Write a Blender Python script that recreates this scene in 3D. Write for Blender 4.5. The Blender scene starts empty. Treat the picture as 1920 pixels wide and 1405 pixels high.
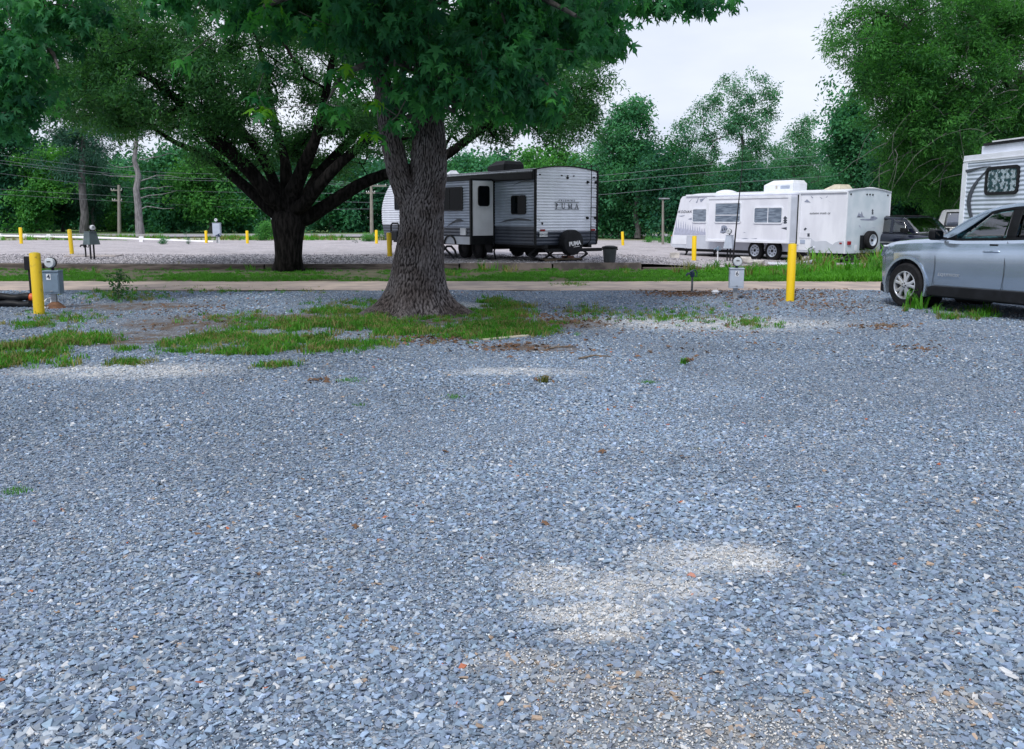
import bpy, bmesh, math, random
import numpy as np
from mathutils import Vector, Matrix, Euler, noise as mnoise
R = math.radians
random.seed(7); rng = np.random.default_rng(11)
scene = bpy.context.scene
col = scene.collection

# ------------------------------------------------------------------ camera
F, PITCH, CAMZ = 1750.0, R(9.49), 1.5
cd = bpy.data.cameras.new('camera'); cam = bpy.data.objects.new('camera', cd); col.objects.link(cam)
cam.location = (0, 0, CAMZ); cam.rotation_euler = (R(90) - PITCH, 0, 0)
cd.sensor_width = 36; cd.lens = F / 1920 * 36; cd.clip_start = .05; cd.clip_end = 2000
scene.camera = cam
# ------------------------------------------------------------------ world, sun, exposure
SUN_EL, SUN_AZ = R(50), R(205)     # azimuth measured from +Y clockwise
world = bpy.data.worlds.new('World'); scene.world = world; world.use_nodes = True
wn, wl = world.node_tree.nodes, world.node_tree.links
wn.clear()
wo = wn.new('ShaderNodeOutputWorld'); bg = wn.new('ShaderNodeBackground'); wl.new(bg.outputs[0], wo.inputs[0])
sky = wn.new('ShaderNodeTexSky'); sky.sky_type = 'NISHITA'; sky.sun_disc = False
sky.sun_elevation = SUN_EL; sky.sun_rotation = SUN_AZ
tc = wn.new('ShaderNodeTexCoord'); mp = wn.new('ShaderNodeMapping'); mp.inputs['Scale'].default_value = (1, 1, 3.2)
n1 = wn.new('ShaderNodeTexNoise'); n1.inputs['Scale'].default_value = 1.9; n1.inputs['Detail'].default_value = 6; n1.inputs['Roughness'].default_value = .5
cr = wn.new('ShaderNodeValToRGB')
cr.color_ramp.elements[0].position = .36; cr.color_ramp.elements[0].color = (4.7, 5.2, 6.5, 1)
cr.color_ramp.elements[1].position = .62; cr.color_ramp.elements[1].color = (6.65, 6.95, 7.8, 1)
mx = wn.new('ShaderNodeMix'); mx.data_type = 'RGBA'; mx.inputs[0].default_value = .93
wl.new(tc.outputs['Generated'], mp.inputs[0]); wl.new(mp.outputs[0], n1.inputs['Vector'])
wl.new(n1.outputs['Fac'], cr.inputs[0]); wl.new(sky.outputs[0], mx.inputs[6]); wl.new(cr.outputs[0], mx.inputs[7])
wl.new(mx.outputs[2], bg.inputs[0]); bg.inputs[1].default_value = .1
sd = bpy.data.lights.new('sun', 'SUN'); sd.energy = 1.8; sd.angle = R(14); sd.color = (1, .98, .94)
so = bpy.data.objects.new('sun', sd); col.objects.link(so)
sdir = Vector((math.sin(SUN_AZ) * math.cos(SUN_EL), math.cos(SUN_AZ) * math.cos(SUN_EL), math.sin(SUN_EL)))
so.rotation_euler = sdir.to_track_quat('Z', 'Y').to_euler(); so.location = (0, 0, 30)
vs = scene.view_settings
vs.view_transform = 'Standard'; vs.look = 'None'; vs.gamma = 1; vs.use_curve_mapping = False; vs.exposure = 0.56
scene.cycles.max_bounces = 6; scene.cycles.diffuse_bounces = 3; scene.cycles.transmission_bounces = 4
scene.cycles.transparent_max_bounces = 8; scene.cycles.caustics_reflective = False; scene.cycles.caustics_refractive = False

# ------------------------------------------------------------------ sight lines: pixel of the 1920x1405 photograph -> place
CP, SP = math.cos(PITCH), math.sin(PITCH)
def ray(px, py):
    u, v = (px - 960) / F, (702.5 - py) / F
    return Vector((u, CP + v * SP, -SP + v * CP))
def at(px, py, Y):
    d = ray(px, py); t = Y / d.y
    return Vector((d.x * t, Y, CAMZ + d.z * t))
def gp(px, py, z=0.0):
    d = ray(px, py); t = (z - CAMZ) / d.z
    return Vector((d.x * t, d.y * t, z))

# ------------------------------------------------------------------ materials
def mat(name, c, rough=.6, metal=0, var=.12, scale=6, bump=0, bscale=None, c2=None, spec=.5, coat=0, stretch=None, detail=4, coord='Object', trans=None, c2pos=(.4, .62)):
    m = bpy.data.materials.new(name); m.use_nodes = True
    n, l = m.node_tree.nodes, m.node_tree.links
    b = n['Principled BSDF']
    b.inputs['Roughness'].default_value = rough; b.inputs['Metallic'].default_value = metal
    b.inputs['Specular IOR Level'].default_value = spec; b.inputs['Coat Weight'].default_value = coat
    t = n.new('ShaderNodeTexCoord'); vec = t.outputs[coord]
    if stretch:
        q = n.new('ShaderNodeMapping'); q.inputs['Scale'].default_value = stretch; l.new(vec, q.inputs[0]); vec = q.outputs[0]
    nz = n.new('ShaderNodeTexNoise'); nz.inputs['Scale'].default_value = scale; nz.inputs['Detail'].default_value = detail
    l.new(vec, nz.inputs['Vector'])
    r = n.new('ShaderNodeValToRGB')
    if c2 is None: c2 = tuple(x * (1 - var) for x in c); c1 = tuple(min(1, x * (1 + var)) for x in c)
    else: c1 = c
    r.color_ramp.elements[0].position = c2pos[0]; r.color_ramp.elements[0].color = (*c2, 1)
    r.color_ramp.elements[1].position = c2pos[1]; r.color_ramp.elements[1].color = (*c1, 1)
    l.new(nz.outputs['Fac'], r.inputs[0]); l.new(r.outputs[0], b.inputs['Base Color'])
    if bump:
        nb = n.new('ShaderNodeTexNoise'); nb.inputs['Scale'].default_value = bscale or scale * 4; nb.inputs['Detail'].default_value = 5
        l.new(vec, nb.inputs['Vector']); bm = n.new('ShaderNodeBump'); bm.inputs['Strength'].default_value = bump; bm.inputs['Distance'].default_value = .02
        l.new(nb.outputs['Fac'], bm.inputs['Height']); l.new(bm.outputs[0], b.inputs['Normal'])
    return m

def leaf_mat(name, a, b_, back=.35, rough=.45):
    """leaf: colour varies from leaf cluster to leaf cluster and within it; light comes through"""
    m = bpy.data.materials.new(name); m.use_nodes = True
    n, l = m.node_tree.nodes, m.node_tree.links
    p = n['Principled BSDF']; p.inputs['Roughness'].default_value = rough; p.inputs['Specular IOR Level'].default_value = .16
    oi = n.new('ShaderNodeObjectInfo'); ge = n.new('ShaderNodeNewGeometry')
    tx = n.new('ShaderNodeTexNoise'); tx.inputs['Scale'].default_value = 1.1; l.new(ge.outputs['Position'], tx.inputs['Vector'])
    a1 = n.new('ShaderNodeMath'); a1.operation = 'MULTIPLY_ADD'; a1.inputs[1].default_value = .35
    l.new(oi.outputs['Random'], a1.inputs[0])
    a2 = n.new('ShaderNodeMath'); a2.operation = 'MULTIPLY'; a2.inputs[1].default_value = .35; l.new(ge.outputs['Random Per Island'], a2.inputs[0])
    l.new(a2.outputs[0], a1.inputs[2])
    a3 = n.new('ShaderNodeMath'); a3.operation = 'MULTIPLY_ADD'; a3.inputs[1].default_value = .6; a3.inputs[2].default_value = -.15
    l.new(tx.outputs['Fac'], a3.inputs[0])
    a4 = n.new('ShaderNodeMath'); a4.operation = 'ADD'; a4.use_clamp = True; l.new(a1.outputs[0], a4.inputs[0]); l.new(a3.outputs[0], a4.inputs[1])
    r = n.new('ShaderNodeValToRGB'); r.color_ramp.elements[0].color = (*a, 1); r.color_ramp.elements[1].color = (*b_, 1)
    r.color_ramp.elements[0].position = .2; r.color_ramp.elements[1].position = .85
    l.new(a4.outputs[0], r.inputs[0]); l.new(r.outputs[0], p.inputs['Base Color'])
    tr = n.new('ShaderNodeBsdfTranslucent'); mul = n.new('ShaderNodeMix'); mul.data_type = 'RGBA'; mul.blend_type = 'MULTIPLY'; mul.inputs[0].default_value = 1
    l.new(r.outputs[0], mul.inputs[6]); mul.inputs[7].default_value = (1.5, 1.6, .7, 1); l.new(mul.outputs[2], tr.inputs[0])
    ms = n.new('ShaderNodeMixShader'); ms.inputs[0].default_value = back
    l.new(p.outputs[0], ms.inputs[1]); l.new(tr.outputs[0], ms.inputs[2]); l.new(ms.outputs[0], n['Material Output'].inputs[0])
    return m

def glass_mat(name, tint=(.6, .75, .75), op=.5, rough=.02):
    """window glass: tinted see-through with a mirror coat"""
    m = bpy.data.materials.new(name); m.use_nodes = True
    n, l = m.node_tree.nodes, m.node_tree.links; n.remove(n['Principled BSDF'])
    tr = n.new('ShaderNodeBsdfTransparent'); g = n.new('ShaderNodeBsdfGlossy'); g.inputs['Roughness'].default_value = rough
    nz = n.new('ShaderNodeTexNoise'); nz.inputs['Scale'].default_value = 2.5
    rr = n.new('ShaderNodeMix'); rr.data_type = 'RGBA'; rr.inputs[6].default_value = (*[x * .9 for x in tint], 1); rr.inputs[7].default_value = (*tint, 1)
    l.new(nz.outputs['Fac'], rr.inputs[0]); l.new(rr.outputs[2], tr.inputs[0])
    fr = n.new('ShaderNodeFresnel'); fr.inputs[0].default_value = 1.55
    ma = n.new('ShaderNodeMath'); ma.operation = 'MULTIPLY_ADD'; ma.inputs[1].default_value = 1.2; ma.inputs[2].default_value = op * .1; ma.use_clamp = True
    l.new(fr.outputs[0], ma.inputs[0])
    ms = n.new('ShaderNodeMixShader'); l.new(ma.outputs[0], ms.inputs[0]); l.new(tr.outputs[0], ms.inputs[1]); l.new(g.outputs[0], ms.inputs[2])
    l.new(ms.outputs[0], n['Material Output'].inputs[0])
    return m

M = {}
M['white'] = mat('white_panel', (.76, .78, .84), .35, var=.05, scale=3, coat=.2)
M['white_old'] = mat('weathered_white_panel', (.80, .81, .88), .4, c2=(.70, .71, .78), scale=2, coat=.1, stretch=(1, 1, .4))
M['white_rear'] = mat('shaded_rear_panel', (.62, .68, .74), .5, c2=(.50, .58, .64), scale=1.6)  # white rear wall turned from the light: its bluish shade is in the colour
M['siding'] = mat('white_siding', (.80, .83, .92), .32, var=.05, scale=2, coat=.2)
M['siding_side'] = mat('silver_siding', (.50, .57, .68), .35, var=.08, scale=2)
M['siding_dark'] = mat('charcoal_siding', (.045, .055, .08), .35, var=.15, scale=2)
M['siding_grey'] = mat('grey_siding', (.36, .42, .54), .35, var=.08, scale=2)
M['grey_skirt'] = mat('grey_skirt', (.52, .55, .62), .45, var=.06, scale=2)
M['black'] = mat('black_trim', (.007, .008, .010), .5, var=.3, spec=.22)
M['black_matte'] = mat('black_plastic', (.010, .011, .014), .6, var=.3, spec=.25)
M['rubber'] = mat('tyre_rubber', (.012, .012, .014), .8, var=.3, bump=.2, scale=20, spec=.25)
M['rim'] = mat('silver_rim', (.62, .64, .68), .3, .7, var=.1)
M['rim_white'] = mat('white_rim', (.55, .60, .68), .45, var=.12)
M['steel'] = mat('galvanised_steel', (.34, .36, .39), .45, .5, var=.2, scale=10)
M['dark_steel'] = mat('dark_steel', (.014, .014, .017), .6, .1, var=.3, spec=.3)
M['glass_dark'] = mat('dark_window_glass', (.003, .005, .007), .05, var=.2, spec=.05)
M['glass_blue'] = mat('blind_window_glass', (.24, .29, .36), .08, c2=(.12, .15, .20), scale=3, stretch=(1, 1, 7), spec=.6)
M['glass_car'] = glass_mat('car_glass', (.50, .80, .80), 1.6)
M['glass_tint'] = glass_mat('tinted_car_glass', (.03, .035, .04), .3)
M['glass_meter'] = mat('meter_glass', (.55, .58, .62), .12, var=.08, scale=14, spec=.6)
M['yellow'] = mat('yellow_paint', (.84, .56, .004), .45, c2=(.50, .34, .03), scale=9, detail=8, c2pos=(.27, .36))
M['yellow_cap'] = mat('worn_yellow_paint', (.50, .40, .02), .55, var=.2, scale=12)
M['yellow_shade'] = mat('shaded_yellow_paint', (.66, .45, .006), .5, c2=(.30, .21, .03), scale=11, detail=8, c2pos=(.29, .40))  # darker copy of the yellow, shade put into the colour, with blotches
M['box_grey'] = mat('grey_box_paint', (.40, .45, .54), .4, var=.06, scale=5)
M['box_blue'] = mat('slate_box_paint', (.15, .21, .28), .45, var=.08, scale=5)
M['box_dark'] = mat('dark_green_box_paint', (.07, .10, .11), .5, var=.15, scale=5)
M['concrete'] = mat('concrete', (.42, .38, .37), .9, c2=(.30, .27, .26), scale=5, bump=.3)
M['brownstone'] = mat('timber_kerb', (.17, .14, .125), .9, c2=(.07, .058, .05), scale=4, bump=.5, stretch=(.4, 2, 3))
M['wood'] = mat('old_wood', (.22, .17, .12), .85, c2=(.11, .085, .06), scale=8, bump=.3, stretch=(1, 8, 8))
M['pole'] = mat('pole_wood', (.30, .28, .25), .85, c2=(.18, .17, .15), scale=6, stretch=(6, 6, .5), bump=.3)
M['car_silver'] = mat('silver_blue_paint', (.42, .51, .63), .2, .75, var=.03, scale=2, coat=1)
M['car_black'] = mat('black_car_paint', (.012, .016, .035), .2, .2, var=.1, coat=1)
M['car_white'] = mat('white_car_paint', (.78, .78, .76), .3, var=.03, coat=1)
M['lamp_red'] = mat('red_lamp', (.30, .015, .02), .2, var=.2, scale=30)
M['lamp_amber'] = mat('amber_lamp', (.5, .16, .03), .2, var=.2, scale=30)
M['lamp_clear'] = mat('clear_lamp', (.60, .64, .70), .1, .4, var=.25, scale=22)
M['plate'] = mat('plate_white', (.68, .70, .74), .4, var=.05)
M['decal_dark'] = mat('dark_decal', (.05, .06, .08), .5, var=.2)
M['decal_grey'] = mat('grey_decal', (.26, .29, .38), .5, var=.12, scale=12)
M['decal_pale'] = mat('pale_decal', (.42, .44, .56), .5, var=.1, scale=12)
M['decal_blue'] = mat('navy_decal', (.02, .03, .06), .5, var=.2)
M['decal_white'] = mat('white_print', (.8, .8, .82), .5, var=.03)
M['blue'] = mat('dark_blue_paint', (.012, .03, .07), .4, var=.3, scale=20)
M['green_pipe'] = mat('weathered_pipe', (.16, .18, .20), .5, .3, c2=(.05, .055, .06), scale=30)
M['orange'] = mat('orange_plastic', (.6, .10, .02), .5, var=.1)
M['pvc'] = mat('white_pvc', (.72, .73, .76), .4, var=.05)
M['tan'] = mat('tan_plastic', (.55, .50, .38), .6, var=.1)
M['brick_red'] = mat('red_block', (.22, .11, .085), .9, var=.2, scale=15)
M['rock'] = mat('pale_rock', (.50, .47, .44), .9, var=.25, scale=5, bump=.5)
M['interior'] = mat('seat_cloth', (.035, .035, .04), .85, var=.2, scale=20)
M['bark_oak'] = mat('dark_oak_bark', (.020, .018, .018), .95, c2=(.004, .004, .004), scale=9, bump=1.0, spec=.1, stretch=(1.6, 1.6, .35))  # near black: the trunk's dark silhouette is put into the bark colour
M['bark_far'] = mat('far_bark', (.13, .125, .13), .95, c2=(.06, .058, .06), scale=5, bump=.5, stretch=(1.6, 1.6, .35))
M['bark_pale'] = mat('pale_pine_bark', (.26, .25, .26), .95, c2=(.14, .135, .14), scale=6, bump=.5, stretch=(1.6, 1.6, .35))
M['twig'] = mat('grey_twig', (.16, .155, .15), .9, var=.25)
M['wire'] = mat('power_wire', (.20, .22, .25), .5, var=.1)
M['white_rail'] = mat('white_rail_paint', (.82, .82, .84), .5, var=.05, scale=3)
L = {}
L['maple'] = leaf_mat('maple_leaf', (0.015, 0.088, 0.050), (0.057, 0.231, 0.090), .5)
L['maple_lit'] = leaf_mat('lit_maple_leaf', (.02, .13, .05), (.08, .32, .04), .4)  # same leaves where light falls on them, painted as a brighter green
L['maple_lit_bright'] = leaf_mat('bright_lit_maple_leaf', (.07, .25, .02), (.17, .38, .02), .45)  # most strongly lit leaves, the light painted in as yellow-green
L['oak'] = leaf_mat('oak_leaf', (0.022, 0.085, 0.045), (0.083, 0.237, 0.081), .5)
L['oak_right'] = leaf_mat('willow_oak_leaf', (0.018, 0.076, 0.034), (0.095, 0.302, 0.067), .5)
L['far_dark'] = leaf_mat('dark_foliage', (0.015, 0.084, 0.059), (0.061, 0.209, 0.108), .4, .6)
L['far_mid'] = leaf_mat('mid_foliage', (0.025, 0.125, 0.073), (0.094, 0.312, 0.138), .35, .6)
L['far_bright'] = leaf_mat('bright_foliage', (.03, .14, .05), (.13, .38, .08), .4, .6)
L['far_airy'] = leaf_mat('airy_foliage', (0.042, 0.161, 0.098), (0.126, 0.322, 0.182), .4, .6)
L['pine'] = leaf_mat('pine_needles', (0.018, 0.072, 0.058), (0.052, 0.143, 0.094), .2, .6)
L['grass'] = leaf_mat('grass_blade', (.035, .125, .018), (.085, .27, .03), .4, .5)
L['grass_lush'] = leaf_mat('lush_grass_blade', (.05, .19, .02), (.12, .36, .035), .4, .5)
L['grass_dry'] = leaf_mat('dry_grass_blade', (.10, .13, .04), (.26, .24, .10), .3, .6)
L['dead_leaf'] = leaf_mat('dead_leaf', (.09, .058, .04), (.29, .165, .10), .1, .8)

# ------------------------------------------------------------------ mesh builder
class MB:
    def __init__(s, T=None): s.v, s.f, s.T = [], [], T
    def add(s, vs_, fs):
        o = len(s.v)
        for p in vs_:
            p = Vector(p); s.v.append(s.T @ p if s.T else p)
        s.f += [tuple(i + o for i in f) for f in fs]; return s
    def box(s, lo, hi, rot=None, piv=None):
        x0, y0, z0 = lo; x1, y1, z1 = hi
        p = [Vector(q) for q in ((x0, y0, z0), (x1, y0, z0), (x1, y1, z0), (x0, y1, z0), (x0, y0, z1), (x1, y0, z1), (x1, y1, z1), (x0, y1, z1))]
        if rot:
            c = Vector(piv) if piv else (Vector(lo) + Vector(hi)) / 2
            p = [rot @ (q - c) + c for q in p]
        return s.add(p, [(0, 3, 2, 1), (4, 5, 6, 7), (0, 1, 5, 4), (1, 2, 6, 5), (2, 3, 7, 6), (3, 0, 4, 7)])
    def bar(s, a, b, w, h=None):
        """square bar from a to b"""
        a, b = Vector(a), Vector(b); h = h or w; d = (b - a).normalized()
        u = d.cross(Vector((0, 0, 1)));  u = u.normalized() if u.length > 1e-4 else Vector((1, 0, 0)); k = u.cross(d)
        p = []
        for c in (a, b): p += [c + u * x * w / 2 + k * y * h / 2 for x, y in ((-1, -1), (1, -1), (1, 1), (-1, 1))]
        return s.add(p, [(0, 1, 2, 3), (7, 6, 5, 4), (0, 4, 5, 1), (1, 5, 6, 2), (2, 6, 7, 3), (3, 7, 4, 0)])
    def tube(s, pts, r, n=8, cap=True):
        pts = [Vector(p) for p in pts]; k = len(pts); rs = r if hasattr(r, '__len__') else [r] * k
        vs_, fs = [], []; u = None
        for i, p in enumerate(pts):
            d = (pts[min(i + 1, k - 1)] - pts[max(i - 1, 0)]).normalized()
            if u is None:
                u = d.cross(Vector((0, 0, 1)))
                if u.length < 1e-3: u = Vector((1, 0, 0))
            u = (u - d * u.dot(d)).normalized(); w = d.cross(u)
            for j in range(n):
                a = 2 * math.pi * j / n; vs_.append(p + (u * math.cos(a) + w * math.sin(a)) * rs[i])
        for i in range(k - 1):
            for j in range(n):
                j2 = (j + 1) % n; fs.append((i * n + j, i * n + j2, (i + 1) * n + j2, (i + 1) * n + j))
        if cap: fs += [tuple(range(n))[::-1], tuple((k - 1) * n + j for j in range(n))]
        return s.add(vs_, fs)
    def lathe(s, prof, c, axis='x', n=28, cap=True):
        """profile [(offset along axis, radius)] turned round the axis through c"""
        c = Vector(c); vs_, fs = [], []; k = len(prof)
        for t, r in prof:
            for j in range(n):
                a = 2 * math.pi * j / n; x, y = r * math.cos(a), r * math.sin(a)
                vs_.append(c + Vector({'x': (t, x, y), 'y': (x, t, y), 'z': (x, y, t)}[axis]))
        for i in range(k - 1):
            for j in range(n):
                j2 = (j + 1) % n; fs.append((i * n + j, i * n + j2, (i + 1) * n + j2, (i + 1) * n + j))
        if cap: fs += [tuple(range(n)), tuple((k - 1) * n + j for j in range(n))]
        return s.add(vs_, fs)
    def prism(s, poly, a, b, axis='x'):
        """polygon given in the two other axes, extruded along axis from a to b"""
        n = len(poly); vs_ = []
        for t in (a, b):
            for p, q in poly: vs_.append({'x': (t, p, q), 'y': (p, t, q), 'z': (p, q, t)}[axis])
        return s.add(vs_, [tuple(range(n)), tuple(range(n, 2 * n))[::-1]] + [(i, i + n, (i + 1) % n + n, (i + 1) % n) for i in range(n)])
    def grid(s, rows):
        n = len(rows[0]); vs_ = [p for r_ in rows for p in r_]
        return s.add(vs_, [(i * n + j, i * n + j + 1, (i + 1) * n + j + 1, (i + 1) * n + j) for i in range(len(rows) - 1) for j in range(n - 1)])
    def build(s, name, m, parent=None, smooth=False, bevel=0, fix=True):
        me = bpy.data.meshes.new(name); me.from_pydata([tuple(p) for p in s.v], [], s.f)
        if fix:
            bm = bmesh.new(); bm.from_mesh(me); bmesh.ops.recalc_face_normals(bm, faces=bm.faces); bm.to_mesh(me); bm.free()
        me.materials.append(m)
        if smooth:
            me.polygons.foreach_set('use_smooth', [True] * len(me.polygons))
            if smooth != 'all': me.set_sharp_from_angle(angle=R(38))
        o = bpy.data.objects.new(name, me); col.objects.link(o)
        if parent: o.parent = parent
        if bevel:
            b = o.modifiers.new('bevel', 'BEVEL'); b.width = bevel; b.segments = 2; b.limit_method = 'ANGLE'; b.angle_limit = R(40)
        return o

def tag(o, label=None, cat=None, group=None, kind=None):
    if label: o['label'] = label
    if cat: o['category'] = cat
    if group: o['group'] = group
    if kind: o['kind'] = kind
    return o
def empty(name, loc=(0, 0, 0), rz=0, label=None, cat=None, group=None):
    o = bpy.data.objects.new(name, None); col.objects.link(o); o.empty_display_size = .2
    o.location = loc; o.rotation_euler = (0, 0, rz); return tag(o, label, cat, group)
def copy_tree(o, parent=None):
    c = o.copy(); col.objects.link(c); c.parent = parent
    for ch in [x for x in list(scene.objects) if x.parent == o]: copy_tree(ch, c)
    return c
def raw_mesh(name, V, Fc, m, smooth=False):
    """V (n,3) array, Fc (k,c) array of equal-sided faces"""
    me = bpy.data.meshes.new(name); V = np.asarray(V, np.float32); Fc = np.asarray(Fc, np.int32); k, c = Fc.shape
    me.vertices.add(len(V)); me.vertices.foreach_set('co', V.ravel())
    me.loops.add(k * c); me.loops.foreach_set('vertex_index', Fc.ravel())
    me.polygons.add(k); me.polygons.foreach_set('loop_start', np.arange(0, k * c, c, dtype=np.int32))
    me.update(calc_edges=True)
    if m: me.materials.append(m)
    if smooth: me.polygons.foreach_set('use_smooth', np.ones(k, bool))
    return me
def rounded(x0, x1, z0, z1, r, n=4):
    p = []
    for cx, cz, a0 in ((x1 - r, z1 - r, 0), (x0 + r, z1 - r, 90), (x0 + r, z0 + r, 180), (x1 - r, z0 + r, 270)):
        for i in range(n + 1):
            a = R(a0 + 90 * i / n); p.append((cx + r * math.cos(a), cz + r * math.sin(a)))
    return p
def text(s, name, m, parent, mtx, size, extrude=.004, spacing=1.0, shear=0, sx=1, bold=0):
    cu = bpy.data.curves.new(name, 'FONT'); cu.body = s; cu.size = size; cu.extrude = extrude; cu.align_x = 'CENTER'; cu.align_y = 'CENTER'
    cu.space_character = spacing; cu.shear = shear; cu.offset = bold; cu.resolution_u = 3
    t = bpy.data.objects.new('tmp', cu); col.objects.link(t)
    dg = bpy.context.evaluated_depsgraph_get(); me = bpy.data.meshes.new_from_object(t.evaluated_get(dg))
    bpy.data.objects.remove(t); me.materials.clear(); me.materials.append(m)
    me.transform(mtx @ Matrix.Diagonal((sx, 1, 1, 1)))
    o = bpy.data.objects.new(name, me); col.objects.link(o); o.parent = parent; return o

# ------------------------------------------------------------------ scatter (leaves, grass, stones): points that carry a turned, scaled copy of a small mesh
def scatter_group(name, variants):
    c = bpy.data.collections.new(name)
    for me in variants: c.objects.link(bpy.data.objects.new(name, me))
    g = bpy.data.node_groups.new(name, 'GeometryNodeTree')
    g.interface.new_socket('Geometry', in_out='INPUT', socket_type='NodeSocketGeometry')
    g.interface.new_socket('Geometry', in_out='OUTPUT', socket_type='NodeSocketGeometry')
    n, l = g.nodes, g.links
    i = n.new('NodeGroupInput'); o = n.new('NodeGroupOutput'); ip = n.new('GeometryNodeInstanceOnPoints'); ci = n.new('GeometryNodeCollectionInfo')
    ci.inputs[0].default_value = c; ci.inputs['Separate Children'].default_value = True; ci.inputs['Reset Children'].default_value = True
    def attr(nm, ty):
        a = n.new('GeometryNodeInputNamedAttribute'); a.data_type = ty; a.inputs[0].default_value = nm; return a.outputs[0]
    e2r = n.new('FunctionNodeEulerToRotation'); l.new(attr('rot', 'FLOAT_VECTOR'), e2r.inputs[0])
    ip.inputs['Pick Instance'].default_value = True
    l.new(i.outputs[0], ip.inputs['Points']); l.new(ci.outputs[0], ip.inputs['Instance']); l.new(attr('idx', 'INT'), ip.inputs['Instance Index'])
    l.new(e2r.outputs[0], ip.inputs['Rotation']); l.new(attr('scl', 'FLOAT_VECTOR'), ip.inputs['Scale'])
    l.new(ip.outputs[0], o.inputs[0])
    return g, len(variants)
def scatter(name, grp, P, rot, scl, parent=None, tint=None, idx=None):
    g, nv = grp; P = np.asarray(P, np.float32); k = len(P)
    me = bpy.data.meshes.new(name); me.vertices.add(k); me.vertices.foreach_set('co', P.ravel())
    scl = np.asarray(scl, np.float32)
    if scl.ndim == 1: scl = np.repeat(scl[:, None], 3, 1)
    a = me.attributes.new('rot', 'FLOAT_VECTOR', 'POINT'); a.data.foreach_set('vector', np.asarray(rot, np.float32).ravel())
    a = me.attributes.new('scl', 'FLOAT_VECTOR', 'POINT'); a.data.foreach_set('vector', scl.ravel())
    a = me.attributes.new('idx', 'INT', 'POINT'); a.data.foreach_set('value', (rng.integers(0, nv, k) if idx is None else idx).astype(np.int32))
    if tint is not None:
        a = me.attributes.new('tint', 'FLOAT_VECTOR', 'POINT'); a.data.foreach_set('vector', np.asarray(tint, np.float32).ravel())
    o = bpy.data.objects.new(name, me); col.objects.link(o); o.parent = parent
    md = o.modifiers.new('scatter', 'NODES'); md.node_group = g
    return o
def rand_rot(k, tilt=.5):
    r = rng.normal(0, tilt, (k, 3)); r[:, 2] = rng.uniform(0, 2 * math.pi, k); return r

# ------------------------------------------------------------------ noise for layouts
def vnoise(x, y, s, seed=0):
    """smooth value noise in 0..1 (numpy)"""
    x = np.asarray(x) * s + seed * 17.3; y = np.asarray(y) * s + seed * 9.1
    xi, yi = np.floor(x).astype(np.int64), np.floor(y).astype(np.int64); xf, yf = x - xi, y - yi
    def h(a, b):
        q = (a * 374761393 + b * 668265263 + seed * 1442695) & 0xffffffff; q = ((q ^ (q >> 13)) * 1274126177) & 0xffffffff
        return ((q ^ (q >> 16)) & 0xffff) / 65535.0
    u, v = xf * xf * (3 - 2 * xf), yf * yf * (3 - 2 * yf)
    return (h(xi, yi) * (1 - u) + h(xi + 1, yi) * u) * (1 - v) + (h(xi, yi + 1) * (1 - u) + h(xi + 1, yi + 1) * u) * v
def inpoly(x, y, poly):
    x, y = np.asarray(x), np.asarray(y); r = np.zeros(x.shape, bool); n = len(poly)
    for i in range(n):
        x0, y0 = poly[i]; x1, y1 = poly[(i + 1) % n]
        c = ((y0 > y) != (y1 > y)) & (x < (x1 - x0) * (y - y0) / (y1 - y0 + 1e-12) + x0); r ^= c
    return r
def gpoly(pts, z=0): return [tuple(gp(a, b, z)[:2]) for a, b in pts]

# heights of the ground
def h_front(x, y):
    return (vnoise(x, y, .9, 3) - .5) * .030 + (vnoise(x, y, .25, 5) - .5) * .05
def smooth(a, b, x):
    t = np.clip((np.asarray(x, float) - a) / (b - a), 0, 1); return t * t * (3 - 2 * t)
def h_back(x, y):      # the terrace behind the kerb is higher on the left
    return .2 - .16 * smooth(4.0, 6.5, x) * (1 - smooth(34, 48, y))

# ================================================================== GROUND
# patches of pale dust, bare soil and sand: centre, radii, colour weight (used by ground and stones alike)
def blob(px, py, rx, ry):
    c = gp(px, py); a = gp(px + rx, py); b = gp(px, py - ry); return (c.x, c.y, abs(a.x - c.x), abs(b.y - c.y))
DUST = [blob(1330, 1050, 190, 38), blob(1040, 1085, 110, 42), blob(1130, 1150, 180, 30), blob(1210, 1100, 160, 40), blob(230, 697, 260, 17),
        blob(1330, 605, 330, 16), blob(980, 700, 160, 10), blob(1120, 1190, 110, 14), blob(850, 575, 110, 8)]
SAND = [blob(1150, 1290, 230, 70), blob(1500, 1370, 330, 70), blob(1130, 1195, 110, 16), blob(1250, 1370, 300, 60), blob(980, 1240, 150, 30), blob(1750, 1320, 200, 40)]
SOIL = [blob(380, 607, 190, 17), blob(265, 634, 130, 18), blob(1010, 655, 120, 9), blob(1060, 607, 120, 12), blob(560, 600, 200, 14), blob(800, 600, 150, 16), blob(250, 575, 200, 8)]
def mask(bl, x, y, seed):
    m = np.zeros(np.shape(x))
    for cx, cy, rx, ry in bl:
        d = np.sqrt(((x - cx) / rx) ** 2 + ((y - cy) / ry) ** 2); m = np.maximum(m, 1 - smooth(.35, 1.1, d))
    return m * np.clip(.1 + 1.9 * (vnoise(x, y, 3.1, seed) * .45 + vnoise(x, y, 8, seed + 40) * .35 + vnoise(x, y, 21, seed + 50) * .2) - .15, 0, 1.25)

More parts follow.
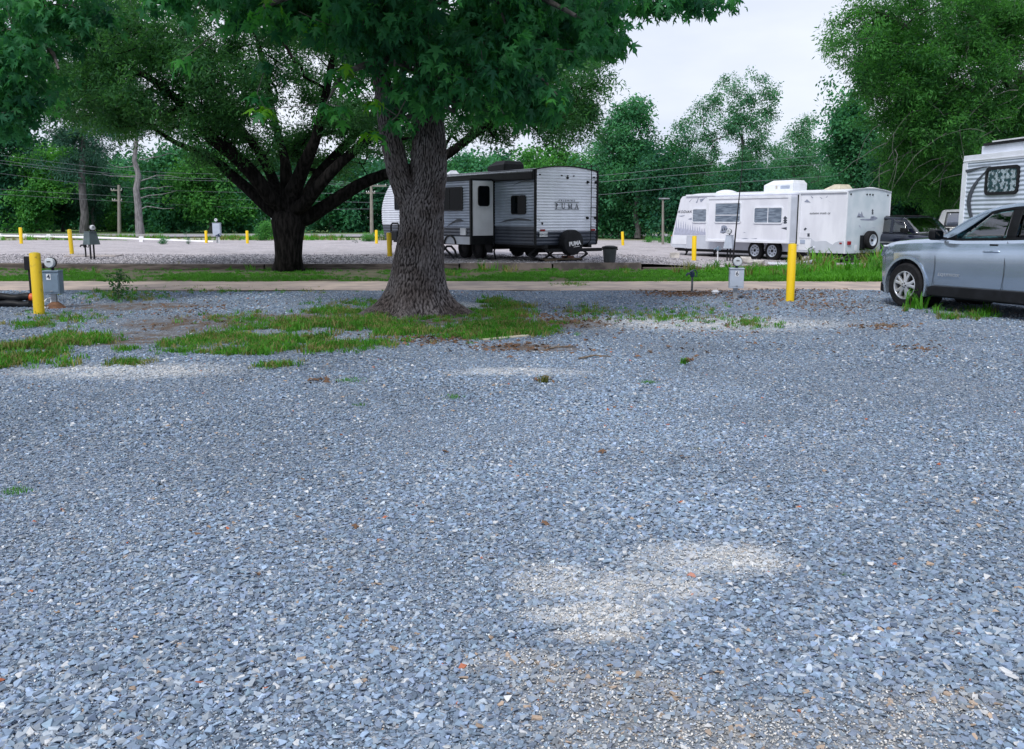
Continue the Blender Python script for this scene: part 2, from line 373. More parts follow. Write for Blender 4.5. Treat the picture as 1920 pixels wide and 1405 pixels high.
def gravel_nodes():
    """shared: masks from world position"""
def ground_mat(name, base, dark, light, scales=(42, 95), bump=.8, masks=True, warm=.1, dustc=(.64, .63, .61), spread=1.0):
    m = bpy.data.materials.new(name); m.use_nodes = True
    n, l = m.node_tree.nodes, m.node_tree.links; p = n['Principled BSDF']; p.inputs['Roughness'].default_value = .85; p.inputs['Specular IOR Level'].default_value = .3
    ge = n.new('ShaderNodeNewGeometry'); pos = ge.outputs['Position']
    def voro(sc):
        q = n.new('ShaderNodeMapping'); q.inputs['Scale'].default_value = (1, 1, .3); l.new(pos, q.inputs[0])
        v = n.new('ShaderNodeTexVoronoi'); v.inputs['Scale'].default_value = sc; l.new(q.outputs[0], v.inputs['Vector']); return v
    v1, v2 = voro(scales[0]), voro(scales[1])
    def ramp(src, els):
        r = n.new('ShaderNodeValToRGB'); e = r.color_ramp.elements
        while len(e) < len(els): e.new(.5)
        for k, (t, c) in enumerate(els): e[k].position = t; e[k].color = (*c, 1)
        l.new(src, r.inputs[0]); return r.outputs[0]
    sep = n.new('ShaderNodeSeparateColor'); l.new(v1.outputs['Color'], sep.inputs[0])
    sep2 = n.new('ShaderNodeSeparateColor'); l.new(v2.outputs['Color'], sep2.inputs[0])
    els = [(0, dark), (.5, base), (.93, light), (1, (.40, .30, .24))]
    c1 = ramp(sep.outputs[0], els); c2 = ramp(sep2.outputs[1], els)
    def mixc(f, a, b, bt='MIX'):
        q = n.new('ShaderNodeMix'); q.data_type = 'RGBA'; q.blend_type = bt
        if isinstance(f, (int, float)): q.inputs[0].default_value = f
        else: l.new(f, q.inputs[0])
        for s_, k in ((a, 6), (b, 7)):
            if isinstance(s_, tuple): q.inputs[k].default_value = (*s_, 1)
            else: l.new(s_, q.inputs[k])
        return q.outputs[2]
    c = mixc(.5, c1, c2)
    nz = n.new('ShaderNodeTexNoise'); nz.inputs['Scale'].default_value = .7; nz.inputs['Detail'].default_value = 5; l.new(pos, nz.inputs['Vector'])
    c = mixc(1.0, c, ramp(nz.outputs['Fac'], [(.3, (.80, .80, .80)), (.7, (1.12, 1.12, 1.12))]), 'MULTIPLY')
    if masks:
        nm = n.new('ShaderNodeTexNoise'); nm.inputs['Scale'].default_value = 3.2; nm.inputs['Detail'].default_value = 9; nm.inputs['Roughness'].default_value = .65; l.new(pos, nm.inputs['Vector'])
        for bl, cc, amt in ((DUST, dustc, .68), (SAND, (.33, .315, .29), .5), (SOIL, (.12, .085, .06), .92)):
            acc = None
            for cx, cy, rx, ry in bl:
                q = n.new('ShaderNodeMapping'); q.inputs['Location'].default_value = (-cx / rx, -cy / ry, 0); q.inputs['Scale'].default_value = (1 / rx, 1 / ry, 0)
                l.new(pos, q.inputs[0]); d = n.new('ShaderNodeVectorMath'); d.operation = 'LENGTH'; l.new(q.outputs[0], d.inputs[0])
                mr = n.new('ShaderNodeMapRange'); mr.interpolation_type = 'SMOOTHSTEP'
                mr.inputs['From Min'].default_value = 1.15; mr.inputs['From Max'].default_value = .3; l.new(d.outputs['Value'], mr.inputs[0])
                if acc is None: acc = mr.outputs[0]
                else:
                    mm = n.new('ShaderNodeMath'); mm.operation = 'MAXIMUM'; l.new(acc, mm.inputs[0]); l.new(mr.outputs[0], mm.inputs[1]); acc = mm.outputs[0]
            a = n.new('ShaderNodeMath'); a.operation = 'MULTIPLY_ADD'; a.inputs[1].default_value = 4.5; a.inputs[2].default_value = -1.45; l.new(nm.outputs['Fac'], a.inputs[0])
            b = n.new('ShaderNodeMath'); b.operation = 'MULTIPLY'; b.use_clamp = True; l.new(acc, b.inputs[0]); l.new(a.outputs[0], b.inputs[1])
            b2 = n.new('ShaderNodeMath'); b2.operation = 'MULTIPLY'; b2.inputs[1].default_value = amt; l.new(b.outputs[0], b2.inputs[0])
            c = mixc(b2.outputs[0], c, cc)
    l.new(c, p.inputs['Base Color'])
    ad = n.new('ShaderNodeMath'); ad.operation = 'ADD'; l.new(v1.outputs['Distance'], ad.inputs[0]); l.new(v2.outputs['Distance'], ad.inputs[1])
    bm = n.new('ShaderNodeBump'); bm.invert = True; bm.inputs['Strength'].default_value = bump; bm.inputs['Distance'].default_value = .012
    l.new(ad.outputs[0], bm.inputs['Height']); l.new(bm.outputs[0], p.inputs['Normal'])
    return m
GRAVEL_BASE, GRAVEL_DARK, GRAVEL_LIGHT = (.180, .236, .315), (.050, .070, .105), (.44, .50, .58)
m_gravel = ground_mat('slate_gravel', tuple(q * .85 for q in GRAVEL_BASE), GRAVEL_DARK, GRAVEL_LIGHT)
m_lot = ground_mat('road_gravel', (.40, .37, .39), (.27, .25, .27), (.52, .49, .50), (9, 24), .3, masks=False)
m_soil = mat('strip_soil', (.10, .085, .05), .95, c2=(.055, .07, .025), scale=2.2, bump=.5, coord='Object')
m_lawn = mat('lawn', (.11, .19, .045), .95, c2=(.06, .13, .03), scale=.25, bump=.4, bscale=4)
m_verge = mat('verge_grass', (.22, .27, .12), .95, c2=(.33, .30, .26), scale=.5, bump=.4, bscale=6)
m_asphalt = mat('highway_asphalt', (.30, .29, .31), .9, var=.08, scale=.6, bump=.1)
m_path = mat('concrete_path', (.44, .355, .30), .92, c2=(.31, .255, .23), scale=1.6, bump=.35, bscale=30, detail=8)

def sheet(name, xs, ys, hf, m, label=None, kind='structure'):
    X, Y = np.meshgrid(xs, ys); Z = hf(X, Y) + X * 0
    V = np.stack([X.ravel(), Y.ravel(), Z.ravel()], 1); w = len(xs)
    i = (np.arange(len(ys) - 1)[:, None] * w + np.arange(w - 1)[None]).ravel()
    me = raw_mesh(name, V, np.stack([i, i + 1, i + w + 1, i + w], 1), m, True)
    o = bpy.data.objects.new(name, me); col.objects.link(o); o['kind'] = kind
    if label: o['label'] = label
    return o
PATH0, PATH1, KERB = 19.75, 22.2, 27.3
ys = np.concatenate([np.linspace(-6, 1.5, 12), np.linspace(1.6, 10, 120), np.linspace(10.2, PATH0 + .2, 50)])
sheet('gravel_lot', np.concatenate([np.linspace(-30, -9, 15), np.linspace(-8.8, 8.8, 160), np.linspace(9, 30, 15)]), ys, h_front, m_gravel)
sheet('terrain', np.array([-900, 900.]), np.array([-60, 1500.]), lambda x, y: -.12 + 0 * x, m_lawn)
def h_path(x, y): return .018 + (vnoise(x, y, .7, 8) - .5) * .02 + 0 * x
def wob(x, s, a): return (vnoise(x, 0 * x + 3, s, 4) - .5) * a
# path with ragged edges
xs = np.linspace(-32, 32, 260); rows = [[Vector((x, PATH0 + float(wob(x, .8, .35)) + float(wob(x, 5, .06)), 0.004)) for x in xs]]
for t in np.linspace(.02, 1, 8):
    rows.append([Vector((x, PATH0 + float(wob(x, .8, .35)) * (1 - t) + (PATH1 - PATH0) * t + float(wob(x + 50, 3, .12)) * t, float(h_path(x, t)) + .012)) for x in xs])
tag(MB().grid(rows).build('path', m_path, smooth=True), kind='structure')
sheet('grass_verge_soil', np.linspace(-32, 32, 90), np.linspace(PATH1 - .15, KERB + .05, 12), lambda x, y: .01 + .03 * smooth(22, 27, y) + (vnoise(x, y, .8, 2) - .5) * .04, m_soil)
sheet('dirt_road', np.concatenate([[-90, -60], np.linspace(-40, 40, 81), [60, 90.]]), np.linspace(KERB + .1, 57, 26), lambda x, y: h_back(x, y) + (vnoise(x, y, .4, 6) - .5) * .03, m_lot)
sheet('roadside_verge', np.linspace(-140, 140, 60), np.linspace(56.5, 65.2, 6), lambda x, y: .19 + (vnoise(x, y, .3, 6) - .5) * .08, m_verge)
sheet('highway', np.array([-300, 300.]), np.array([65, 77.]), lambda x, y: .27 + 0 * x, m_asphalt)
sheet('lawn', np.array([-400, 400.]), np.array([76.8, 300.]), lambda x, y: .25 + 0 * x, m_lawn)
M['line_white'] = mat('road_line_paint', (.6, .6, .6), .8, var=.2)
tag(MB().grid([[Vector((-300, 66, .275)), Vector((300, 66, .275))], [Vector((-300, 66.15, .275)), Vector((300, 66.15, .275))]]).build('road_marking', M['line_white']), kind='structure')

# kerb of old timbers and concrete between the grass strip and the road behind
kx = [(-31, -22.2, 'brownstone', .20), (-22.1, -13.6, 'brownstone', .22), (-13.55, -7.2, 'brownstone', .19), (-7.15, -3.3, 'brownstone', .20),
      (-3.25, -1.55, 'brownstone', .21), (-1.5, 1.15, 'concrete_old', .23), (1.2, 3.75, 'concrete_old', .235), (3.8, 9.5, 'brownstone', .10), (9.55, 14.2, 'brownstone', .09), (14.25, 24, 'brownstone', .09)]
M['concrete_old'] = mat('stained_concrete', (.20, .165, .15), .9, c2=(.10, .085, .08), scale=3, bump=.4)
kerb = empty('kerb', (0, KERB, 0)); kerb['kind'] = 'structure'
for a, b, mm, h in kx:
    o = MB().box((a, -.11 + random.uniform(-.01, .01), -.1), (b, .10, h), Matrix.Rotation(random.uniform(-.002, .002), 3, 'Z')).build('timber' if mm == 'brownstone' else 'kerb_block', M[mm], kerb, bevel=.015)

# ------------------------------------------------------------------ stones
def stone_mesh(k, flat):
    rs = random.Random(k); bm = bmesh.new()
    for _ in range(11):
        a = rs.uniform(0, 2 * math.pi); r = rs.uniform(.55, 1) ** .5
        bm.verts.new((math.cos(a) * r * .5, math.sin(a) * r * .36, rs.uniform(-1, 1) * flat * (1.1 - .4 * r)))
    res = bmesh.ops.convex_hull(bm, input=bm.verts)
    bmesh.ops.delete(bm, geom=[g for g in res['geom_interior'] if isinstance(g, bmesh.types.BMVert)], context='VERTS')
    me = bpy.data.meshes.new('stone'); bm.to_mesh(me); bm.free(); me.materials.append(m_stone); return me
m_stone = bpy.data.materials.new('slate_stone'); m_stone.use_nodes = True
_n, _l = m_stone.node_tree.nodes, m_stone.node_tree.links; _p = _n['Principled BSDF']
_p.inputs['Roughness'].default_value = .85; _p.inputs['Specular IOR Level'].default_value = .2
_a = _n.new('ShaderNodeAttribute'); _a.attribute_type = 'INSTANCER'; _a.attribute_name = 'tint'
_t = _n.new('ShaderNodeTexCoord'); _z = _n.new('ShaderNodeTexNoise'); _z.inputs['Scale'].default_value = 3.2; _z.inputs['Detail'].default_value = 4
_l.new(_t.outputs['Object'], _z.inputs['Vector']); _r = _n.new('ShaderNodeMapRange'); _r.inputs['To Min'].default_value = .72; _r.inputs['To Max'].default_value = 1.28
_l.new(_z.outputs['Fac'], _r.inputs[0]); _m = _n.new('ShaderNodeVectorMath'); _m.operation = 'SCALE'
_l.new(_a.outputs['Vector'], _m.inputs[0]); _l.new(_r.outputs[0], _m.inputs['Scale']); _l.new(_m.outputs[0], _p.inputs['Base Color'])
stones = scatter_group('gravel_stone', [stone_mesh(i, random.uniform(.16, .38)) for i in range(14)])

GRASS_POLY = gpoly([(315, 662), (350, 634), (420, 624), (520, 606), (560, 596), (600, 578), (690, 585), (860, 590), (930, 560), (1010, 585), (1075, 605), (1010, 632), (900, 640), (800, 640), (720, 655), (600, 668), (430, 670)])
GRASS_POLY2 = gpoly([(-200, 690), (-200, 662), (0, 655), (90, 640), (105, 628), (185, 632), (190, 646), (110, 650), (75, 660), (130, 682), (60, 692), (0, 690)])
def grassy(x, y): return inpoly(x, y, GRASS_POLY) | inpoly(x, y, GRASS_POLY2)

def stone_field(y0, y1, dens, smin, smax, seed):
    area = .62 * (y1 * y1 - y0 * y0) + 3.4 * (y1 - y0); k = int(area * dens * 1.15)
    y = rng.uniform(y0, y1, k); wmax = .62 * y1 + 1.7; x = rng.uniform(-wmax, wmax, int(k)); keep = np.abs(x) < .62 * y + 1.7
    x, y = x[keep], y[keep]
    return x, y, smin * (smax / smin) ** (rng.random(len(x)) ** 2.0)
fx, fy, fs = [], [], []
for a in ((1.9, 3.6, 10500, .007, .046), (3.6, 5.5, 7000, .009, .042), (5.5, 8, 4200, .012, .038), (8, 12, 1900, .016, .042), (12, PATH0 - .1, 700, .020, .048)):
    x, y, s_ = stone_field(*a, 0); fx.append(x); fy.append(y); fs.append(s_)
fx, fy, fs = map(np.concatenate, (fx, fy, fs))
# coarse heap of larger stones in places, fines in others
coarse = vnoise(fx, fy, .9, 21) * .6 + vnoise(fx, fy, 2.3, 22) * .4
fs = fs * (.62 + .75 * coarse)
ms_, md, msd = mask(SOIL, fx, fy, 1), mask(DUST, fx, fy, 2), mask(SAND, fx, fy, 3)
keep = rng.random(len(fx)) > np.clip(ms_ * 1.5 + .75 * grassy(fx, fy) + msd * .32, 0, .96)
fx, fy, fs, ms_, md, msd = (q[keep] for q in (fx, fy, fs, ms_, md, msd))
k = len(fx); base = np.array(GRAVEL_BASE)
br = np.exp(rng.normal(.02, .24, k)); br *= .74 + .52 * (vnoise(fx, fy, .45, 9) * .6 + vnoise(fx, fy, 1.3, 19) * .4)
tint = base[None] * br[:, None] * np.array([1, 1, 1])[None] * (1 + rng.normal(0, .018, (k, 3)))
grey = rng.random(k) < .22; tint[grey] = (np.array([.25, .285, .325]) * br[grey, None])
pale = rng.random(k) < .035; tint[pale] = np.array([.52, .53, .54]) * (.7 + .5 * rng.random((pale.sum(), 1)))
warm = rng.random(k) < .008 + .09 * msd; tint[warm] = np.array([.38, .29, .22]) * (.6 + .6 * rng.random((warm.sum(), 1))); 
red = rng.random(k) < .0012; tint[red] = np.array([.40, .13, .07])
dusty = np.clip(md * .5 * (.2 + 1.3 * rng.random(k)), 0, .85)[:, None]; tint = tint * (1 - dusty) + np.array([.64, .63, .61])[None] * dusty
sandy = np.clip(msd * .22, 0, .4)[:, None]; tint = tint * (1 - sandy) + np.array([.38, .34, .30])[None] * sandy
tint = np.clip(tint, .02, .8)
fz = h_front(fx, fy) + fs * (.10 + .10 * rng.random(k)) * (1 - .5 * np.clip(md, 0, 1))
g = scatter('gravel', stones, np.stack([fx, fy, fz], 1), rand_rot(k, .24), fs, tint=tint)
tag(g, 'blue grey crushed slate gravel spread over the whole foreground lot', kind='stuff')

# pale fines and dust grains between the stones
kk = 520000; y = 1.9 + rng.random(kk) ** 1.3 * 6.6; x = rng.uniform(-1, 1, kk) * (.62 * y + 1.2)
w_ = np.maximum(mask(DUST, x, y, 2) * .6, mask(SAND, x, y, 3) * .38) + .26 * vnoise(x, y, 1.1, 71)
q = rng.random(kk) < w_ * np.where(y < 4.5, 1, .6); x, y = x[q], y[q]; kk = len(x)
mk_ = np.maximum(mask(DUST, x, y, 2), mask(SAND, x, y, 3)); tf = np.array([.52, .50, .465])[None] * np.exp(rng.normal(0, .30, (kk, 1))); g2 = rng.random(kk) < .95 - .75 * np.clip(mk_ * 2, 0, 1); tf[g2] = np.array([.36, .42, .50]) * np.exp(rng.normal(0, .35, (g2.sum(), 1)))
tag(scatter('gravel_fines', stones, np.stack([x, y, h_front(x, y) + .006], 1), rand_rot(kk, .5), rng.uniform(.005, .012, kk), tint=np.clip(tf, 0, .7)), 'cream coloured fines and dust grains between the slate stones', kind='stuff')

# loose stones on the pad behind the kerb
x = rng.uniform(-24, 24, 26000); y = KERB + .2 + rng.random(26000) ** 1.6 * 7; k = len(x)
near = np.abs(x) < .62 * y; x, y = x[near], y[near]; k = len(x)
tb = np.array([.30, .29, .31])[None] * np.exp(rng.normal(0, .35, k))[:, None]
tag(scatter('road_gravel', stones, np.stack([x, y, h_back(x, y) + .015], 1), rand_rot(k, .4), rng.uniform(.03, .075, k), tint=tb), 'loose grey gravel scattered on the road edge behind the kerb', kind='stuff')

# ------------------------------------------------------------------ leaves, tufts
def poly_leaf(kind, s=1.0, bend=.25):
    """one leaf: vertices and triangles, stem at origin, tip along +y"""
    if kind == 'maple':
        out = [(0, 0), (.20, .03), (.46, -.06), (.30, .12), (.20, .20), (.40, .30), (.62, .58), (.36, .50), (.20, .44), (.11, .44), (.20, .62), (.16, .74), (.08, .80), (0, 1.12)]
        out = out + [(-a, b) for a, b in out[-2:0:-1]]; c = (0, .30)
    elif kind == 'oval':
        out = [(0, 0), (.17, .25), (.20, .55), (0, 1), (-.20, .55), (-.17, .25)]; c = (0, .5)
    else:
        w_ = .30 if kind == 'wide' else .15
        out = [(0, 0), (w_, .45), (0, 1), (-w_, .45)]; c = None
    pts = [(a * s, b * s, -(abs(a) * .35 + bend * b * b) * s) for a, b in out]
    if c:
        pts.append((c[0] * s, c[1] * s, (-bend * c[1] ** 2 + .03) * s)); n = len(out)
        tris = [(n, i, (i + 1) % n) for i in range(n)]
    else: tris = [(0, 1, 3), (1, 2, 3)]
    return np.array(pts), np.array(tris)
def cluster_mesh(name, m, n, radius, size, kind, seed, flatten=.7, droop=.4, hang=False):
    r = np.random.default_rng(seed); V, T = [], []; o = 0
    for i in range(n):
        P, tr = poly_leaf(kind, size * r.uniform(.65, 1.2), r.uniform(.1, .45))
        d = r.normal(0, 1, 3); d /= np.linalg.norm(d)
        c = d * radius * r.random() ** (.7 if kind in ('wide', 'diamond') else .5); c[2] *= flatten
        yaw = math.atan2(c[1], c[0]) - math.pi / 2 + r.normal(0, .9)
        E = Euler((-droop - abs(r.normal(0, .5)) if hang else r.normal(-droop * .5, .55), r.normal(0, .45), yaw)).to_matrix()
        V.append(P @ np.array(E).T + c); T.append(tr + o); o += len(P)
    return raw_mesh(name, np.concatenate(V), np.concatenate(T), m)
def grass_tuft(name, m, n, h, spread, seed, w=.006):
    r = np.random.default_rng(seed); V, T = [], []; o = 0
    for i in range(n):
        a = r.uniform(0, 6.28); hh = h * r.uniform(.5, 1.15); le = r.uniform(.15, .9) * hh; b = np.array([r.normal(0, spread), r.normal(0, spread), 0])
        d = np.array([math.cos(a), math.sin(a), 0]); s_ = np.array([-d[1], d[0], 0]) * w * r.uniform(.7, 1.3)
        p = [b - s_, b + s_, b + d * le * .3 + [0, 0, hh * .55] - s_ * .8, b + d * le * .3 + [0, 0, hh * .55] + s_ * .8, b + d * le + [0, 0, hh * .9 - .3 * le]]
        V += p; T += [(o, o + 1, o + 3), (o, o + 3, o + 2), (o + 2, o + 3, o + 4)]; o += 5
    return raw_mesh(name, np.array(V), np.array(T), m)

# grass
def tufts(tag_, m, h, n, spread, w): return scatter_group(tag_, [grass_tuft('grass_blades', mm, n, h, spread, i, w) for i, mm in enumerate(m)])
G_short = tufts('short_grass', [L['grass'], L['grass'], L['grass'], L['grass_lush'], L['grass_dry'], L['grass_dry']], .09, 16, .035, .0045)
G_strip = tufts('strip_grass', [L['grass'], L['grass_lush'], L['grass_lush'], L['grass']], .16, 18, .06, .008)
G_weed = tufts('weed_grass', [L['grass_lush'], L['grass'], L['grass_dry']], .30, 14, .05, .009)
def scatter_in(k, x0, x1, y0, y1, keep):
    x, y = rng.uniform(x0, x1, k), rng.uniform(y0, y1, k); q = keep(x, y); return x[q], y[q]
def nearpoly(poly, j): return lambda x, y: inpoly(x + rng.normal(0, j, len(x)), y + rng.normal(0, j, len(x)), poly)
P1 = np.array(GRASS_POLY); f1 = nearpoly(GRASS_POLY, .14)
x, y = scatter_in(15000, P1[:, 0].min() - .5, P1[:, 0].max() + .5, P1[:, 1].min() - .5, P1[:, 1].max() + .5,
                  lambda x, y: f1(x, y) & (rng.random(len(x)) < np.clip((vnoise(x, y, 1.3, 31) * .6 + vnoise(x, y, 4, 32) * .4 - .33) * 5.5, .05, 1)) & (rng.random(len(x)) > mask(SOIL, x, y, 1) * .8))
sc = rng.uniform(.6, 1.25, len(x)) * (.65 + .7 * vnoise(x, y, 1.2, 37))
tag(scatter('grass', G_short, np.stack([x, y, h_front(x, y)], 1), rand_rot(len(x), .15), sc), 'green grass growing round the foot of the big maple', kind='stuff')
P2 = np.array(GRASS_POLY2); f2 = nearpoly(GRASS_POLY2, .12)
x, y = scatter_in(8000, P2[:, 0].min() - .5, P2[:, 0].max() + .5, P2[:, 1].min() - .5, P2[:, 1].max() + .5,
                  lambda x, y: f2(x, y) & (rng.random(len(x)) < np.clip((vnoise(x, y, 1.6, 33) - .25) * 4, .06, 1)))
tag(scatter('grass', G_short, np.stack([x, y, h_front(x, y)], 1), rand_rot(len(x), .15), rng.uniform(.7, 1.5, len(x))), 'green grass patch in the gravel at the left edge', kind='stuff')
# sparse weeds in gravel between maple and meter posts, and a few to the left
spots = [(1240, 590, 130, 16, 170), (1100, 585, 60, 12, 60), (120, 600, 90, 14, 90), (235, 658, 30, 4, 24), (235, 684, 45, 4, 60), (520, 690, 40, 5, 40),
         (700, 573, 110, 8, 160), (230, 556, 90, 10, 160), (420, 545, 200, 6, 120), (1400, 605, 60, 10, 60), (450, 600, 90, 12, 90), (65, 612, 35, 6, 70), (1070, 535, 40, 4, 60), (1240, 529, 20, 3, 40)]
X, Y = [], []
for a, b, rx, ry, n_ in spots:
    for _ in range(n_):
        g_ = gp(a + random.gauss(0, rx * .5), b + random.gauss(0, ry * .5)); X.append(g_.x); Y.append(g_.y)
X, Y = np.array(X), np.array(Y)
tag(scatter('weeds', G_short, np.stack([X, Y, h_front(X, Y)], 1), rand_rot(len(X), .2), rng.uniform(.5, 1.1, len(X))), 'thin scattered weeds poking through the gravel', kind='stuff')
# the strip between path and kerb
def lush(x, y):
    d = smooth(3, 9, x); base_ = .35 + .75 * d
    return rng.random(len(x)) < np.clip((vnoise(x, y, .55, 41) * .5 + vnoise(x, y, 2.2, 42) * .5) * 3.0 - 1.55 + base_ * 1.1 - .5 * smooth(25, 27.3, y), .03, 1)
x, y = scatter_in(34000, -20, 20, PATH1 - .05, KERB - .1, lambda x, y: lush(x, y) & (np.abs(x) < .62 * y + 1))
hs = (.42 + .75 * smooth(3, 9, x)) * rng.uniform(.6, 1.3, len(x)) * (1 - .15 * smooth(25, 27, y))
hs = np.stack([hs, hs, hs], 1)
ix = np.where(rng.random(len(x)) < smooth(2, 8, x), rng.integers(1, 3, len(x)), rng.choice([0, 3], len(x)))
tag(scatter('grass', G_strip, np.stack([x, y, .02 + .03 * smooth(22, 27, y)], 1), rand_rot(len(x), .15), hs, idx=ix), 'green grass strip between the concrete path and the kerb', kind='stuff')
# tall weeds: in front of the far trailers, by the kerb, by the car
X, Y, S = [], [], []
for a, b, n_, j, s_ in [(1460, 520, 16, 30, 1.6), (1560, 515, 22, 40, 1.9), (1640, 512, 18, 20, 2.0), (1390, 512, 14, 25, 1.3), (1330, 512, 10, 12, 1.2), (1290, 512, 9, 14, 1.3), (905, 506, 8, 5, 1.1), (948, 510, 8, 9, 1.1), (830, 515, 8, 20, .8),
                       (1165, 512, 6, 8, .9), (160, 511, 8, 50, .8), (470, 506, 10, 50, .9), (1640, 498, 14, 18, 2.3), (1545, 498, 10, 8, 2.0), (1500, 503, 8, 12, 1.5)]:
    for _ in range(n_):
        g_ = gp(a + random.gauss(0, j), b + random.uniform(-4, 6)); X.append(g_.x); Y.append(g_.y); S.append(s_ * random.uniform(.6, 1.15))
X, Y = np.array(X), np.array(Y)
tag(scatter('tall_weeds', G_weed, np.stack([X, Y, 0 * X + .03], 1), rand_rot(len(X), .15), S), 'tall grassy weeds along the kerb and below the white trailer', kind='stuff')
X, Y, S = [], [], []
for a, b, n_, j, s_ in [(1719, 574, 22, 5, 1.5), (1700, 583, 4, 5, .5), (1770, 585, 5, 14, .45), (1810, 595, 40, 26, .42), (1845, 592, 12, 12, .6), (1765, 594, 16, 16, .4), (1820, 585, 6, 25, .7)]:
    for _ in range(n_):
        g_ = gp(a + random.gauss(0, j), b + random.gauss(0, 3)); X.append(g_.x); Y.append(g_.y); S.append(s_ * random.uniform(.6, 1.15))
X, Y = np.array(X), np.array(Y)
tag(scatter('weeds', G_weed, np.stack([X, Y, h_front(X, Y)], 1), rand_rot(len(X), .15), S), 'grassy weeds growing beside the silver blue car', kind='stuff')
# verge grass far away
x, y = scatter_in(2600, -40, 24, 56.5, 64.8, lambda x, y: vnoise(x, y, .25, 51) > .45)
tag(scatter('verge_grass', G_weed, np.stack([x, y, 0 * x + .2], 1), rand_rot(len(x), .15), rng.uniform(.6, 1.5, len(x))), 'patchy roadside grass along the highway', kind='stuff')

# fallen leaves
def flat_leaf(seed):
    P, T = poly_leaf('oval' if seed % 2 else 'maple', 1, .35); P[:, 2] += np.random.default_rng(seed).normal(0, .06, len(P)); return raw_mesh('dead_leaf', P, T, L['dead_leaf'])
DL = scatter_group('dead_leaf', [flat_leaf(i) for i in range(4)])
X, Y = [], []
for a, b, rx, ry, n_ in [(1290, 549, 90, 6, 900), (1460, 555, 150, 14, 700), (1560, 572, 110, 14, 260), (1650, 612, 60, 5, 110), (1340, 595, 300, 35, 260), (1060, 600, 110, 16, 320), (960, 655, 110, 9, 130),
                         (380, 590, 220, 28, 340), (800, 640, 120, 8, 260), (720, 625, 260, 22, 150), (700, 900, 900, 200, 20), (1290, 678, 14, 4, 22), (1020, 716, 14, 4, 22), (1720, 655, 60, 10, 50), (1230, 640, 400, 40, 140), (600, 718, 30, 4, 14)]:
    for _ in range(n_):
        g_ = gp(a + random.gauss(0, rx * .5), max(b + random.gauss(0, ry * .55), 545)); X.append(g_.x); Y.append(g_.y)
X, Y = np.array(X), np.array(Y)
tag(scatter('dry_leaves', DL, np.stack([X, Y, h_front(X, Y) + .02], 1), rand_rot(len(X), .35), rng.uniform(.03, .075, len(X))), 'brown dry leaves and litter scattered over the gravel', kind='stuff')
X, Y = rng.uniform(6.5, 12, 1100), KERB + .2 + np.abs(rng.normal(0, .9, 1100))
tag(scatter('dry_leaves', DL, np.stack([X, Y, h_back(X, Y) + .03], 1), rand_rot(1100, .35), rng.uniform(.05, .1, 1100)), 'reddish leaf litter behind the kerb before the white trailer', kind='stuff')

# small plants and tufts standing alone in the open gravel
def tuft_thing(px, py, s, m, n_, label, w=.004, spread=.02, h=.10):
    me = grass_tuft('grass_tuft', m, n_, h * s, spread * s, int(px), w * s); o = bpy.data.objects.new('grass_tuft', me); col.objects.link(o)
    g_ = gp(px, py); o.location = (g_.x, g_.y, float(h_front(g_.x, g_.y)) + .005)
    return tag(o, label, None, None, 'stuff') if spread > .03 else tag(o, label, 'grass tuft', 'grass tufts in the open gravel')
tuft_thing(1020, 722, .9, L['grass_dry'], 60, 'dry yellowish grass tuft in the gravel below the wooden board')
tuft_thing(1282, 684, .9, L['grass'], 50, 'green and brown grass tuft in the gravel below the number 6 meter box')
tuft_thing(1216, 720, .55, L['grass_lush'], 90, 'low bright green tuft in the gravel right of the dry tuft', spread=.06, h=.05)
tuft_thing(850, 748, .6, L['grass_lush'], 80, 'low green tuft in the gravel straight below the big trunk', spread=.08, h=.05)
tuft_thing(660, 716, .7, L['grass_lush'], 110, 'flat bright green tuft in front of the long grass patch', spread=.09, h=.045)
tuft_thing(676, 764, .5, L['grass'], 50, 'tiny green tuft beside a tan stone', spread=.05, h=.05)
tuft_thing(30, 922, .6, L['grass_lush'], 150, 'bright green grass tuft at the left edge of the photo', spread=.07, h=.045, w=.003)
tuft_thing(1585, 1082, .25, L['grass_lush'], 30, 'tiny green sprout in the gravel at lower right', spread=.05, h=.05)
tuft_thing(1304, 850, .3, L['grass_dry'], 20, 'tiny yellow green sprout in the middle of the open gravel', spread=.05, h=.05)

# ================================================================== TREES
def grow(nodes, parent, targets, step=.45, up=.12, jitter=.12, rs=random, maxchild=3):
    """nodes: list of Vector, parent: list of int. Joins each target to the nearest node with a bent path."""
    P = np.array([tuple(p) for p in nodes]); par = list(parent); depth = [0] * len(P)
    for i in range(1, len(P)): depth[i] = depth[par[i]] + 1
    P = list(P); A = np.zeros((len(P) + len(targets) * 14, 3)); A[:len(P)] = P; n = len(P); D = np.zeros(len(A)); D[:n] = depth
    root = A[0].copy(); order = sorted(range(len(targets)), key=lambda i: (targets[i] - Vector(root)).length)
    ends = []
    for i in order:
        t = np.array(tuple(targets[i])); d = np.linalg.norm(A[:n] - t, axis=1)
        back = np.linalg.norm(A[:n] - root, axis=1) - np.linalg.norm(t - root)
        j = int(np.argmin(d + np.maximum(0, back) * 1.0)); L_ = d[j]; k = max(1, min(13, int(L_ / step)))
        a = A[j].copy(); prev = j; bend = np.array([rs.gauss(0, .1), rs.gauss(0, .1), up]) * L_
        for q in range(1, k + 1):
            f = q / k; p = a + (t - a) * f + bend * math.sin(math.pi * f) + np.array([rs.gauss(0, jitter) * step * (q < k) for _ in range(3)])
            A[n] = p; D[n] = D[prev] + 1; par.append(prev); prev = n; n += 1
        ends.append(prev)
    return A[:n], par, ends
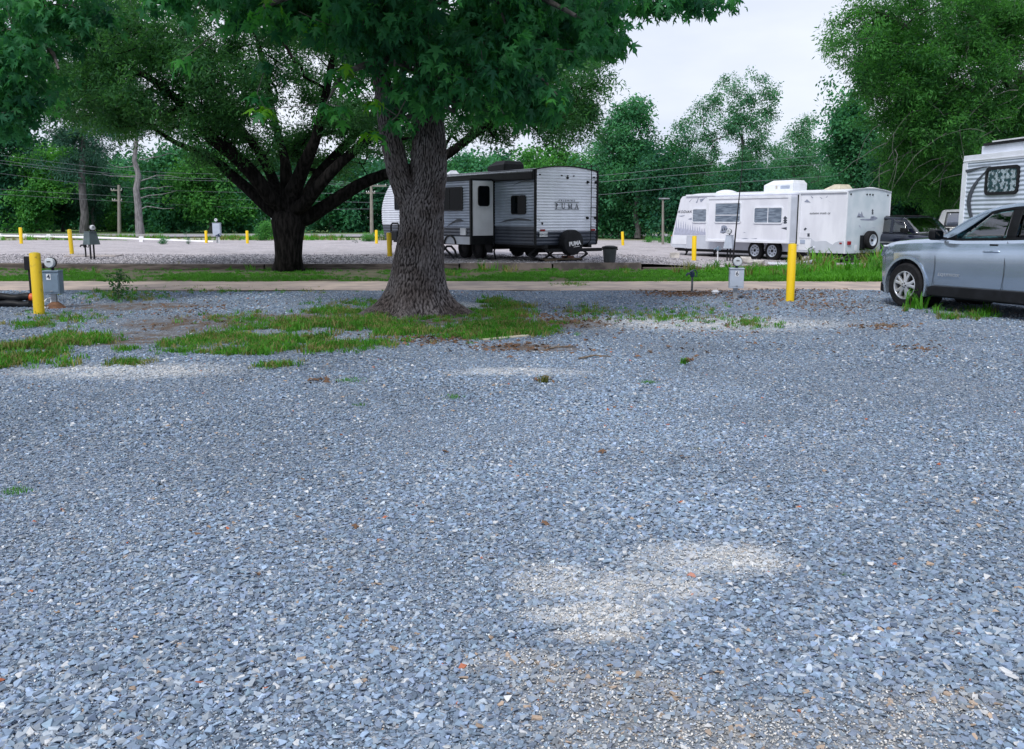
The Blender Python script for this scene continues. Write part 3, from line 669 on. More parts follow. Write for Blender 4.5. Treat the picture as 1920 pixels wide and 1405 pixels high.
def radii(A, par, tip, power=2.3, fixed=None, cap=None):
    n = len(A); acc = np.zeros(n); kids = [0] * n
    for i in range(1, n): kids[par[i]] += 1
    r = np.zeros(n)
    for i in range(n - 1, 0, -1):
        v = acc[i] if kids[i] else tip ** power
        r[i] = v ** (1 / power); acc[par[i]] += v
    r[0] = max(acc[0], 1e-9) ** (1 / power)
    if cap: r = np.minimum(r, cap)
    if fixed:
        for i, v in fixed.items(): r[i] = v
    return r
def tree_mesh(name, A, par, r, m, rmin=0, nside=lambda r: 10 if r > .12 else 6 if r > .03 else 3):
    n = len(A); kids = [[] for _ in range(n)]
    for i in range(1, n): kids[par[i]].append(i)
    mb = MB(); stack = [(0, None)]
    while stack:
        i, pr = stack.pop(); chain = [] if pr is None else [pr]; rr = [] if pr is None else [min(r[pr], r[i] * 1.15)]
        while True:
            chain.append(i); rr.append(r[i])
            if not kids[i]: break
            ks = sorted(kids[i], key=lambda c: -r[c])
            for c in ks[1:]:
                if r[c] > rmin: stack.append((c, i))
            i = ks[0]
            if r[i] <= rmin: break
        if len(chain) > 1: mb.tube([A[c] for c in chain], rr, nside(max(rr)), cap=False)
    return mb.build(name, m, None, smooth='all', fix=False)

# leaf clusters ----------------------------------------------------
C_far = {k: scatter_group('leaf_cluster_' + k, [cluster_mesh('leaf_cluster', L[k], 85, 1.0, .27, 'wide', i, .75) for i in range(4)]) for k in ('far_dark', 'far_mid', 'far_bright')}
C_far['far_airy'] = scatter_group('leaf_cluster_airy', [cluster_mesh('leaf_cluster', L['far_airy'], 55, 1.0, .27, 'wide', i, .8) for i in range(4)])
C_far['pine'] = scatter_group('needle_cluster', [cluster_mesh('needle_cluster', L['pine'], 110, 1.0, .26, 'diamond', i, .45) for i in range(3)])
C_oak = scatter_group('oak_cluster', [cluster_mesh('leaf_cluster', L['oak'], 85, 1.0, .30, 'diamond', 40 + i, .6) for i in range(5)])
C_oakr = scatter_group('willow_oak_cluster', [cluster_mesh('leaf_cluster', L['oak_right'], 85, 1.0, .28, 'diamond', 60 + i, .6) for i in range(5)])
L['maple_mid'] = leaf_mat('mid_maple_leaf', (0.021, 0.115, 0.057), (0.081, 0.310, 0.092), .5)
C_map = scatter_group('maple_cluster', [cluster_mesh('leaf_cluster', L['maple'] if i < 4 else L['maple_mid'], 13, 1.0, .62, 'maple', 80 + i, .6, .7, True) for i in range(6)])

def blob_targets(blobs, rs):
    """blobs: px, py, rx, ry, Y, depth, count"""
    out = []
    for px, py, rx, ry, Yc, dp, k in blobs:
        k = int(k * DENS); per = 6 if k > 20 else 2
        for _ in range(max(1, k // per)):
            a = rs.uniform(0, 6.283); q = rs.random() ** .5
            c = at(px + rx * q * math.cos(a), py + ry * q * math.sin(a), Yc + rs.uniform(-dp, dp)); sg = rs.uniform(.22, .5) * SPREAD
            for _ in range(per): out.append(c + Vector((rs.gauss(0, sg), rs.gauss(0, sg), rs.gauss(0, sg * .6))))
    return out
DENS, SPREAD = 1.0, 1.0

def far_tree(px, base_py, Yc, crown, leaf, label, name='tree', cat='tree', group=None, n=70, cs=(.7, 1.3), trunk_r=.2, bark='bark_far', lean=0, per=1.6, zb=.25, seed=0, shell=.0, tipr=.012, trunk_px=None):
    """crown: list of (px,py,rx,ry) ellipses as seen; the tree is round: depth radius = width radius"""
    rs = random.Random(seed + int(px)); m_per = Yc / F
    base = at(px, base_py, Yc); base.z = zb
    if trunk_px is None: trunk_px = px + lean
    topy = (min(c[1] for c in crown) if leaf == 'pine' else sum(c[1] for c in crown) / len(crown) + 8)
    top = at(trunk_px, topy, Yc)
    if top.z < base.z + 1.2: top.z = base.z + 1.2
    nodes, par = [], []
    for i in range(9):
        t = i / 8; p = base.lerp(top, t); p.x += rs.gauss(0, .10) * (0 < i) * m_per * 20; p.y += rs.gauss(0, .1); nodes.append(p); par.append(i - 1)
    tg = []; tot = sum(c[2] * c[3] for c in crown)
    for cx, cy, rx, ry in crown:
        for _ in range(max(3, int(n * rx * ry / tot))):
            if _ % 5 == 0:
                a = rs.uniform(0, 6.283); q = (shell + (1 - shell) * rs.random()) ** .5
                p0 = at(cx + rx * q * math.cos(a), cy + ry * q * math.sin(a) , Yc)
                p0.y += rx * m_per * .8 * math.sqrt(max(0, 1 - q * q * .8)) * rs.uniform(-1, 1)
            sg = cs[1] * .55; p = p0 + Vector((rs.gauss(0, sg), rs.gauss(0, sg), rs.gauss(0, sg * .6)))
            if p.z > base.z + .1: tg.append(p)
    A, par, ends = grow(nodes, par, tg, step=.9, rs=rs)
    r = radii(A, par, tipr, 2.2, cap=trunk_r)
    for i in range(9): r[i] = max(r[i], trunk_r * (1 - (.7 if leaf == 'pine' else .6) * i / 8))
    r[0] *= 1.1
    root = empty(name, tuple(base), 0, label, cat, group)
    tk = tree_mesh('trunk', A, par, r, M[bark]); tk.parent = root; tk.matrix_parent_inverse = Matrix.Translation(-base)
    pts = []
    for e in ends:
        pts.append(A[e]); q = par[e]
        if per > 1.3 and rs.random() < per - 1: pts.append(A[q] + rng.normal(0, .25, 3))
    pts = np.array(pts); sc = rng.uniform(cs[0], cs[1], len(pts))
    cw = scatter('crown', C_far[leaf], pts, rand_rot(len(pts), .5), sc); cw.parent = root; cw.matrix_parent_inverse = Matrix.Translation(-base); cw['kind'] = 'stuff'
    return root

# ---- left wood, beyond the highway (crown ellipses are where the photograph shows them)
far_tree(18, 440, 86, [(10, 330, 60, 100), (-20, 300, 50, 90)], 'far_dark', 'dark broad tree at the far left edge beyond the white rail', n=120, cs=(1, 1.7), trunk_r=.3)
far_tree(72, 438, 84, [(75, 335, 34, 60), (55, 395, 40, 35), (85, 300, 30, 25)], 'far_bright', 'bright green tree left of the tall pines', n=80, cs=(.8, 1.3), seed=1)
far_tree(118, 438, 90, [(118, 360, 36, 70), (110, 300, 30, 40)], 'far_dark', 'dark tree between the bright tree and the tall pine', n=90, cs=(.9, 1.5), seed=2)
far_tree(157, 441, 80, [(155, 215, 66, 24), (130, 250, 50, 20), (175, 255, 62, 22), (150, 175, 50, 26), (145, 300, 50, 22), (165, 140, 40, 30)], 'pine', 'tall pine with a straight bare trunk standing behind the meter post', 'pine_tree', n=130, cs=(.7, 1.25), trunk_r=.36, seed=3, per=1.8)
far_tree(175, 440, 88, [(178, 285, 36, 26), (190, 330, 32, 30), (180, 380, 26, 30)], 'pine', 'slimmer pine close right of the tallest pine', 'pine_tree', n=70, cs=(.6, 1.1), trunk_r=.16, seed=4)
far_tree(262, 441, 76, [(262, 215, 60, 26), (225, 262, 30, 14), (300, 240, 30, 16)], 'pine', 'leaning pine with a pale bare trunk and dead side branches', 'pine_tree', n=70, cs=(.5, .95), trunk_r=.34, bark='bark_pale', trunk_px=252, seed=5)
far_tree(212, 438, 95, [(212, 390, 44, 48), (225, 350, 30, 26)], 'far_mid', 'mid green tree behind the wooden utility pole', n=90, cs=(1, 1.6), seed=6)
far_tree(250, 438, 92, [(246, 385, 30, 48)], 'far_bright', 'light green tree left of the leaning pine trunk', n=60, cs=(.8, 1.4), seed=7)
far_tree(345, 440, 84, [(340, 335, 60, 50), (320, 400, 60, 40), (370, 310, 34, 26)], 'far_mid', 'dense round green tree right of the leaning pine', n=160, cs=(1, 1.6), seed=8)
far_tree(395, 440, 80, [(385, 340, 40, 50), (405, 385, 46, 40), (360, 300, 26, 16)], 'far_bright', 'bright green tree behind the two far yellow posts', n=120, cs=(.8, 1.3), seed=9)
far_tree(450, 440, 82, [(450, 385, 50, 52), (440, 345, 34, 30)], 'far_mid', 'green tree just left of the dark oak trunk', n=120, cs=(.9, 1.4), seed=10)
far_tree(310, 440, 88, [(305, 380, 50, 58)], 'far_dark', 'dark tree right of the pale pine trunk', n=110, cs=(1, 1.6), seed=11)
far_tree(620, 440, 84, [(620, 385, 50, 52), (600, 350, 40, 26)], 'far_mid', 'green tree right of the dark oak trunk', n=110, cs=(.9, 1.5), seed=12)
far_tree(668, 440, 86, [(670, 390, 44, 48), (680, 350, 36, 30)], 'far_dark', 'dark green tree left of the utility pole beside the trailer', n=110, cs=(.9, 1.5), seed=13)
far_tree(730, 440, 88, [(730, 385, 46, 56), (735, 340, 40, 30)], 'far_dark', 'dark tree behind the front of the white and black trailer', n=110, cs=(.9, 1.5), seed=14)
# ---- behind the trailers
far_tree(880, 440, 80, [(880, 310, 34, 22), (900, 350, 60, 50)], 'far_mid', 'green tree rising above the dark roof left of the air conditioner', n=120, cs=(.8, 1.4), seed=15)
far_tree(965, 440, 86, [(965, 325, 40, 26), (970, 370, 60, 46)], 'far_dark', 'dark green tree right behind the black air conditioner', n=90, cs=(.8, 1.4), seed=16)
far_tree(1045, 440, 74, [(1045, 300, 52, 34), (1050, 350, 70, 60)], 'far_bright', 'bright green tree above the rear of the white and black trailer', n=150, cs=(.7, 1.2), seed=17)
far_tree(1150, 440, 62, [(1150, 320, 46, 60), (1165, 400, 60, 42), (1120, 350, 40, 60)], 'far_mid', 'leafy tree behind the rear corner of the striped trailer', n=190, cs=(.55, 1.0), seed=18)
far_tree(1195, 442, 60, [(1195, 225, 46, 30), (1180, 265, 56, 30), (1215, 300, 46, 50), (1190, 340, 60, 50)], 'far_mid', 'tall leafy tree between the two trailers', n=210, cs=(.45, .9), seed=19, per=1.8)
far_tree(1262, 442, 58, [(1255, 370, 50, 56), (1240, 330, 36, 26)], 'far_dark', 'dark green bush-like tree left of the white trailer', n=140, cs=(.5, 1.0), seed=20)
far_tree(1330, 440, 66, [(1325, 350, 60, 34), (1300, 330, 30, 26)], 'far_mid', 'low green tree behind the front of the white trailer', n=110, cs=(.6, 1.0), seed=21)
far_tree(1392, 440, 60, [(1392, 170, 46, 32), (1362, 215, 42, 36), (1425, 215, 44, 40), (1315, 235, 44, 34), (1375, 270, 60, 40), (1440, 285, 46, 36), (1305, 285, 40, 36), (1350, 310, 60, 30)], 'far_airy',
         'tall airy tree with thin branches against the sky behind the white trailer', n=300, cs=(.28, .62), trunk_r=.22, seed=22, per=1.9, tipr=.010, shell=.1)
far_tree(1490, 440, 64, [(1500, 240, 34, 26), (1490, 280, 46, 34), (1470, 320, 46, 26), (1525, 300, 28, 30)], 'far_airy', 'smaller airy tree to the right of the tallest airy tree', n=130, cs=(.3, .7), trunk_r=.16, seed=23, per=1.9)
far_tree(1560, 440, 70, [(1555, 335, 50, 18), (1520, 350, 40, 16)], 'far_mid', 'low far treetop just above the white trailer roof', n=70, cs=(.4, .8), seed=24)
far_tree(1640, 445, 48, [(1590, 215, 38, 34), (1605, 265, 44, 40), (1640, 330, 60, 50), (1625, 290, 50, 40)], 'far_mid', 'leafy tree above the rear of the white trailer', n=190, cs=(.4, .85), trunk_r=.24, seed=25, per=1.8)
far_tree(1720, 445, 42, [(1720, 360, 70, 60), (1690, 310, 60, 40), (1770, 340, 50, 60)], 'far_dark', 'dense dark tree behind the two parked cars', n=300, cs=(.4, .8), trunk_r=.2, seed=26, per=1.8)
far_tree(1800, 445, 46, [(1800, 330, 60, 90), (1850, 300, 60, 90)], 'far_dark', 'dark dense tree behind the silver striped camper', n=240, cs=(.5, .9), seed=27)
far_tree(1440, 442, 56, [(1440, 345, 60, 20), (1400, 345, 60, 22)], 'far_dark', 'dark shrubby tree just behind the white trailer roof', n=100, cs=(.4, .8), seed=28)
# one mass of far wood behind
x = rng.uniform(-110, 95, 3600); y = 104 + rng.random(3600) * 14
hh = (4.4 + 2.4 * vnoise(x, y * 0, .09, 61) + 1.4 * vnoise(x, y * 0, .3, 62)) * np.where(x < -5, 1.12, .92)
z = .3 + hh * rng.random(3600) ** .7
tag(scatter('wood', C_far['far_dark'], np.stack([x, y, z], 1), rand_rot(3600, .6), rng.uniform(1.3, 2.3, 3600)), 'far dark wood closing the view behind the single trees', kind='stuff')
# bushes near the road
def bush(px, py, Yc, rx, ry, leaf, label, n, cs, zb=.2, cat='bush'):
    rs = random.Random(int(px)); base = at(px, py, Yc); base.z = zb; tg = []
    for _ in range(n):
        a = rs.uniform(0, 6.283); q = rs.random() ** .5; p = at(px + rx * q * math.cos(a), py - ry + ry * q * math.sin(a), Yc); p.y += rs.uniform(-1, 1) * rx * Yc / F * .8
        if p.z > zb + .03: tg.append(p)
    A, par, ends = grow([base, base + Vector((0, 0, .15))], [-1, 0], tg, step=.3, rs=rs); r = radii(A, par, .006, 2.2, cap=.06)
    root = empty('bush', tuple(base), 0, label, cat)
    t = tree_mesh('stem', A, par, r, M['twig']); t.parent = root; t.matrix_parent_inverse = Matrix.Translation(-base)
    c = scatter('foliage', C_far[leaf], A[ends], rand_rot(len(ends), .5), rng.uniform(cs[0], cs[1], len(ends))); c.parent = root; c.matrix_parent_inverse = Matrix.Translation(-base); c['kind'] = 'stuff'
    return root
bush(500, 451, 56, 20, 18, 'far_bright', 'bright green bush beside the dark oak trunk at the road', 50, (.22, .42))
bush(690, 455, 54, 11, 9, 'far_bright', 'small bright green bush left of the yellow post near the trailer', 22, (.18, .3))
bush(1262, 455, 50, 12, 8, 'far_bright', 'low green bush at the foot of the pole left of the white trailer', 24, (.16, .3))
bush(1225, 458, 52, 22, 6, 'far_bright', 'low spread of green weeds before the dark bush', 24, (.14, .26))
bush(308, 460, 48, 8, 7, 'far_mid', 'small leafy weed clump at the edge of the dirt road', 12, (.12, .2))
bush(354, 458, 48, 7, 14, 'far_dark', 'thin dark sapling left of the far yellow post', 10, (.08, .15))
bush(667, 460, 50, 6, 9, 'pine', 'reddish dry shrub standing alone at the road edge', 8, (.05, .1))
bush(715, 446, 57, 12, 6, 'far_bright', 'low green bush behind the yellow post by the trailer nose', 14, (.16, .26))

# dead side branches of the leaning pine, as its parts
_lp = [o for o in scene.objects if o.get('label', '').startswith('leaning pine')][0]
for sx, py in ((1, 355), (1, 372), (1, 392), (-1, 330), (1, 340), (1, 300), (-1, 310)):
    a = at(267 - (440 - py) * .05, py, 76); pts = [a]
    for q in range(4): a = a + Vector((sx * random.uniform(.5, .9), random.uniform(-.3, .3), random.uniform(-.15, .28))); pts.append(a)
    o = MB().tube(pts, [.05, .04, .03, .02, .01], 5).build('dead_branch', M['bark_pale'], _lp); o.matrix_parent_inverse = Matrix.Translation(-_lp.location)

# ---------------------------------------------------------------- the dark oak in the middle ground
def limb_tree(root_label, name, cat, trunk, limbs, bark, targets, tip, step, sides=None, rootloc=None):
    """trunk/limbs: lists of (Vector, radius); limb[0] is an index of the trunk"""
    nodes, par, fixed = [], [], {}
    for i, (p, r) in enumerate(trunk): nodes.append(p); par.append(i - 1); fixed[i] = r
    start = len(nodes)
    for li, pts in limbs:
        prev = li
        for p, r in pts: nodes.append(p); par.append(prev); prev = len(nodes) - 1; fixed[prev] = r
    return nodes, par, fixed
def dense(pts, n=3):
    """catmull-rom refinement of a list of (px,py,Y,r)"""
    P = [np.array(p, float) for p in pts]; P = [2 * P[0] - P[1]] + P + [2 * P[-1] - P[-2]]; out = []
    for i in range(1, len(P) - 2):
        for k in range(n):
            t = k / n; a, b, c, d = P[i - 1], P[i], P[i + 1], P[i + 2]
            out.append(.5 * ((2 * b) + (-a + c) * t + (2 * a - 5 * b + 4 * c - d) * t * t + (-a + 3 * b - 3 * c + d) * t ** 3))
    out.append(P[-2]); return [(at(q[0], q[1], q[2]), max(q[3], .01)) for q in out]

OY = 26.0
otr = [(gp(541, 508, .02), .47), (at(541, 500, OY), .40), (at(541, 480, OY), .365), (at(541, 455, OY), .385), (at(541, 435, OY), .43), (at(541, 416, OY), .47), (at(540, 398, OY), .40), (at(540, 382, OY), .30)]
olimbs_px = [
    (5, [(505, 392, 26, .22), (462, 352, 26.2, .19), (430, 325, 26.5, .17), (400, 298, 26.6, .14), (330, 268, 27, .09), (280, 235, 27, .06)]),
    (6, [(508, 372, 25.6, .26), (470, 322, 25.4, .24), (432, 285, 25.2, .23), (395, 258, 25, .20), (350, 205, 25, .16), (300, 160, 25, .12), (240, 120, 25, .09), (180, 80, 25, .06)]),
    (6, [(520, 360, 26.5, .20), (500, 310, 27, .18), (468, 262, 27.5, .14), (430, 215, 28, .12), (395, 160, 28, .09), (360, 90, 28, .07), (330, 0, 28, .05)]),
    (7, [(538, 350, 26, .24), (536, 320, 26, .20), (532, 290, 26.2, .15), (515, 230, 26.5, .12), (500, 150, 26.5, .10), (480, 60, 26.5, .08), (470, -60, 26.5, .06)]),
    (7, [(556, 345, 25.6, .26), (575, 300, 25.3, .22), (592, 260, 25, .17), (606, 200, 25, .14), (620, 130, 25, .11), (640, 40, 25, .09), (650, -60, 25, .06)]),
    (6, [(572, 372, 26.5, .22), (600, 325, 27, .20), (640, 280, 27.5, .16), (690, 225, 28, .13), (740, 160, 28, .1), (800, 80, 28, .08), (840, 0, 28, .05)]),
    (6, [(570, 384, 25.6, .24), (602, 344, 25.3, .20), (640, 304, 25.2, .17), (692, 262, 25.2, .13), (745, 220, 25.4, .11), (810, 165, 25.6, .08)]),
    (5, [(578, 408, 26, .26), (625, 378, 26, .23), (672, 348, 26, .21), (720, 328, 26, .19), (790, 312, 26, .18), (842, 288, 26, .155), (892, 250, 26, .14), (945, 222, 26, .11), (1000, 215, 26, .08), (1060, 205, 26, .05)])]
oblobs = [(300, 140, 230, 80, 26, 3, 330), (130, 150, 120, 50, 26, 2.5, 110), (420, 80, 260, 120, 26.5, 3.5, 330), (600, 90, 160, 110, 26, 3.5, 170), (330, 215, 120, 34, 26, 2, 90), (200, 215, 90, 30, 26, 2, 50),
          (440, 235, 90, 30, 26, 2, 60), (640, 235, 70, 40, 26, 2.5, 50), (760, 150, 150, 120, 27, 3, 120), (920, 150, 120, 90, 26.5, 2.5, 130), (1020, 160, 90, 80, 26, 2, 150), (420, 300, 50, 20, 26, 1.5, 20), (700, 270, 50, 20, 26, 1.5, 16),
          (1080, 130, 60, 40, 26, 2, 60), (1080, 225, 55, 36, 26, 2, 50), (880, 240, 60, 20, 26, 1.5, 20), (1000, 240, 90, 26, 26, 1.5, 44), (120, 40, 160, 70, 26, 3, 90), (490, 285, 50, 34, 28, 1, 34), (570, 280, 50, 34, 28, 1, 34), (630, 300, 40, 30, 28, 1, 20), (770, 270, 40, 50, 28, 1, 40), (860, 215, 60, 40, 28, 1, 30),
          (500, -120, 560, 110, 26, 5, 260), (550, -300, 420, 120, 26, 5, 140)]
rs = random.Random(5)
nodes, par, fixed = limb_tree('', '', '', otr, [(i, dense(p, 2)) for i, p in olimbs_px], 'bark_oak', None, .01, .5)
SPREAD = .68; DENS = .98
tg = blob_targets(oblobs, rs); tg = [p for p in tg if p.z > 2.2]
A, par, ends = grow(nodes, par, tg, step=.55, rs=rs, up=.05)
r = radii(A, par, .007, 2.2, fixed, cap=.14)
for i, v in fixed.items(): r[i] = v if i < len(otr) else v * .8
oak = empty('oak_tree', tuple(nodes[0]), 0, 'spreading dark trunked oak with many low limbs behind the kerb left of the big maple', 'tree')
INV = Matrix.Translation(-nodes[0])
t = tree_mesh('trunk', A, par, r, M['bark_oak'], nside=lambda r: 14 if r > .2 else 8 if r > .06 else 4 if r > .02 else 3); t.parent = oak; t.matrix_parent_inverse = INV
E_ = np.array(ends); pts = np.concatenate([A[E_], A[np.array([par[e] for e in ends])][::2] + rng.normal(0, .2, (len(ends[::2]), 3))])
c = scatter('crown', C_oak, pts, rand_rot(len(pts), .6), rng.uniform(.28, .5, len(pts))); c.parent = oak; c.matrix_parent_inverse = INV; c['kind'] = 'stuff'

# ---------------------------------------------------------------- the big right-hand willow oak, its trunk just outside the frame
RY = 36.0
_rx = 21.6
rtr = [(Vector((_rx, RY, .1)), .65), (Vector((_rx, RY, 1.5)), .52), (Vector((_rx - .2, RY, 3.0)), .48), (Vector((_rx - .4, RY, 4.4)), .42), (Vector((_rx - .6, RY, 6.0)), .34), (Vector((_rx - .8, RY, 8.4)), .25), (Vector((_rx - .9, RY, 11)), .15)]
rl = [(3, [(1935, 225, 36, .24), (1880, 212, 35.5, .20), (1835, 180, 35, .15), (1790, 155, 34.5, .11), (1730, 130, 34, .08), (1660, 110, 34, .05)]),
      (4, [(1930, 150, 36, .20), (1870, 125, 35, .15), (1800, 95, 34.5, .1), (1720, 60, 34, .08), (1640, 20, 34, .05)]),
      (2, [(1960, 300, 36, .22), (1900, 262, 35.5, .17), (1840, 250, 35, .12), (1770, 245, 34.5, .08), (1700, 240, 34, .05)]),
      (3, [(1925, 190, 35.5, .16), (1885, 150, 34.5, .13), (1850, 90, 34, .10), (1825, 30, 34, .07), (1800, -40, 34, .05)]),
      (5, [(1920, 60, 36, .15), (1860, 20, 36, .1), (1800, -40, 36, .07)])]
rb = [(1760, 40, 170, 80, 34.5, 3, 230), (1640, 80, 70, 70, 34, 2, 70), (1680, 140, 90, 40, 34, 2.5, 80), (1830, 130, 120, 80, 35, 3, 150), (1800, 230, 120, 60, 35, 2.5, 190), (1730, 230, 70, 44, 34.5, 2, 80), (1680, 190, 60, 30, 34, 2, 40),
      (1760, 300, 80, 40, 36, 2, 110), (1720, 330, 40, 40, 37, 1.5, 50), (1880, 220, 80, 60, 35.5, 2, 80), (1950, 120, 120, 140, 35, 3, 130), (1850, -120, 300, 110, 35, 4, 160), (1760, 370, 60, 24, 38, 1.5, 50), (1850, 280, 70, 30, 36.5, 1.5, 60)]
rs = random.Random(6)
nodes, par, fixed = limb_tree('', '', '', rtr, [(i, dense(p, 2)) for i, p in rl], None, None, .01, .5)
SPREAD = .95; DENS = 1.25
tg = [p for p in blob_targets(rb, rs) if p.z > 1.9]
A, par, ends = grow(nodes, par, tg, step=.55, rs=rs, up=.05); r = radii(A, par, .008, 2.2, fixed, cap=.12)
for i, v in fixed.items(): r[i] = v
rt = empty('oak_tree', tuple(nodes[0]), 0, 'large green oak filling the upper right behind the silver striped camper', 'tree'); INV = Matrix.Translation(-nodes[0])
M['bark_right'] = mat('grey_oak_bark', (.075, .07, .066), .95, c2=(.03, .028, .027), scale=7, bump=.7, stretch=(1.6, 1.6, .35))
t = tree_mesh('trunk', A, par, r, M['bark_right']); t.parent = rt; t.matrix_parent_inverse = INV
E_ = np.array(ends); pts = np.concatenate([A[E_], A[np.array([par[e] for e in ends])] + rng.normal(0, .3, (len(ends), 3))])
c = scatter('crown', C_oakr, pts, rand_rot(len(pts), .6), rng.uniform(.36, .62, len(pts))); c.parent = rt; c.matrix_parent_inverse = INV; c['kind'] = 'stuff'
# bare hanging twigs of that oak
mb = MB()
for _ in range(80):
    a = at(rs.uniform(1650, 1930), rs.uniform(60, 320), 33 + rs.uniform(-.8, .8)); d = Vector((rs.uniform(-.4, .05), rs.uniform(-.1, .1), rs.uniform(-.22, .1))); pts = [a]
    for q in range(6): d = d + Vector((rs.gauss(0, .06), 0, rs.gauss(-.03, .06))); a = a + d * rs.uniform(.6, 1.1); pts.append(a)
    mb.tube(pts, [.013, .011, .010, .008, .006, .005, .004], 3)
o = mb.build('bare_twigs', M['twig'], rt, fix=False); o.matrix_parent_inverse = INV; o['kind'] = 'stuff'

# ---------------------------------------------------------------- the big maple: trunk with ridged bark
MY = 14.6
def bark_trunk(name, stations, m, parent, inv, n=210, sub=5, amp=.021, roots=None, seed=0, vs=3.0):
    """stations: (Vector centre, radius); ridged surface as geometry"""
    P = [np.array([*c, r]) for c, r in stations]; P = [2 * P[0] - P[1]] + P + [2 * P[-1] - P[-2]]; ring = []
    for i in range(1, len(P) - 2):
        dd = np.linalg.norm(P[i + 1][:3] - P[i][:3]); k = max(2, int(dd / .014))
        for q in range(k):
            t = q / k; a, b, c, d = P[i - 1], P[i], P[i + 1], P[i + 2]
            ring.append(.5 * ((2 * b) + (-a + c) * t + (2 * a - 5 * b + 4 * c - d) * t * t + (-a + 3 * b - 3 * c + d) * t ** 3))
    ring.append(P[-2]); k = len(ring); V = np.zeros((k, n, 3)); z0 = ring[0][2]
    ang = np.arange(n) / n * 2 * math.pi; arc = 0
    for i, q in enumerate(ring):
        if i: arc += np.linalg.norm(q[:3] - ring[i - 1][:3])
        c, r = q[:3], q[3]; R_ = np.full(n, r)
        if roots:
            for ra, rl_, rw in roots:
                d = np.abs((ang - ra + math.pi) % (2 * math.pi) - math.pi); h = max(0, (c[2] - z0)); R_ += rl_ * np.exp(-(d / rw) ** 2) * math.exp(-h / (.10 + .12 * rl_))
        for j in range(n):
            ca, sa = math.cos(ang[j]), math.sin(ang[j]); s = arc * vs * 1.0
            wv = mnoise.noise(Vector((ca * 3, sa * 3, arc * 3.5 + seed))) * .5
            qv = Vector((ca * r * 25 + wv, sa * r * 25 + wv, arc * 6.0 + seed)); a1 = abs(mnoise.noise(qv)); a2 = abs(mnoise.noise(qv * 2.1 + Vector((5, 3, 1))))
            rid = 1 - min(1, a1 * 3.2); rid2 = 1 - min(1, a2 * 3.0)
            big = mnoise.noise(Vector((ca * 1.6, sa * 1.6, arc * .9 + seed * 2)))
            am = amp * (.75 + .9 * mnoise.noise(Vector((ca * 2.2 + 7, sa * 2.2, arc * 1.6 + seed)))); dp_ = R_[j] * (1 + .06 * big) - am * rid - am * .5 * rid2 + amp * .35 * mnoise.noise(qv * 3.3)
            V[i, j] = [c[0] + ca * dp_, c[1] + sa * dp_, c[2]]
    idx = (np.arange(k - 1)[:, None] * n + np.arange(n)[None]).ravel(); nx = (np.arange(k - 1)[:, None] * n + ((np.arange(n) + 1) % n)[None]).ravel()
    me = raw_mesh(name, V.reshape(-1, 3), np.stack([idx, nx, nx + n, idx + n], 1), m, True)
    o = bpy.data.objects.new(name, me); col.objects.link(o); o.parent = parent; o.matrix_parent_inverse = inv; return o
def bark_mat(name, hi, lo):
    m = bpy.data.materials.new(name); m.use_nodes = True; n, l = m.node_tree.nodes, m.node_tree.links; p = n['Principled BSDF']; p.inputs['Roughness'].default_value = .9; p.inputs['Specular IOR Level'].default_value = .25
    t = n.new('ShaderNodeTexCoord'); q = n.new('ShaderNodeMapping'); q.inputs['Scale'].default_value = (1, 1, .22); l.new(t.outputs['Object'], q.inputs[0])
    a = n.new('ShaderNodeTexNoise'); a.inputs['Scale'].default_value = 38; a.inputs['Detail'].default_value = 6; a.inputs['Roughness'].default_value = .65; l.new(q.outputs[0], a.inputs['Vector'])
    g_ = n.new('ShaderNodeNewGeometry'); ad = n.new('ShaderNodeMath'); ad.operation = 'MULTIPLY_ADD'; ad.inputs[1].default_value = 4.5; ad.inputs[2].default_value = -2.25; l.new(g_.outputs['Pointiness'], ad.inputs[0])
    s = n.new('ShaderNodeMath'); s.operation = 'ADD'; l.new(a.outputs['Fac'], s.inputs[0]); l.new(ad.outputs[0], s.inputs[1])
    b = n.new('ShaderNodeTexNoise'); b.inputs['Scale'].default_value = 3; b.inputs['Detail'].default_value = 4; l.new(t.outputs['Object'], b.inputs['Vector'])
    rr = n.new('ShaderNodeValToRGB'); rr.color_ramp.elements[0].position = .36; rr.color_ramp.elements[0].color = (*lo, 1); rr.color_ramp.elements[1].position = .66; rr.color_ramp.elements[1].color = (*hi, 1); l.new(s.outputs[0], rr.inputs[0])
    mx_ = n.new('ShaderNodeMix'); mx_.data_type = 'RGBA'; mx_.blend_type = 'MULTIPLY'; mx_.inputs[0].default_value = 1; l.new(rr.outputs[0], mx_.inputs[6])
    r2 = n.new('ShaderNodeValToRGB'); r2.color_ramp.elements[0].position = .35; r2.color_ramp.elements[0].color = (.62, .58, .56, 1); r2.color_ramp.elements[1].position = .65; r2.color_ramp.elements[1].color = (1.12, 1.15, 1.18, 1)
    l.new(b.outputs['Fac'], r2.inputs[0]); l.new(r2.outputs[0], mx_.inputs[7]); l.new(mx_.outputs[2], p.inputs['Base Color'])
    bm = n.new('ShaderNodeBump'); bm.inputs['Strength'].default_value = .8; bm.inputs['Distance'].default_value = .012; l.new(a.outputs['Fac'], bm.inputs['Height']); l.new(bm.outputs[0], p.inputs['Normal'])
    return m
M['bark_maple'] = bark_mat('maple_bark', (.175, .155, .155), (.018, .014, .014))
mbase = gp(787, 592, 0); MY = mbase.y + .1
maple = empty('maple_tree', tuple(mbase), 0, 'large forked maple with furrowed grey bark standing in the gravel in front', 'tree'); INVM = Matrix.Translation(-mbase)
def mp_(px, py, dy=0): return at(px, py, MY + dy)
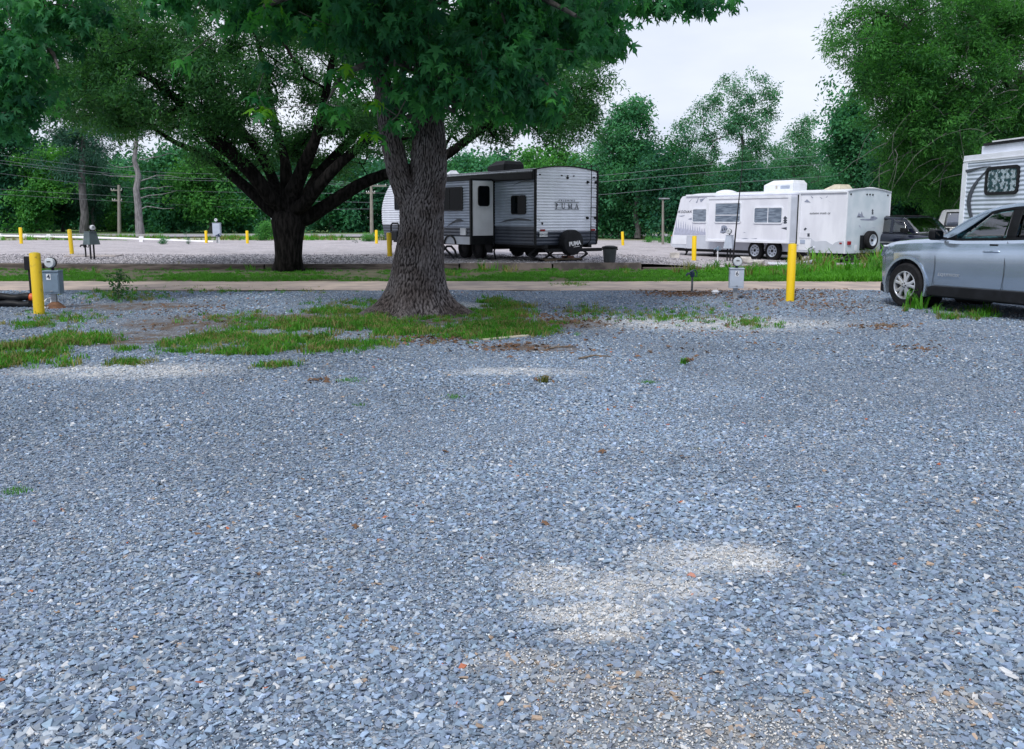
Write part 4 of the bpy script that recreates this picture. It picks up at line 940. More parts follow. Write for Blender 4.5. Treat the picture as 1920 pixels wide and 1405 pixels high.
st = [(Vector((mbase.x, MY, -.08)), .54), (Vector((mbase.x, MY, .08)), .49), (mp_(785, 560), .455), (mp_(784, 535), .425), (mp_(785, 500), .40), (mp_(789, 450), .365), (mp_(791, 415), .35), (mp_(791, 385), .345), (mp_(797, 355, .04), .31), (mp_(803, 330, .05), .285), (mp_(804, 295, .05), .28), (mp_(805, 255, .03), .245), (mp_(803, 210), .225), (mp_(800, 150), .205), (mp_(797, 90), .185), (mp_(794, 30), .17), (mp_(792, -60), .15), (mp_(790, -200), .11), (mp_(795, -380), .07)]
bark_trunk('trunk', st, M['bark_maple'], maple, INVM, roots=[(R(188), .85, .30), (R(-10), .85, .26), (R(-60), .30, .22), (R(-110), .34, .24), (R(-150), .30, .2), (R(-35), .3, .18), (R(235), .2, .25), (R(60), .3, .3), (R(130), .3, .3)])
st2 = [(mp_(782, 412, -.02), .20), (mp_(772, 385, -.03), .22), (mp_(760, 358, -.04), .205), (mp_(749, 330, -.05), .185), (mp_(742, 300, -.05), .18), (mp_(733, 260, -.05), .165), (mp_(727, 220, -.05), .155), (mp_(720, 170), .145), (mp_(712, 130), .135), (mp_(703, 70), .12), (mp_(694, 0), .11), (mp_(680, -110), .10), (mp_(660, -260), .07)]
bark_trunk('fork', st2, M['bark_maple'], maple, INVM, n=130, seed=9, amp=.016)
# branches and leaves
rs = random.Random(9)
mtr = [(p, r * .8) for p, r in [st[i] for i in (9, 12, 13, 15, 16, 17, 18)]]
ml = [(1, [(850, 170, MY - .6, .06), (905, 140, MY - 1.2, .05), (960, 125, MY - 1.6, .035), (1020, 150, MY - 1.8, .02)]),
      (2, [(860, 60, MY + .3, .07), (950, 30, MY + .5, .06), (1060, 20, MY + .8, .045), (1150, 5, MY + 1, .03), (1240, -10, MY + 1.2, .02)]),
      (2, [(740, 110, MY - 1, .06), (690, 120, MY - 1.6, .045), (640, 140, MY - 2.0, .03)]),
      (3, [(720, 10, MY - .6, .07), (640, -10, MY - 1.0, .06), (560, -10, MY - 1.6, .045), (500, 10, MY - 2, .03)]),
      (4, [(680, -120, MY, .07), (520, -90, MY - .4, .06), (380, -50, MY - .8, .045), (260, -10, MY - 1, .03)]),
      (3, [(880, -40, MY - .8, .06), (980, -20, MY - 1.5, .045), (1080, 30, MY - 2, .025)])]
# filled foliage (px, py, rx, ry, Y, depth, n)
mb_ = [(770, 30, 130, 40, MY - .7, 1.2, 60), (900, 50, 130, 60, MY - .4, 1.6, 84), (1040, 40, 110, 50, MY, 1.6, 84), (960, 140, 90, 50, MY - .8, 1.2, 44), (860, 170, 40, 50, MY - .6, .9, 12), (720, 110, 60, 40, MY - 1, .8, 12),
       (620, 10, 110, 34, MY - 1, 1.4, 40), (480, 0, 100, 30, MY - .6, 1.4, 22), (1110, 60, 46, 34, MY + .4, 1, 30), (1200, 0, 60, 14, MY + 1, .6, 14), (1290, 2, 50, 12, MY + 1.2, .5, 14), (330, -10, 120, 30, MY - .6, 1.2, 18),
       (700, 50, 60, 40, MY - 1.2, .8, 10), (770, 215, 40, 30, MY - .7, .5, 16), (1000, 215, 60, 22, MY - .5, .7, 8),
       (800, -130, 420, 70, MY, 3, 200), (700, -280, 380, 110, MY, 3.5, 220), (420, -180, 300, 110, MY + .5, 4, 150), (700, -260, 400, 110, MY - 4, 2, 150)]  # unseen crown above the frame, made denser to shade the gravel
nodes, par, fixed = limb_tree('', '', '', mtr, [(i, dense(p, 3)) for i, p in ml], None, None, .01, .5)
hero = [(505, 8, -2.2, 2), (560, 22, -2.0, 1), (480, 25, -2.1, 1), (650, 128, -2.2, 2), (628, 140, -2.1, 1), (672, 150, -2.2, 1), (640, 200, -2.3, 1), (700, 188, -2.2, 2), (612, 195, -2.1, 1), (342, 112, -1.2, 1), (482, 175, -2.0, 1), (498, 205, -2.1, 2), (500, 120, -1.9, 0), (598, 40, -1.9, 2),
        (702, 250, -2.0, 2), (745, 218, -1.9, 1), (740, 130, -1.6, 1), (700, 108, -1.8, 0), (850, 112, -1.7, 0), (800, 140, -1.7, 0), (930, 135, -1.8, 1), (985, 152, -1.8, 0), (880, 80, -1.6, 1), (1045, 178, -1.9, 2), (945, 215, -1.6, 1), (760, 160, -1.5, 0), (735, 60, -1.5, 0), (1000, 120, -1.6, 0)]
hp = [at(a, b, MY + d) for a, b, d, k in hero]
SPREAD = .8; DENS = 1.0
def pix(p):
    x, y, z = p[0], p[1], p[2] - CAMZ; d = y * CP - z * SP; return 960 + F * x / d, 702.5 - F * (y * SP + z * CP) / d
def mlim(px): return float(np.interp(px, [300, 560, 640, 700, 760, 850, 960, 1040, 1075, 1150, 1175, 1400], [40, 60, 80, 200, 245, 212, 238, 215, 100, 95, 28, 22]))
def mkeep(p):
    a, b = pix(p); return b < mlim(a)
tg = [p for p in blob_targets(mb_, rs) if mkeep(p)]; nt = len(tg)
tg = tg + hp
A, par, ends = grow(nodes, par, tg, step=.4, rs=rs, up=.06); r = radii(A, par, .006, 2.2, fixed, cap=.07)
for i, v in fixed.items(): r[i] = min(v, r[i] * 3 + .02)
for i in range(len(mtr)): r[i] = .02
M['maple_twig'] = mat('maple_twig_bark', (.10, .09, .085), .9, var=.3, scale=14)
t = tree_mesh('branches', A, par, r, M['maple_twig'], nside=lambda r: 8 if r > .05 else 5 if r > .015 else 3); t.parent = maple; t.matrix_parent_inverse = INVM
TG = np.array([tuple(p) for p in tg[:nt]]); TG = np.concatenate([TG, TG + rng.normal(0, .22, TG.shape)]); TG = np.array([p for p in TG if mkeep(p)])
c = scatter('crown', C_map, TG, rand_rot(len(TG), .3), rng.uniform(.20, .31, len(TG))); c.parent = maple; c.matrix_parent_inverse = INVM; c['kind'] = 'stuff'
leaf_meshes = {}
for k_, key in ((0, 'maple'), (1, 'maple_lit'), (2, 'maple_lit_bright')):
    leaf_meshes[k_] = []
    for b_ in (.15, .35, .55):
        P_, T_ = poly_leaf('maple', 1.0, b_); leaf_meshes[k_].append(raw_mesh('leaf', P_, T_, L[key]))
nleaf = 0
for (a, b, d, kind), p in zip(hero, hp):
    for q in range(10):
        ang_ = q * 2.4 + rs.uniform(-.3, .3); rad = rs.uniform(.02, .17); dz = -rad * rs.uniform(.0, 1.2) + rs.uniform(-.03, .06)
        kk = kind if dz > -.06 else min(kind, 1)
        if kind == 2 and rs.random() < .4: kk = 1
        o = bpy.data.objects.new('leaf', rs.choice(leaf_meshes[kk])); col.objects.link(o); o.parent = maple
        o.location = p + Vector((math.cos(ang_) * rad, math.sin(ang_) * rad, dz)) - mbase
        o.rotation_euler = (-.25 - rs.random() * .95, rs.gauss(0, .3), ang_ - math.pi / 2); s = rs.uniform(.12, .19); o.scale = (s, s, s); nleaf += 1

# a second maple whose trunk is left of the frame: only its hanging boughs reach in
lb = Vector((-10.2, 17.0, 0))
lt = empty('maple_tree', tuple(lb), 0, 'dark leafy boughs hanging in at the upper left corner from a tree outside the frame', 'tree'); INVL = Matrix.Translation(-lb)
ltr = [(lb, .4), (lb + Vector((0, 0, 2)), .33), (lb + Vector((.1, 0, 4)), .28), (lb + Vector((.2, 0, 6)), .22), (lb + Vector((.2, 0, 8)), .14)]
ll = [(2, [(-60, 60, 16.5, .08), (20, 60, 16, .06), (90, 90, 15.6, .04), (110, 130, 15.4, .02)]), (1, [(-80, 190, 16.5, .07), (-20, 170, 16, .05), (20, 180, 15.8, .03)])]
lbl = [(0, 60, 70, 60, 16, 1.2, 36), (-10, 190, 50, 60, 16, 1, 40), (90, 20, 80, 30, 16, 1, 24), (20, 120, 40, 50, 16, .8, 14), (-60, 120, 80, 120, 16.5, 1.5, 40), (0, -130, 260, 90, 16.5, 2, 60)]
nodes, par, fixed = limb_tree('', '', '', ltr, [(i, dense(p, 3)) for i, p in ll], None, None, .01, .5)
tg = blob_targets(lbl, rs); A, par, ends = grow(nodes, par, tg, step=.4, rs=rs, up=.05); r = radii(A, par, .006, 2.2, fixed, cap=.08)
for i, v in fixed.items(): r[i] = v
t = tree_mesh('trunk', A, par, r, M['bark_maple']); t.parent = lt; t.matrix_parent_inverse = INVL
TG = np.array([tuple(p) for p in tg]); TG = np.concatenate([TG, TG + rng.normal(0, .25, TG.shape)])
c = scatter('crown', C_map, TG, rand_rot(len(TG), .3), rng.uniform(.20, .30, len(TG))); c.parent = lt; c.matrix_parent_inverse = INVL; c['kind'] = 'stuff'

# sapling in the gravel by the number 4 box
g_ = gp(222, 566); sap = empty('sapling', tuple(g_), 0, 'knee high leafy sapling growing in the gravel right of the number 4 meter box', 'sapling'); INVS = Matrix.Translation(-g_)
tg = [at(222 + random.gauss(0, 13) * (1 if q < 40 else .5), random.uniform(508, 560), g_.y + random.uniform(-.15, .15)) for q in range(46)]
A, par, ends = grow([g_, g_ + Vector((0, 0, .15)), g_ + Vector((0.02, 0, .35)), g_ + Vector((0, 0, .5))], [-1, 0, 1, 2], tg, step=.08, up=.1)
t = tree_mesh('stem', A, par, radii(A, par, .0025, 2.3, cap=.012), M['twig']); t.parent = sap; t.matrix_parent_inverse = INVS
L['sapling'] = leaf_mat('sapling_leaf', (.015, .06, .02), (.05, .16, .04), .35)
C_sap = scatter_group('sapling_cluster', [cluster_mesh('leaf_cluster', L['sapling'], 7, 1.0, .9, 'oval', 90 + i, .6) for i in range(3)])
c = scatter('foliage', C_sap, A[ends], rand_rot(len(ends), .5), rng.uniform(.05, .085, len(ends))); c.parent = sap; c.matrix_parent_inverse = INVS; c['kind'] = 'stuff'
exec_rest = True

# ================================================================== YELLOW POSTS
def bollard(top, bot, r, label, m='yellow', zb=0.0):
    """top/bot: photo pixels of the post's axis; stands where the bottom touches the ground"""
    b = gp(*bot, zb); t = at(*top, b.y); root = empty('bollard', tuple(b), 0, label, 'bollard', 'yellow pipe posts')
    v = t - b; v.normalize(); H = (t - b).length
    q = Vector((0, 0, 1)).rotation_difference(v).to_matrix()
    mb = MB(); n = 20; prof = [(-.06, r), (H - .012, r), (H, r * .93)]
    mb.lathe(prof, (0, 0, 0), 'z', n); mb.v = [q @ p for p in mb.v]; mb.build('pipe', M[m], root, smooth=True)
    mb = MB().lathe([(H + .001, r * .92), (H + .012, r * .6), (H + .016, .01)], (0, 0, 0), 'z', n); mb.v = [q @ p for p in mb.v]; mb.build('cap', M['yellow_cap'], root, smooth=True)
    return root
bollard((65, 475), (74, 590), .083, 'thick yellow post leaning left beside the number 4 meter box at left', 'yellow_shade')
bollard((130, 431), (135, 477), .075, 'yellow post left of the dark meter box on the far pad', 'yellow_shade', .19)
bollard((38, 427), (40, 457), .085, 'leftmost far yellow post by the white rail', 'yellow', .2)
bollard((386, 433), (387, 456), .075, 'far yellow post left of the small grey meter pedestal', 'yellow', .2)
bollard((463, 433), (464, 457), .075, 'far yellow post between the grey pedestal and the oak trunk', 'yellow', .2)
bollard((705.5, 432), (706, 457), .075, 'far yellow post left of the striped trailer nose', 'yellow', .2)
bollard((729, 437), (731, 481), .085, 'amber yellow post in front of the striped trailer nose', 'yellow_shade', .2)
bollard((1167, 435), (1168, 461), .07, 'far yellow post right of the dark rubbish bin', 'yellow', .18)
bollard((1302, 443), (1301, 489), .08, 'yellow post in front of the white trailer nose', 'yellow', .05)
bollard((1486, 458), (1481, 565), .076, 'tall yellow post standing right of the number 6 meter box', 'yellow')

# ================================================================== METER PEDESTALS
def pedestal(px, pyb, zb, w, d, z0, z1, m, label, num=None, meter=True, taper=0, rz=0, meter_z=None, legs=1, back_meter=False, numx=0):
    b = gp(px, pyb, zb); root = empty('meter_pedestal', tuple(b), rz, label, 'electric meter')
    mb = MB(); lo, hi = w / 2, w / 2 - taper
    mb.add([(-lo, -d / 2, z0), (lo, -d / 2, z0), (lo, d / 2, z0), (-lo, d / 2, z0), (-hi, -d / 2 + taper, z1), (hi, -d / 2 + taper, z1), (hi, d / 2, z1), (-hi, d / 2, z1)],
           [(0, 3, 2, 1), (4, 5, 6, 7), (0, 1, 5, 4), (1, 2, 6, 5), (2, 3, 7, 6), (3, 0, 4, 7)])
    mb.build('box', M[m], root, bevel=.006)
    MB().box((-lo * 1.04 + taper, -d / 2 - .015 + taper, z1 - .002), (lo * 1.04 - taper, d / 2 + .01, z1 + .02)).build('lid', M[m], root, bevel=.005)
    if not taper:
        MB().box((-lo * .9, -d / 2 - .008, z0 + .03), (lo * .9, -d / 2 + .001, z1 - .05)).build('door', M[m], root, bevel=.004)
        MB().box((-.02, -d / 2 - .018, z0 + .04), (.02, -d / 2 - .008, z0 + .055)).build('latch', M['steel'], root)
    if legs == 1: MB().box((-.05, -.03, -.05), (.03, .05, z0 + .01)).build('post', M['steel'], root)
    else:
        for s in (-1, 1): MB().box((s * w * .16 - .02, -.02, -.05), (s * w * .16 + .02, .02, z0 + .01)).build('post', M['dark_steel'], root)
    if meter:
        mz = meter_z or z1 + .16; MB().tube([(0, .02, z1), (0, .02, mz)], .025, 10).build('neck', M['dark_steel'], root)
        dr = 1 if back_meter else -1
        MB().lathe([(0, .09), (dr * .03, .093), (dr * .05, .093)], (0, -.02, mz), 'y', 24).build('meter_ring', M['dark_steel'], root, smooth=True)
        g = MB().lathe([(0, .083), (dr * .06, .083), (dr * .085, .07), (dr * .09, .02)], (0, -.02 + dr * .045, mz), 'y', 24).build('meter_dial', M['glass_meter'], root, smooth=True)
        MB().box((-.03, -.02 + dr * .137 - .002, mz + .01), (.03, -.02 + dr * .137 + .002, mz + .028)).build('display', M['black'], g)
    if num:
        MB().box((numx - .035, -d / 2 - .012, z1 - .135), (numx + .035, -d / 2 - .0085, z1 - .035)).build('number_plate', M['plate'], root)
        T = Matrix.Translation((numx, -d / 2 - .0135, z1 - .085)) @ Matrix.Rotation(R(90), 4, 'X')
        text(num, 'number', M['decal_blue'], root, T, .11, .001, bold=.002)
    return root
pedestal(1379, 560, 0, .26, .20, .20, .56, 'box_grey', 'light grey electric meter box numbered 6 on a post', '6', meter_z=.70, rz=R(-6))
pedestal(104, 578, 0, .255, .24, .25, .62, 'box_blue', 'slate blue electric meter box numbered 4 beside the thick leaning post', '4', meter_z=.77, rz=R(8), numx=-.03)
pedestal(174, 487, .19, .40, .34, .48, .88, 'box_dark', 'dark hooded meter box on two legs on the far left pad', None, taper=.07, meter_z=1.02, rz=R(60), legs=2)
pedestal(408, 456, .2, .40, .25, .40, 1.05, 'box_grey', 'small far grey meter pedestal between two yellow posts', None, meter_z=1.22)
pedestal(1366, 489, .06, .32, .34, .42, .86, 'box_grey', 'grey hooded meter box on legs in front of the white trailer', None, taper=.07, meter_z=1.0, rz=R(-30), legs=2)
# tall thin mast by that box
b = gp(1374, 490, .06)
tag(MB().tube([b, at(1383, 400, b.y), at(1391, 320, b.y), at(1394, 240, b.y)], [.03, .022, .014, .006], 6).build('mast', M['dark_steel']), 'tall thin leaning mast in front of the white trailer', 'antenna mast')
# pads under the left far box
g_ = gp(180, 481, .2); tag(MB().box((-.9, -.5, 0), (.8, .4, .05), Matrix.Rotation(.1, 3, 'Z')).build('concrete_pad', M['concrete'], None, bevel=.01), 'flat concrete pad under the dark hooded meter box', 'concrete pad').location = g_

# rusty soil mound at box 4 and cables
def tubething(name, pts, r, m, label, cat, n=8): return tag(MB().tube(pts, r, n).build(name, M[m], smooth=True), label, cat)
a = gp(104, 578); M['rust_soil'] = mat('rusty_soil', (.16, .08, .045), .95, var=.3, scale=12, bump=.6)
tag(MB().lathe([(-.03, .20), (.03, .15), (.09, .08), (.11, .05)], a, 'z', 18).build('dirt_mound', M['rust_soil'], smooth=True), 'small mound of rusty soil at the foot of the number 4 box', 'dirt mound')
tubething('cable', [gp(96, 572) + Vector((0, 0, .12)), gp(88, 572) + Vector((0, 0, .10)), gp(80, 577) + Vector((0, 0, .05)), gp(86, 581) + Vector((0, 0, .02)), gp(95, 578) + Vector((0, 0, .05)), gp(100, 570) + Vector((0, 0, .15))], .014, 'pvc', 'short white cable looped beneath the number 4 box', 'cable')
tubething('cable', [gp(72, 584) + Vector((0, -.1, .015)), gp(58, 583) + Vector((0, 0, .015)), gp(42, 586) + Vector((0, 0, .015))], .010, 'black', 'thin black cable on the gravel left of the thick leaning post', 'cable')
# black rolled hose with orange end, left edge
hz = gp(0, 575).y; p0 = gp(-90, 577); p1 = gp(58, 577)
hose = empty('hose_roll', tuple(gp(-10, 577)), 0, 'black ribbed hose roll lying at the left edge with an orange end', 'hose')
mb = MB()
for k_, (dz, dy) in enumerate(((.06, 0), (.06, .16), (.17, .07), (.06, -.15))):
    pts = [p0.lerp(p1, t_ / 24 * (1, .8, .97, .62)[k_]) + Vector((0, dy + .01 * math.sin(t_), dz + .012 * math.sin(t_ * .8 + k_))) - hose.location for t_ in range(25)]
    mb.tube(pts, [.062 + .006 * (i % 2) for i in range(25)], 10)
mb.build('hose', M['black'], hose, smooth=True)
e = p1 + Vector((0, .06, .17)) - hose.location
MB().lathe([(-.05, .06), (.03, .07), (.07, .05)], e + Vector((-.02, .02, 0)), 'x', 16).build('end_cap', M['orange'], hose, smooth=True)
g_ = gp(60, 570); st_ = empty('post', tuple(g_), 0, 'thin dark steel post with a black box hidden behind the thick leaning post', 'post')
MB().box((-.015, -.015, -.05), (.015, .015, .82)).build('stake', M['dark_steel'], st_); MB().box((-.06, -.05, .60), (.05, .05, .84)).build('box', M['black_matte'], st_, bevel=.01)

# ================================================================== WATER STANDPIPES
def hydrant(px, pyb, zb, H, m, head, label, s=1):
    b = gp(px, pyb, zb); root = empty('standpipe', tuple(b), 0, label, 'water hydrant', 'water standpipes')
    MB().tube([(0, 0, -.05), (.005 * s, 0, H * .5), (0, 0, H)], .022 * s, 10).build('pipe', M[m], root, smooth=True)
    MB().tube([(0, 0, H - .02), (0, -.01, H + .05 * s), (-.02 * s, -.02, H + .10 * s)], [.045 * s, .05 * s, .035 * s], 12).build('head', M[head], root, smooth=True)
    MB().tube([(-.02 * s, -.02, H + .04 * s), (-.10 * s, -.02, H + .045 * s), (-.13 * s, -.02, H + .0 * s)], .022 * s, 8).build('spout', M[head], root, smooth=True)
    MB().tube([(0, 0, H + .11 * s), (.06 * s, 0, H + .12 * s), (.10 * s, 0, H + .06 * s), (.09 * s, 0, H - .02 * s), (.03 * s, 0, H + .0)], .012 * s, 6).build('handle', M[head], root, smooth=True)
    return root
hydrant(1297, 547, 0, .33, 'green_pipe', 'blue', 'speckled water standpipe with dark blue head left of the number 6 box')
hydrant(161, 483, .2, .36, 'dark_steel', 'black', 'thin black water standpipe left of the dark hooded meter box', 1.2)
hydrant(1345, 491, .06, .40, 'pvc', 'box_blue', 'pale water standpipe before the white trailer beside the hooded box', .95)
hydrant(411, 458, .2, .40, 'pvc', 'blue', 'tiny far water standpipe by the small grey pedestal', 1.2)
# white cap in the leaf litter
g_ = gp(1341, 552); tag(MB().lathe([(0, .055), (.04, .06), (.042, .075), (.06, .075), (.075, .045), (.085, .045)], g_, 'z', 18).build('pipe_cap', M['pvc'], smooth=True), 'white plastic drain cap in the brown leaf litter', 'drain cap')
# boards / sticks
a, b2 = gp(905, 641), gp(990, 634); tag(MB().bar(a + Vector((0, 0, .02)), b2 + Vector((0, 0, .03)), .07, .03).build('board', M['tan'], bevel=.004), 'weathered tan board lying at the edge of the grass patch', 'board')
for i_, (p, q, lab) in enumerate((((1010, 662), (1075, 652), 'dark fallen stick right of the tan board'), ((1085, 675), (1145, 671), 'thin fallen stick lying in the open gravel'), ((1640, 612), (1684, 615), 'pale stick lying before the car'))):
    a, b2 = gp(*p), gp(*q); m_ = a.lerp(b2, .5) + Vector((0, .06, .03))
    tag(MB().tube([a + Vector((0, 0, .015)), m_, b2 + Vector((0, 0, .015))], [.012, .010, .006], 6).build('stick', M['wood'], smooth=True), lab, 'stick')

# ================================================================== WHITE RAIL, POLES, WIRES
rail = empty('rail_fence', tuple(at(150, 449, 56)), 0, 'low white painted rail fence along the far left road', 'fence'); rail.location.z = .2
RP = [(-160, 62.5), (0, 60), (48, 58.6), (92, 57.3), (172, 55.2), (265, 53.4), (400, 52.0)]
pts = [Vector((at(px_, 443, Y_).x, Y_, .40 - .18 * smooth(180, 400, px_))) for px_, Y_ in RP]
MB().tube([p - rail.location for p in pts], .065, 8).build('rail', M['white_rail'], rail, smooth=True)
for p in pts[:-1]: MB().box((-.11, -.09, -.1), (.11, .09, p.z - .2 + .16)).build('post', M['white_rail'], rail).location = (p.x - rail.location.x, p.y - rail.location.y, 0)
def pole(px, py_top, py_base, Yc, label, r=.13, arms=(), zb=.25, light=False):
    b = at(px, py_base, Yc); b.z = zb; t = at(px - (1 if px < 900 else 0), py_top, Yc); root = empty('utility_pole', tuple(b), 0, label, 'utility pole')
    MB().tube([(0, 0, -.1), t - b], [r, r * .7], 12).build('pole', M['pole'], root, smooth=True)
    for py_, w in arms:
        z = at(px, py_, Yc).z - b.z; c = MB().box((-w, -.05, z - .05), (w, .05, z + .05)).build('crossarm', M['pole'], root)
        for k_ in (-.95, -.45, .45, .95): MB().lathe([(0, .02), (.03, .035), (.07, .03), (.09, .015)], (w * k_, 0, z + .05), 'z', 10).build('insulator', M['plate'], c, smooth=True)
    return root
pole(224, 347, 441, 79, 'plain weathered utility pole at left before the wood', arms=((357, .45), (376, .4)), r=.16)
pole(697, 340, 441, 66, 'utility pole with crossarm and white insulators left of the striped trailer', arms=((349, 1.1), (362, .3)), r=.13)
_pl = pole(1243, 374, 456, 48, 'short pale pole with flat lamp top left of the white trailer', r=.07); _pz = at(1243, 373, 48).z - .25
MB().box((-.26, -.12, _pz - .02), (.26, .12, _pz + .04)).build('lamp_head', M['steel'], _pl, bevel=.01)
def wire(pts, label):
    out = []; k = len(pts); P = [np.array(p, float) for p in pts]; P = [2 * P[0] - P[1]] + P + [2 * P[-1] - P[-2]]
    for i in range(1, k):
        for q in range(8):
            t = q / 8; a, b, c, d = P[i - 1:i + 3]; v = .5 * (2 * b + (c - a) * t + (2 * a - 5 * b + 4 * c - d) * t * t + (3 * b - a - 3 * c + d) * t ** 3); out.append(at(*v))
    out.append(at(*pts[-1])); return tag(MB().tube(out, .008, 4).build('power_line', M['wire'], fix=False), label, 'power line', 'overhead wires')
wire([(-200, 264, 66), (224, 318, 74), (520, 330, 74), (697, 347, 66)], 'topmost overhead wire crossing the left wood')
wire([(-200, 275, 66), (224, 327, 74), (520, 338, 74), (697, 348, 66)], 'second overhead wire from the top at left')
wire([(-200, 282, 67), (224, 331, 75), (520, 342, 75), (697, 350, 67)], 'third overhead wire close under the second at left')
wire([(-200, 300, 68), (224, 351, 78), (520, 362, 75), (697, 362, 66)], 'fourth overhead wire crossing the left wood')
wire([(-200, 342, 70), (224, 368, 78), (520, 376, 78), (700, 380, 70)], 'fifth overhead wire low across the left wood')
wire([(-200, 352, 70), (224, 378, 78), (520, 392, 78), (700, 392, 70)], 'lowest overhead wire across the left wood')
wire([(697, 347, 66), (1000, 336, 58), (1130, 329, 55), (1400, 303, 50), (1980, 262, 44)], 'highest overhead wire running right behind the striped trailer')
wire([(697, 350, 66), (1000, 345, 58), (1130, 341, 55), (1400, 318, 50), (1980, 280, 44)], 'middle overhead wire running right behind the striped trailer')
wire([(697, 362, 66), (1000, 368, 58), (1130, 365, 55), (1400, 341, 50), (1980, 305, 44)], 'lowest overhead wire running right behind the striped trailer')

# ================================================================== TRAILERS
class Frame:
    """rear near corner at (X,Y), turned by b; local x = across (near->far), y = along (rear->front)"""
    def __init__(s, X, Y, b, zg): s.o = Vector((X, Y, zg)); s.b = b; s.M = Matrix.Translation(s.o) @ Matrix.Rotation(b, 4, 'Z'); s.I = s.M.inverted()
    def side(s, px, py, x=0.0):     # where the sight line meets the plane local x = const -> (y, z)
        o, d = s.I @ Vector((0, 0, CAMZ)), s.I.to_3x3() @ ray(px, py); t = (x - o.x) / d.x; p = o + d * t; return p.y, p.z
    def rear(s, px, py, y=0.0):
        o, d = s.I @ Vector((0, 0, CAMZ)), s.I.to_3x3() @ ray(px, py); t = (y - o.y) / d.y; p = o + d * t; return p.x, p.z
def siding(parent, name, m, plane, off, out, z0, z1, ext, pitch=.085, amp=.018):
    """horizontal ribbed cladding; ext(z)->(a,b) limits; plane 'x' (side wall) or 'y' (end wall); out = -1/+1 direction of the ribs"""
    zs, hs = [], []; z = z0
    while z < z1 - 1e-4:
        for f, h in ((0, 0), (.08, 0), (.46, 1), (.58, 1)):
            if z + f * pitch < z1: zs.append(z + f * pitch); hs.append(h)
        z += pitch
    zs.append(z1); hs.append(0); rows = []
    for z, h in zip(zs, hs):
        a, b = ext(z); o = off + out * (.003 + amp * h); rows.append([Vector((o, a, z)) if plane == 'x' else Vector((a, o, z)), Vector((o, b, z)) if plane == 'x' else Vector((b, o, z))])
    return MB().grid(rows).build(name, m, parent, fix=False)
def window(parent, plane, off, out, a0, a1, z0, z1, frame_m, glass_m, fw=.03, r=.06, split=None, name='window', depth=.035):
    """framed window; frame stands proud, pane recessed; split ('h'|'v', fraction)"""
    sg = 1 if a1 > a0 else -1; a0, a1 = min(a0, a1), max(a0, a1)
    outer, inner = rounded(a0, a1, z0, z1, r), rounded(a0 + fw, a1 - fw, z0 + fw, z1 - fw, max(r - fw * .6, .012))
    n = len(outer); vs_ = []
    for o, poly in ((off, outer), (off + out * depth, outer), (off + out * depth, inner), (off + out * .004, inner)):
        vs_ += [(o, p, q) if plane == 'x' else (p, o, q) for p, q in poly]
    fs = [(k_ * n + i, k_ * n + (i + 1) % n, (k_ + 1) * n + (i + 1) % n, (k_ + 1) * n + i) for k_ in range(3) for i in range(n)]
    w = MB().add(vs_, fs).build(name, frame_m, parent)
    MB().prism(inner, off + out * .002, off + out * min(.024, depth * .72), plane).build('pane', glass_m, w)
    if split:
        mb = MB(); t = .014
        if split[0] == 'h': zz = z0 + (z1 - z0) * split[1]; lo, hi = (off, a0 + fw, zz - t), (off + out * (depth - .002), a1 - fw, zz + t)
        else: aa = a0 + (a1 - a0) * split[1]; lo, hi = (off, aa - t, z0 + fw), (off + out * (depth - .002), aa + t, z1 - fw)
        if plane == 'y': lo, hi = (lo[1], lo[0], lo[2]), (hi[1], hi[0], hi[2])
        mb.box(tuple(map(min, lo, hi)), tuple(map(max, lo, hi))).build('mullion', frame_m, w)
    return w
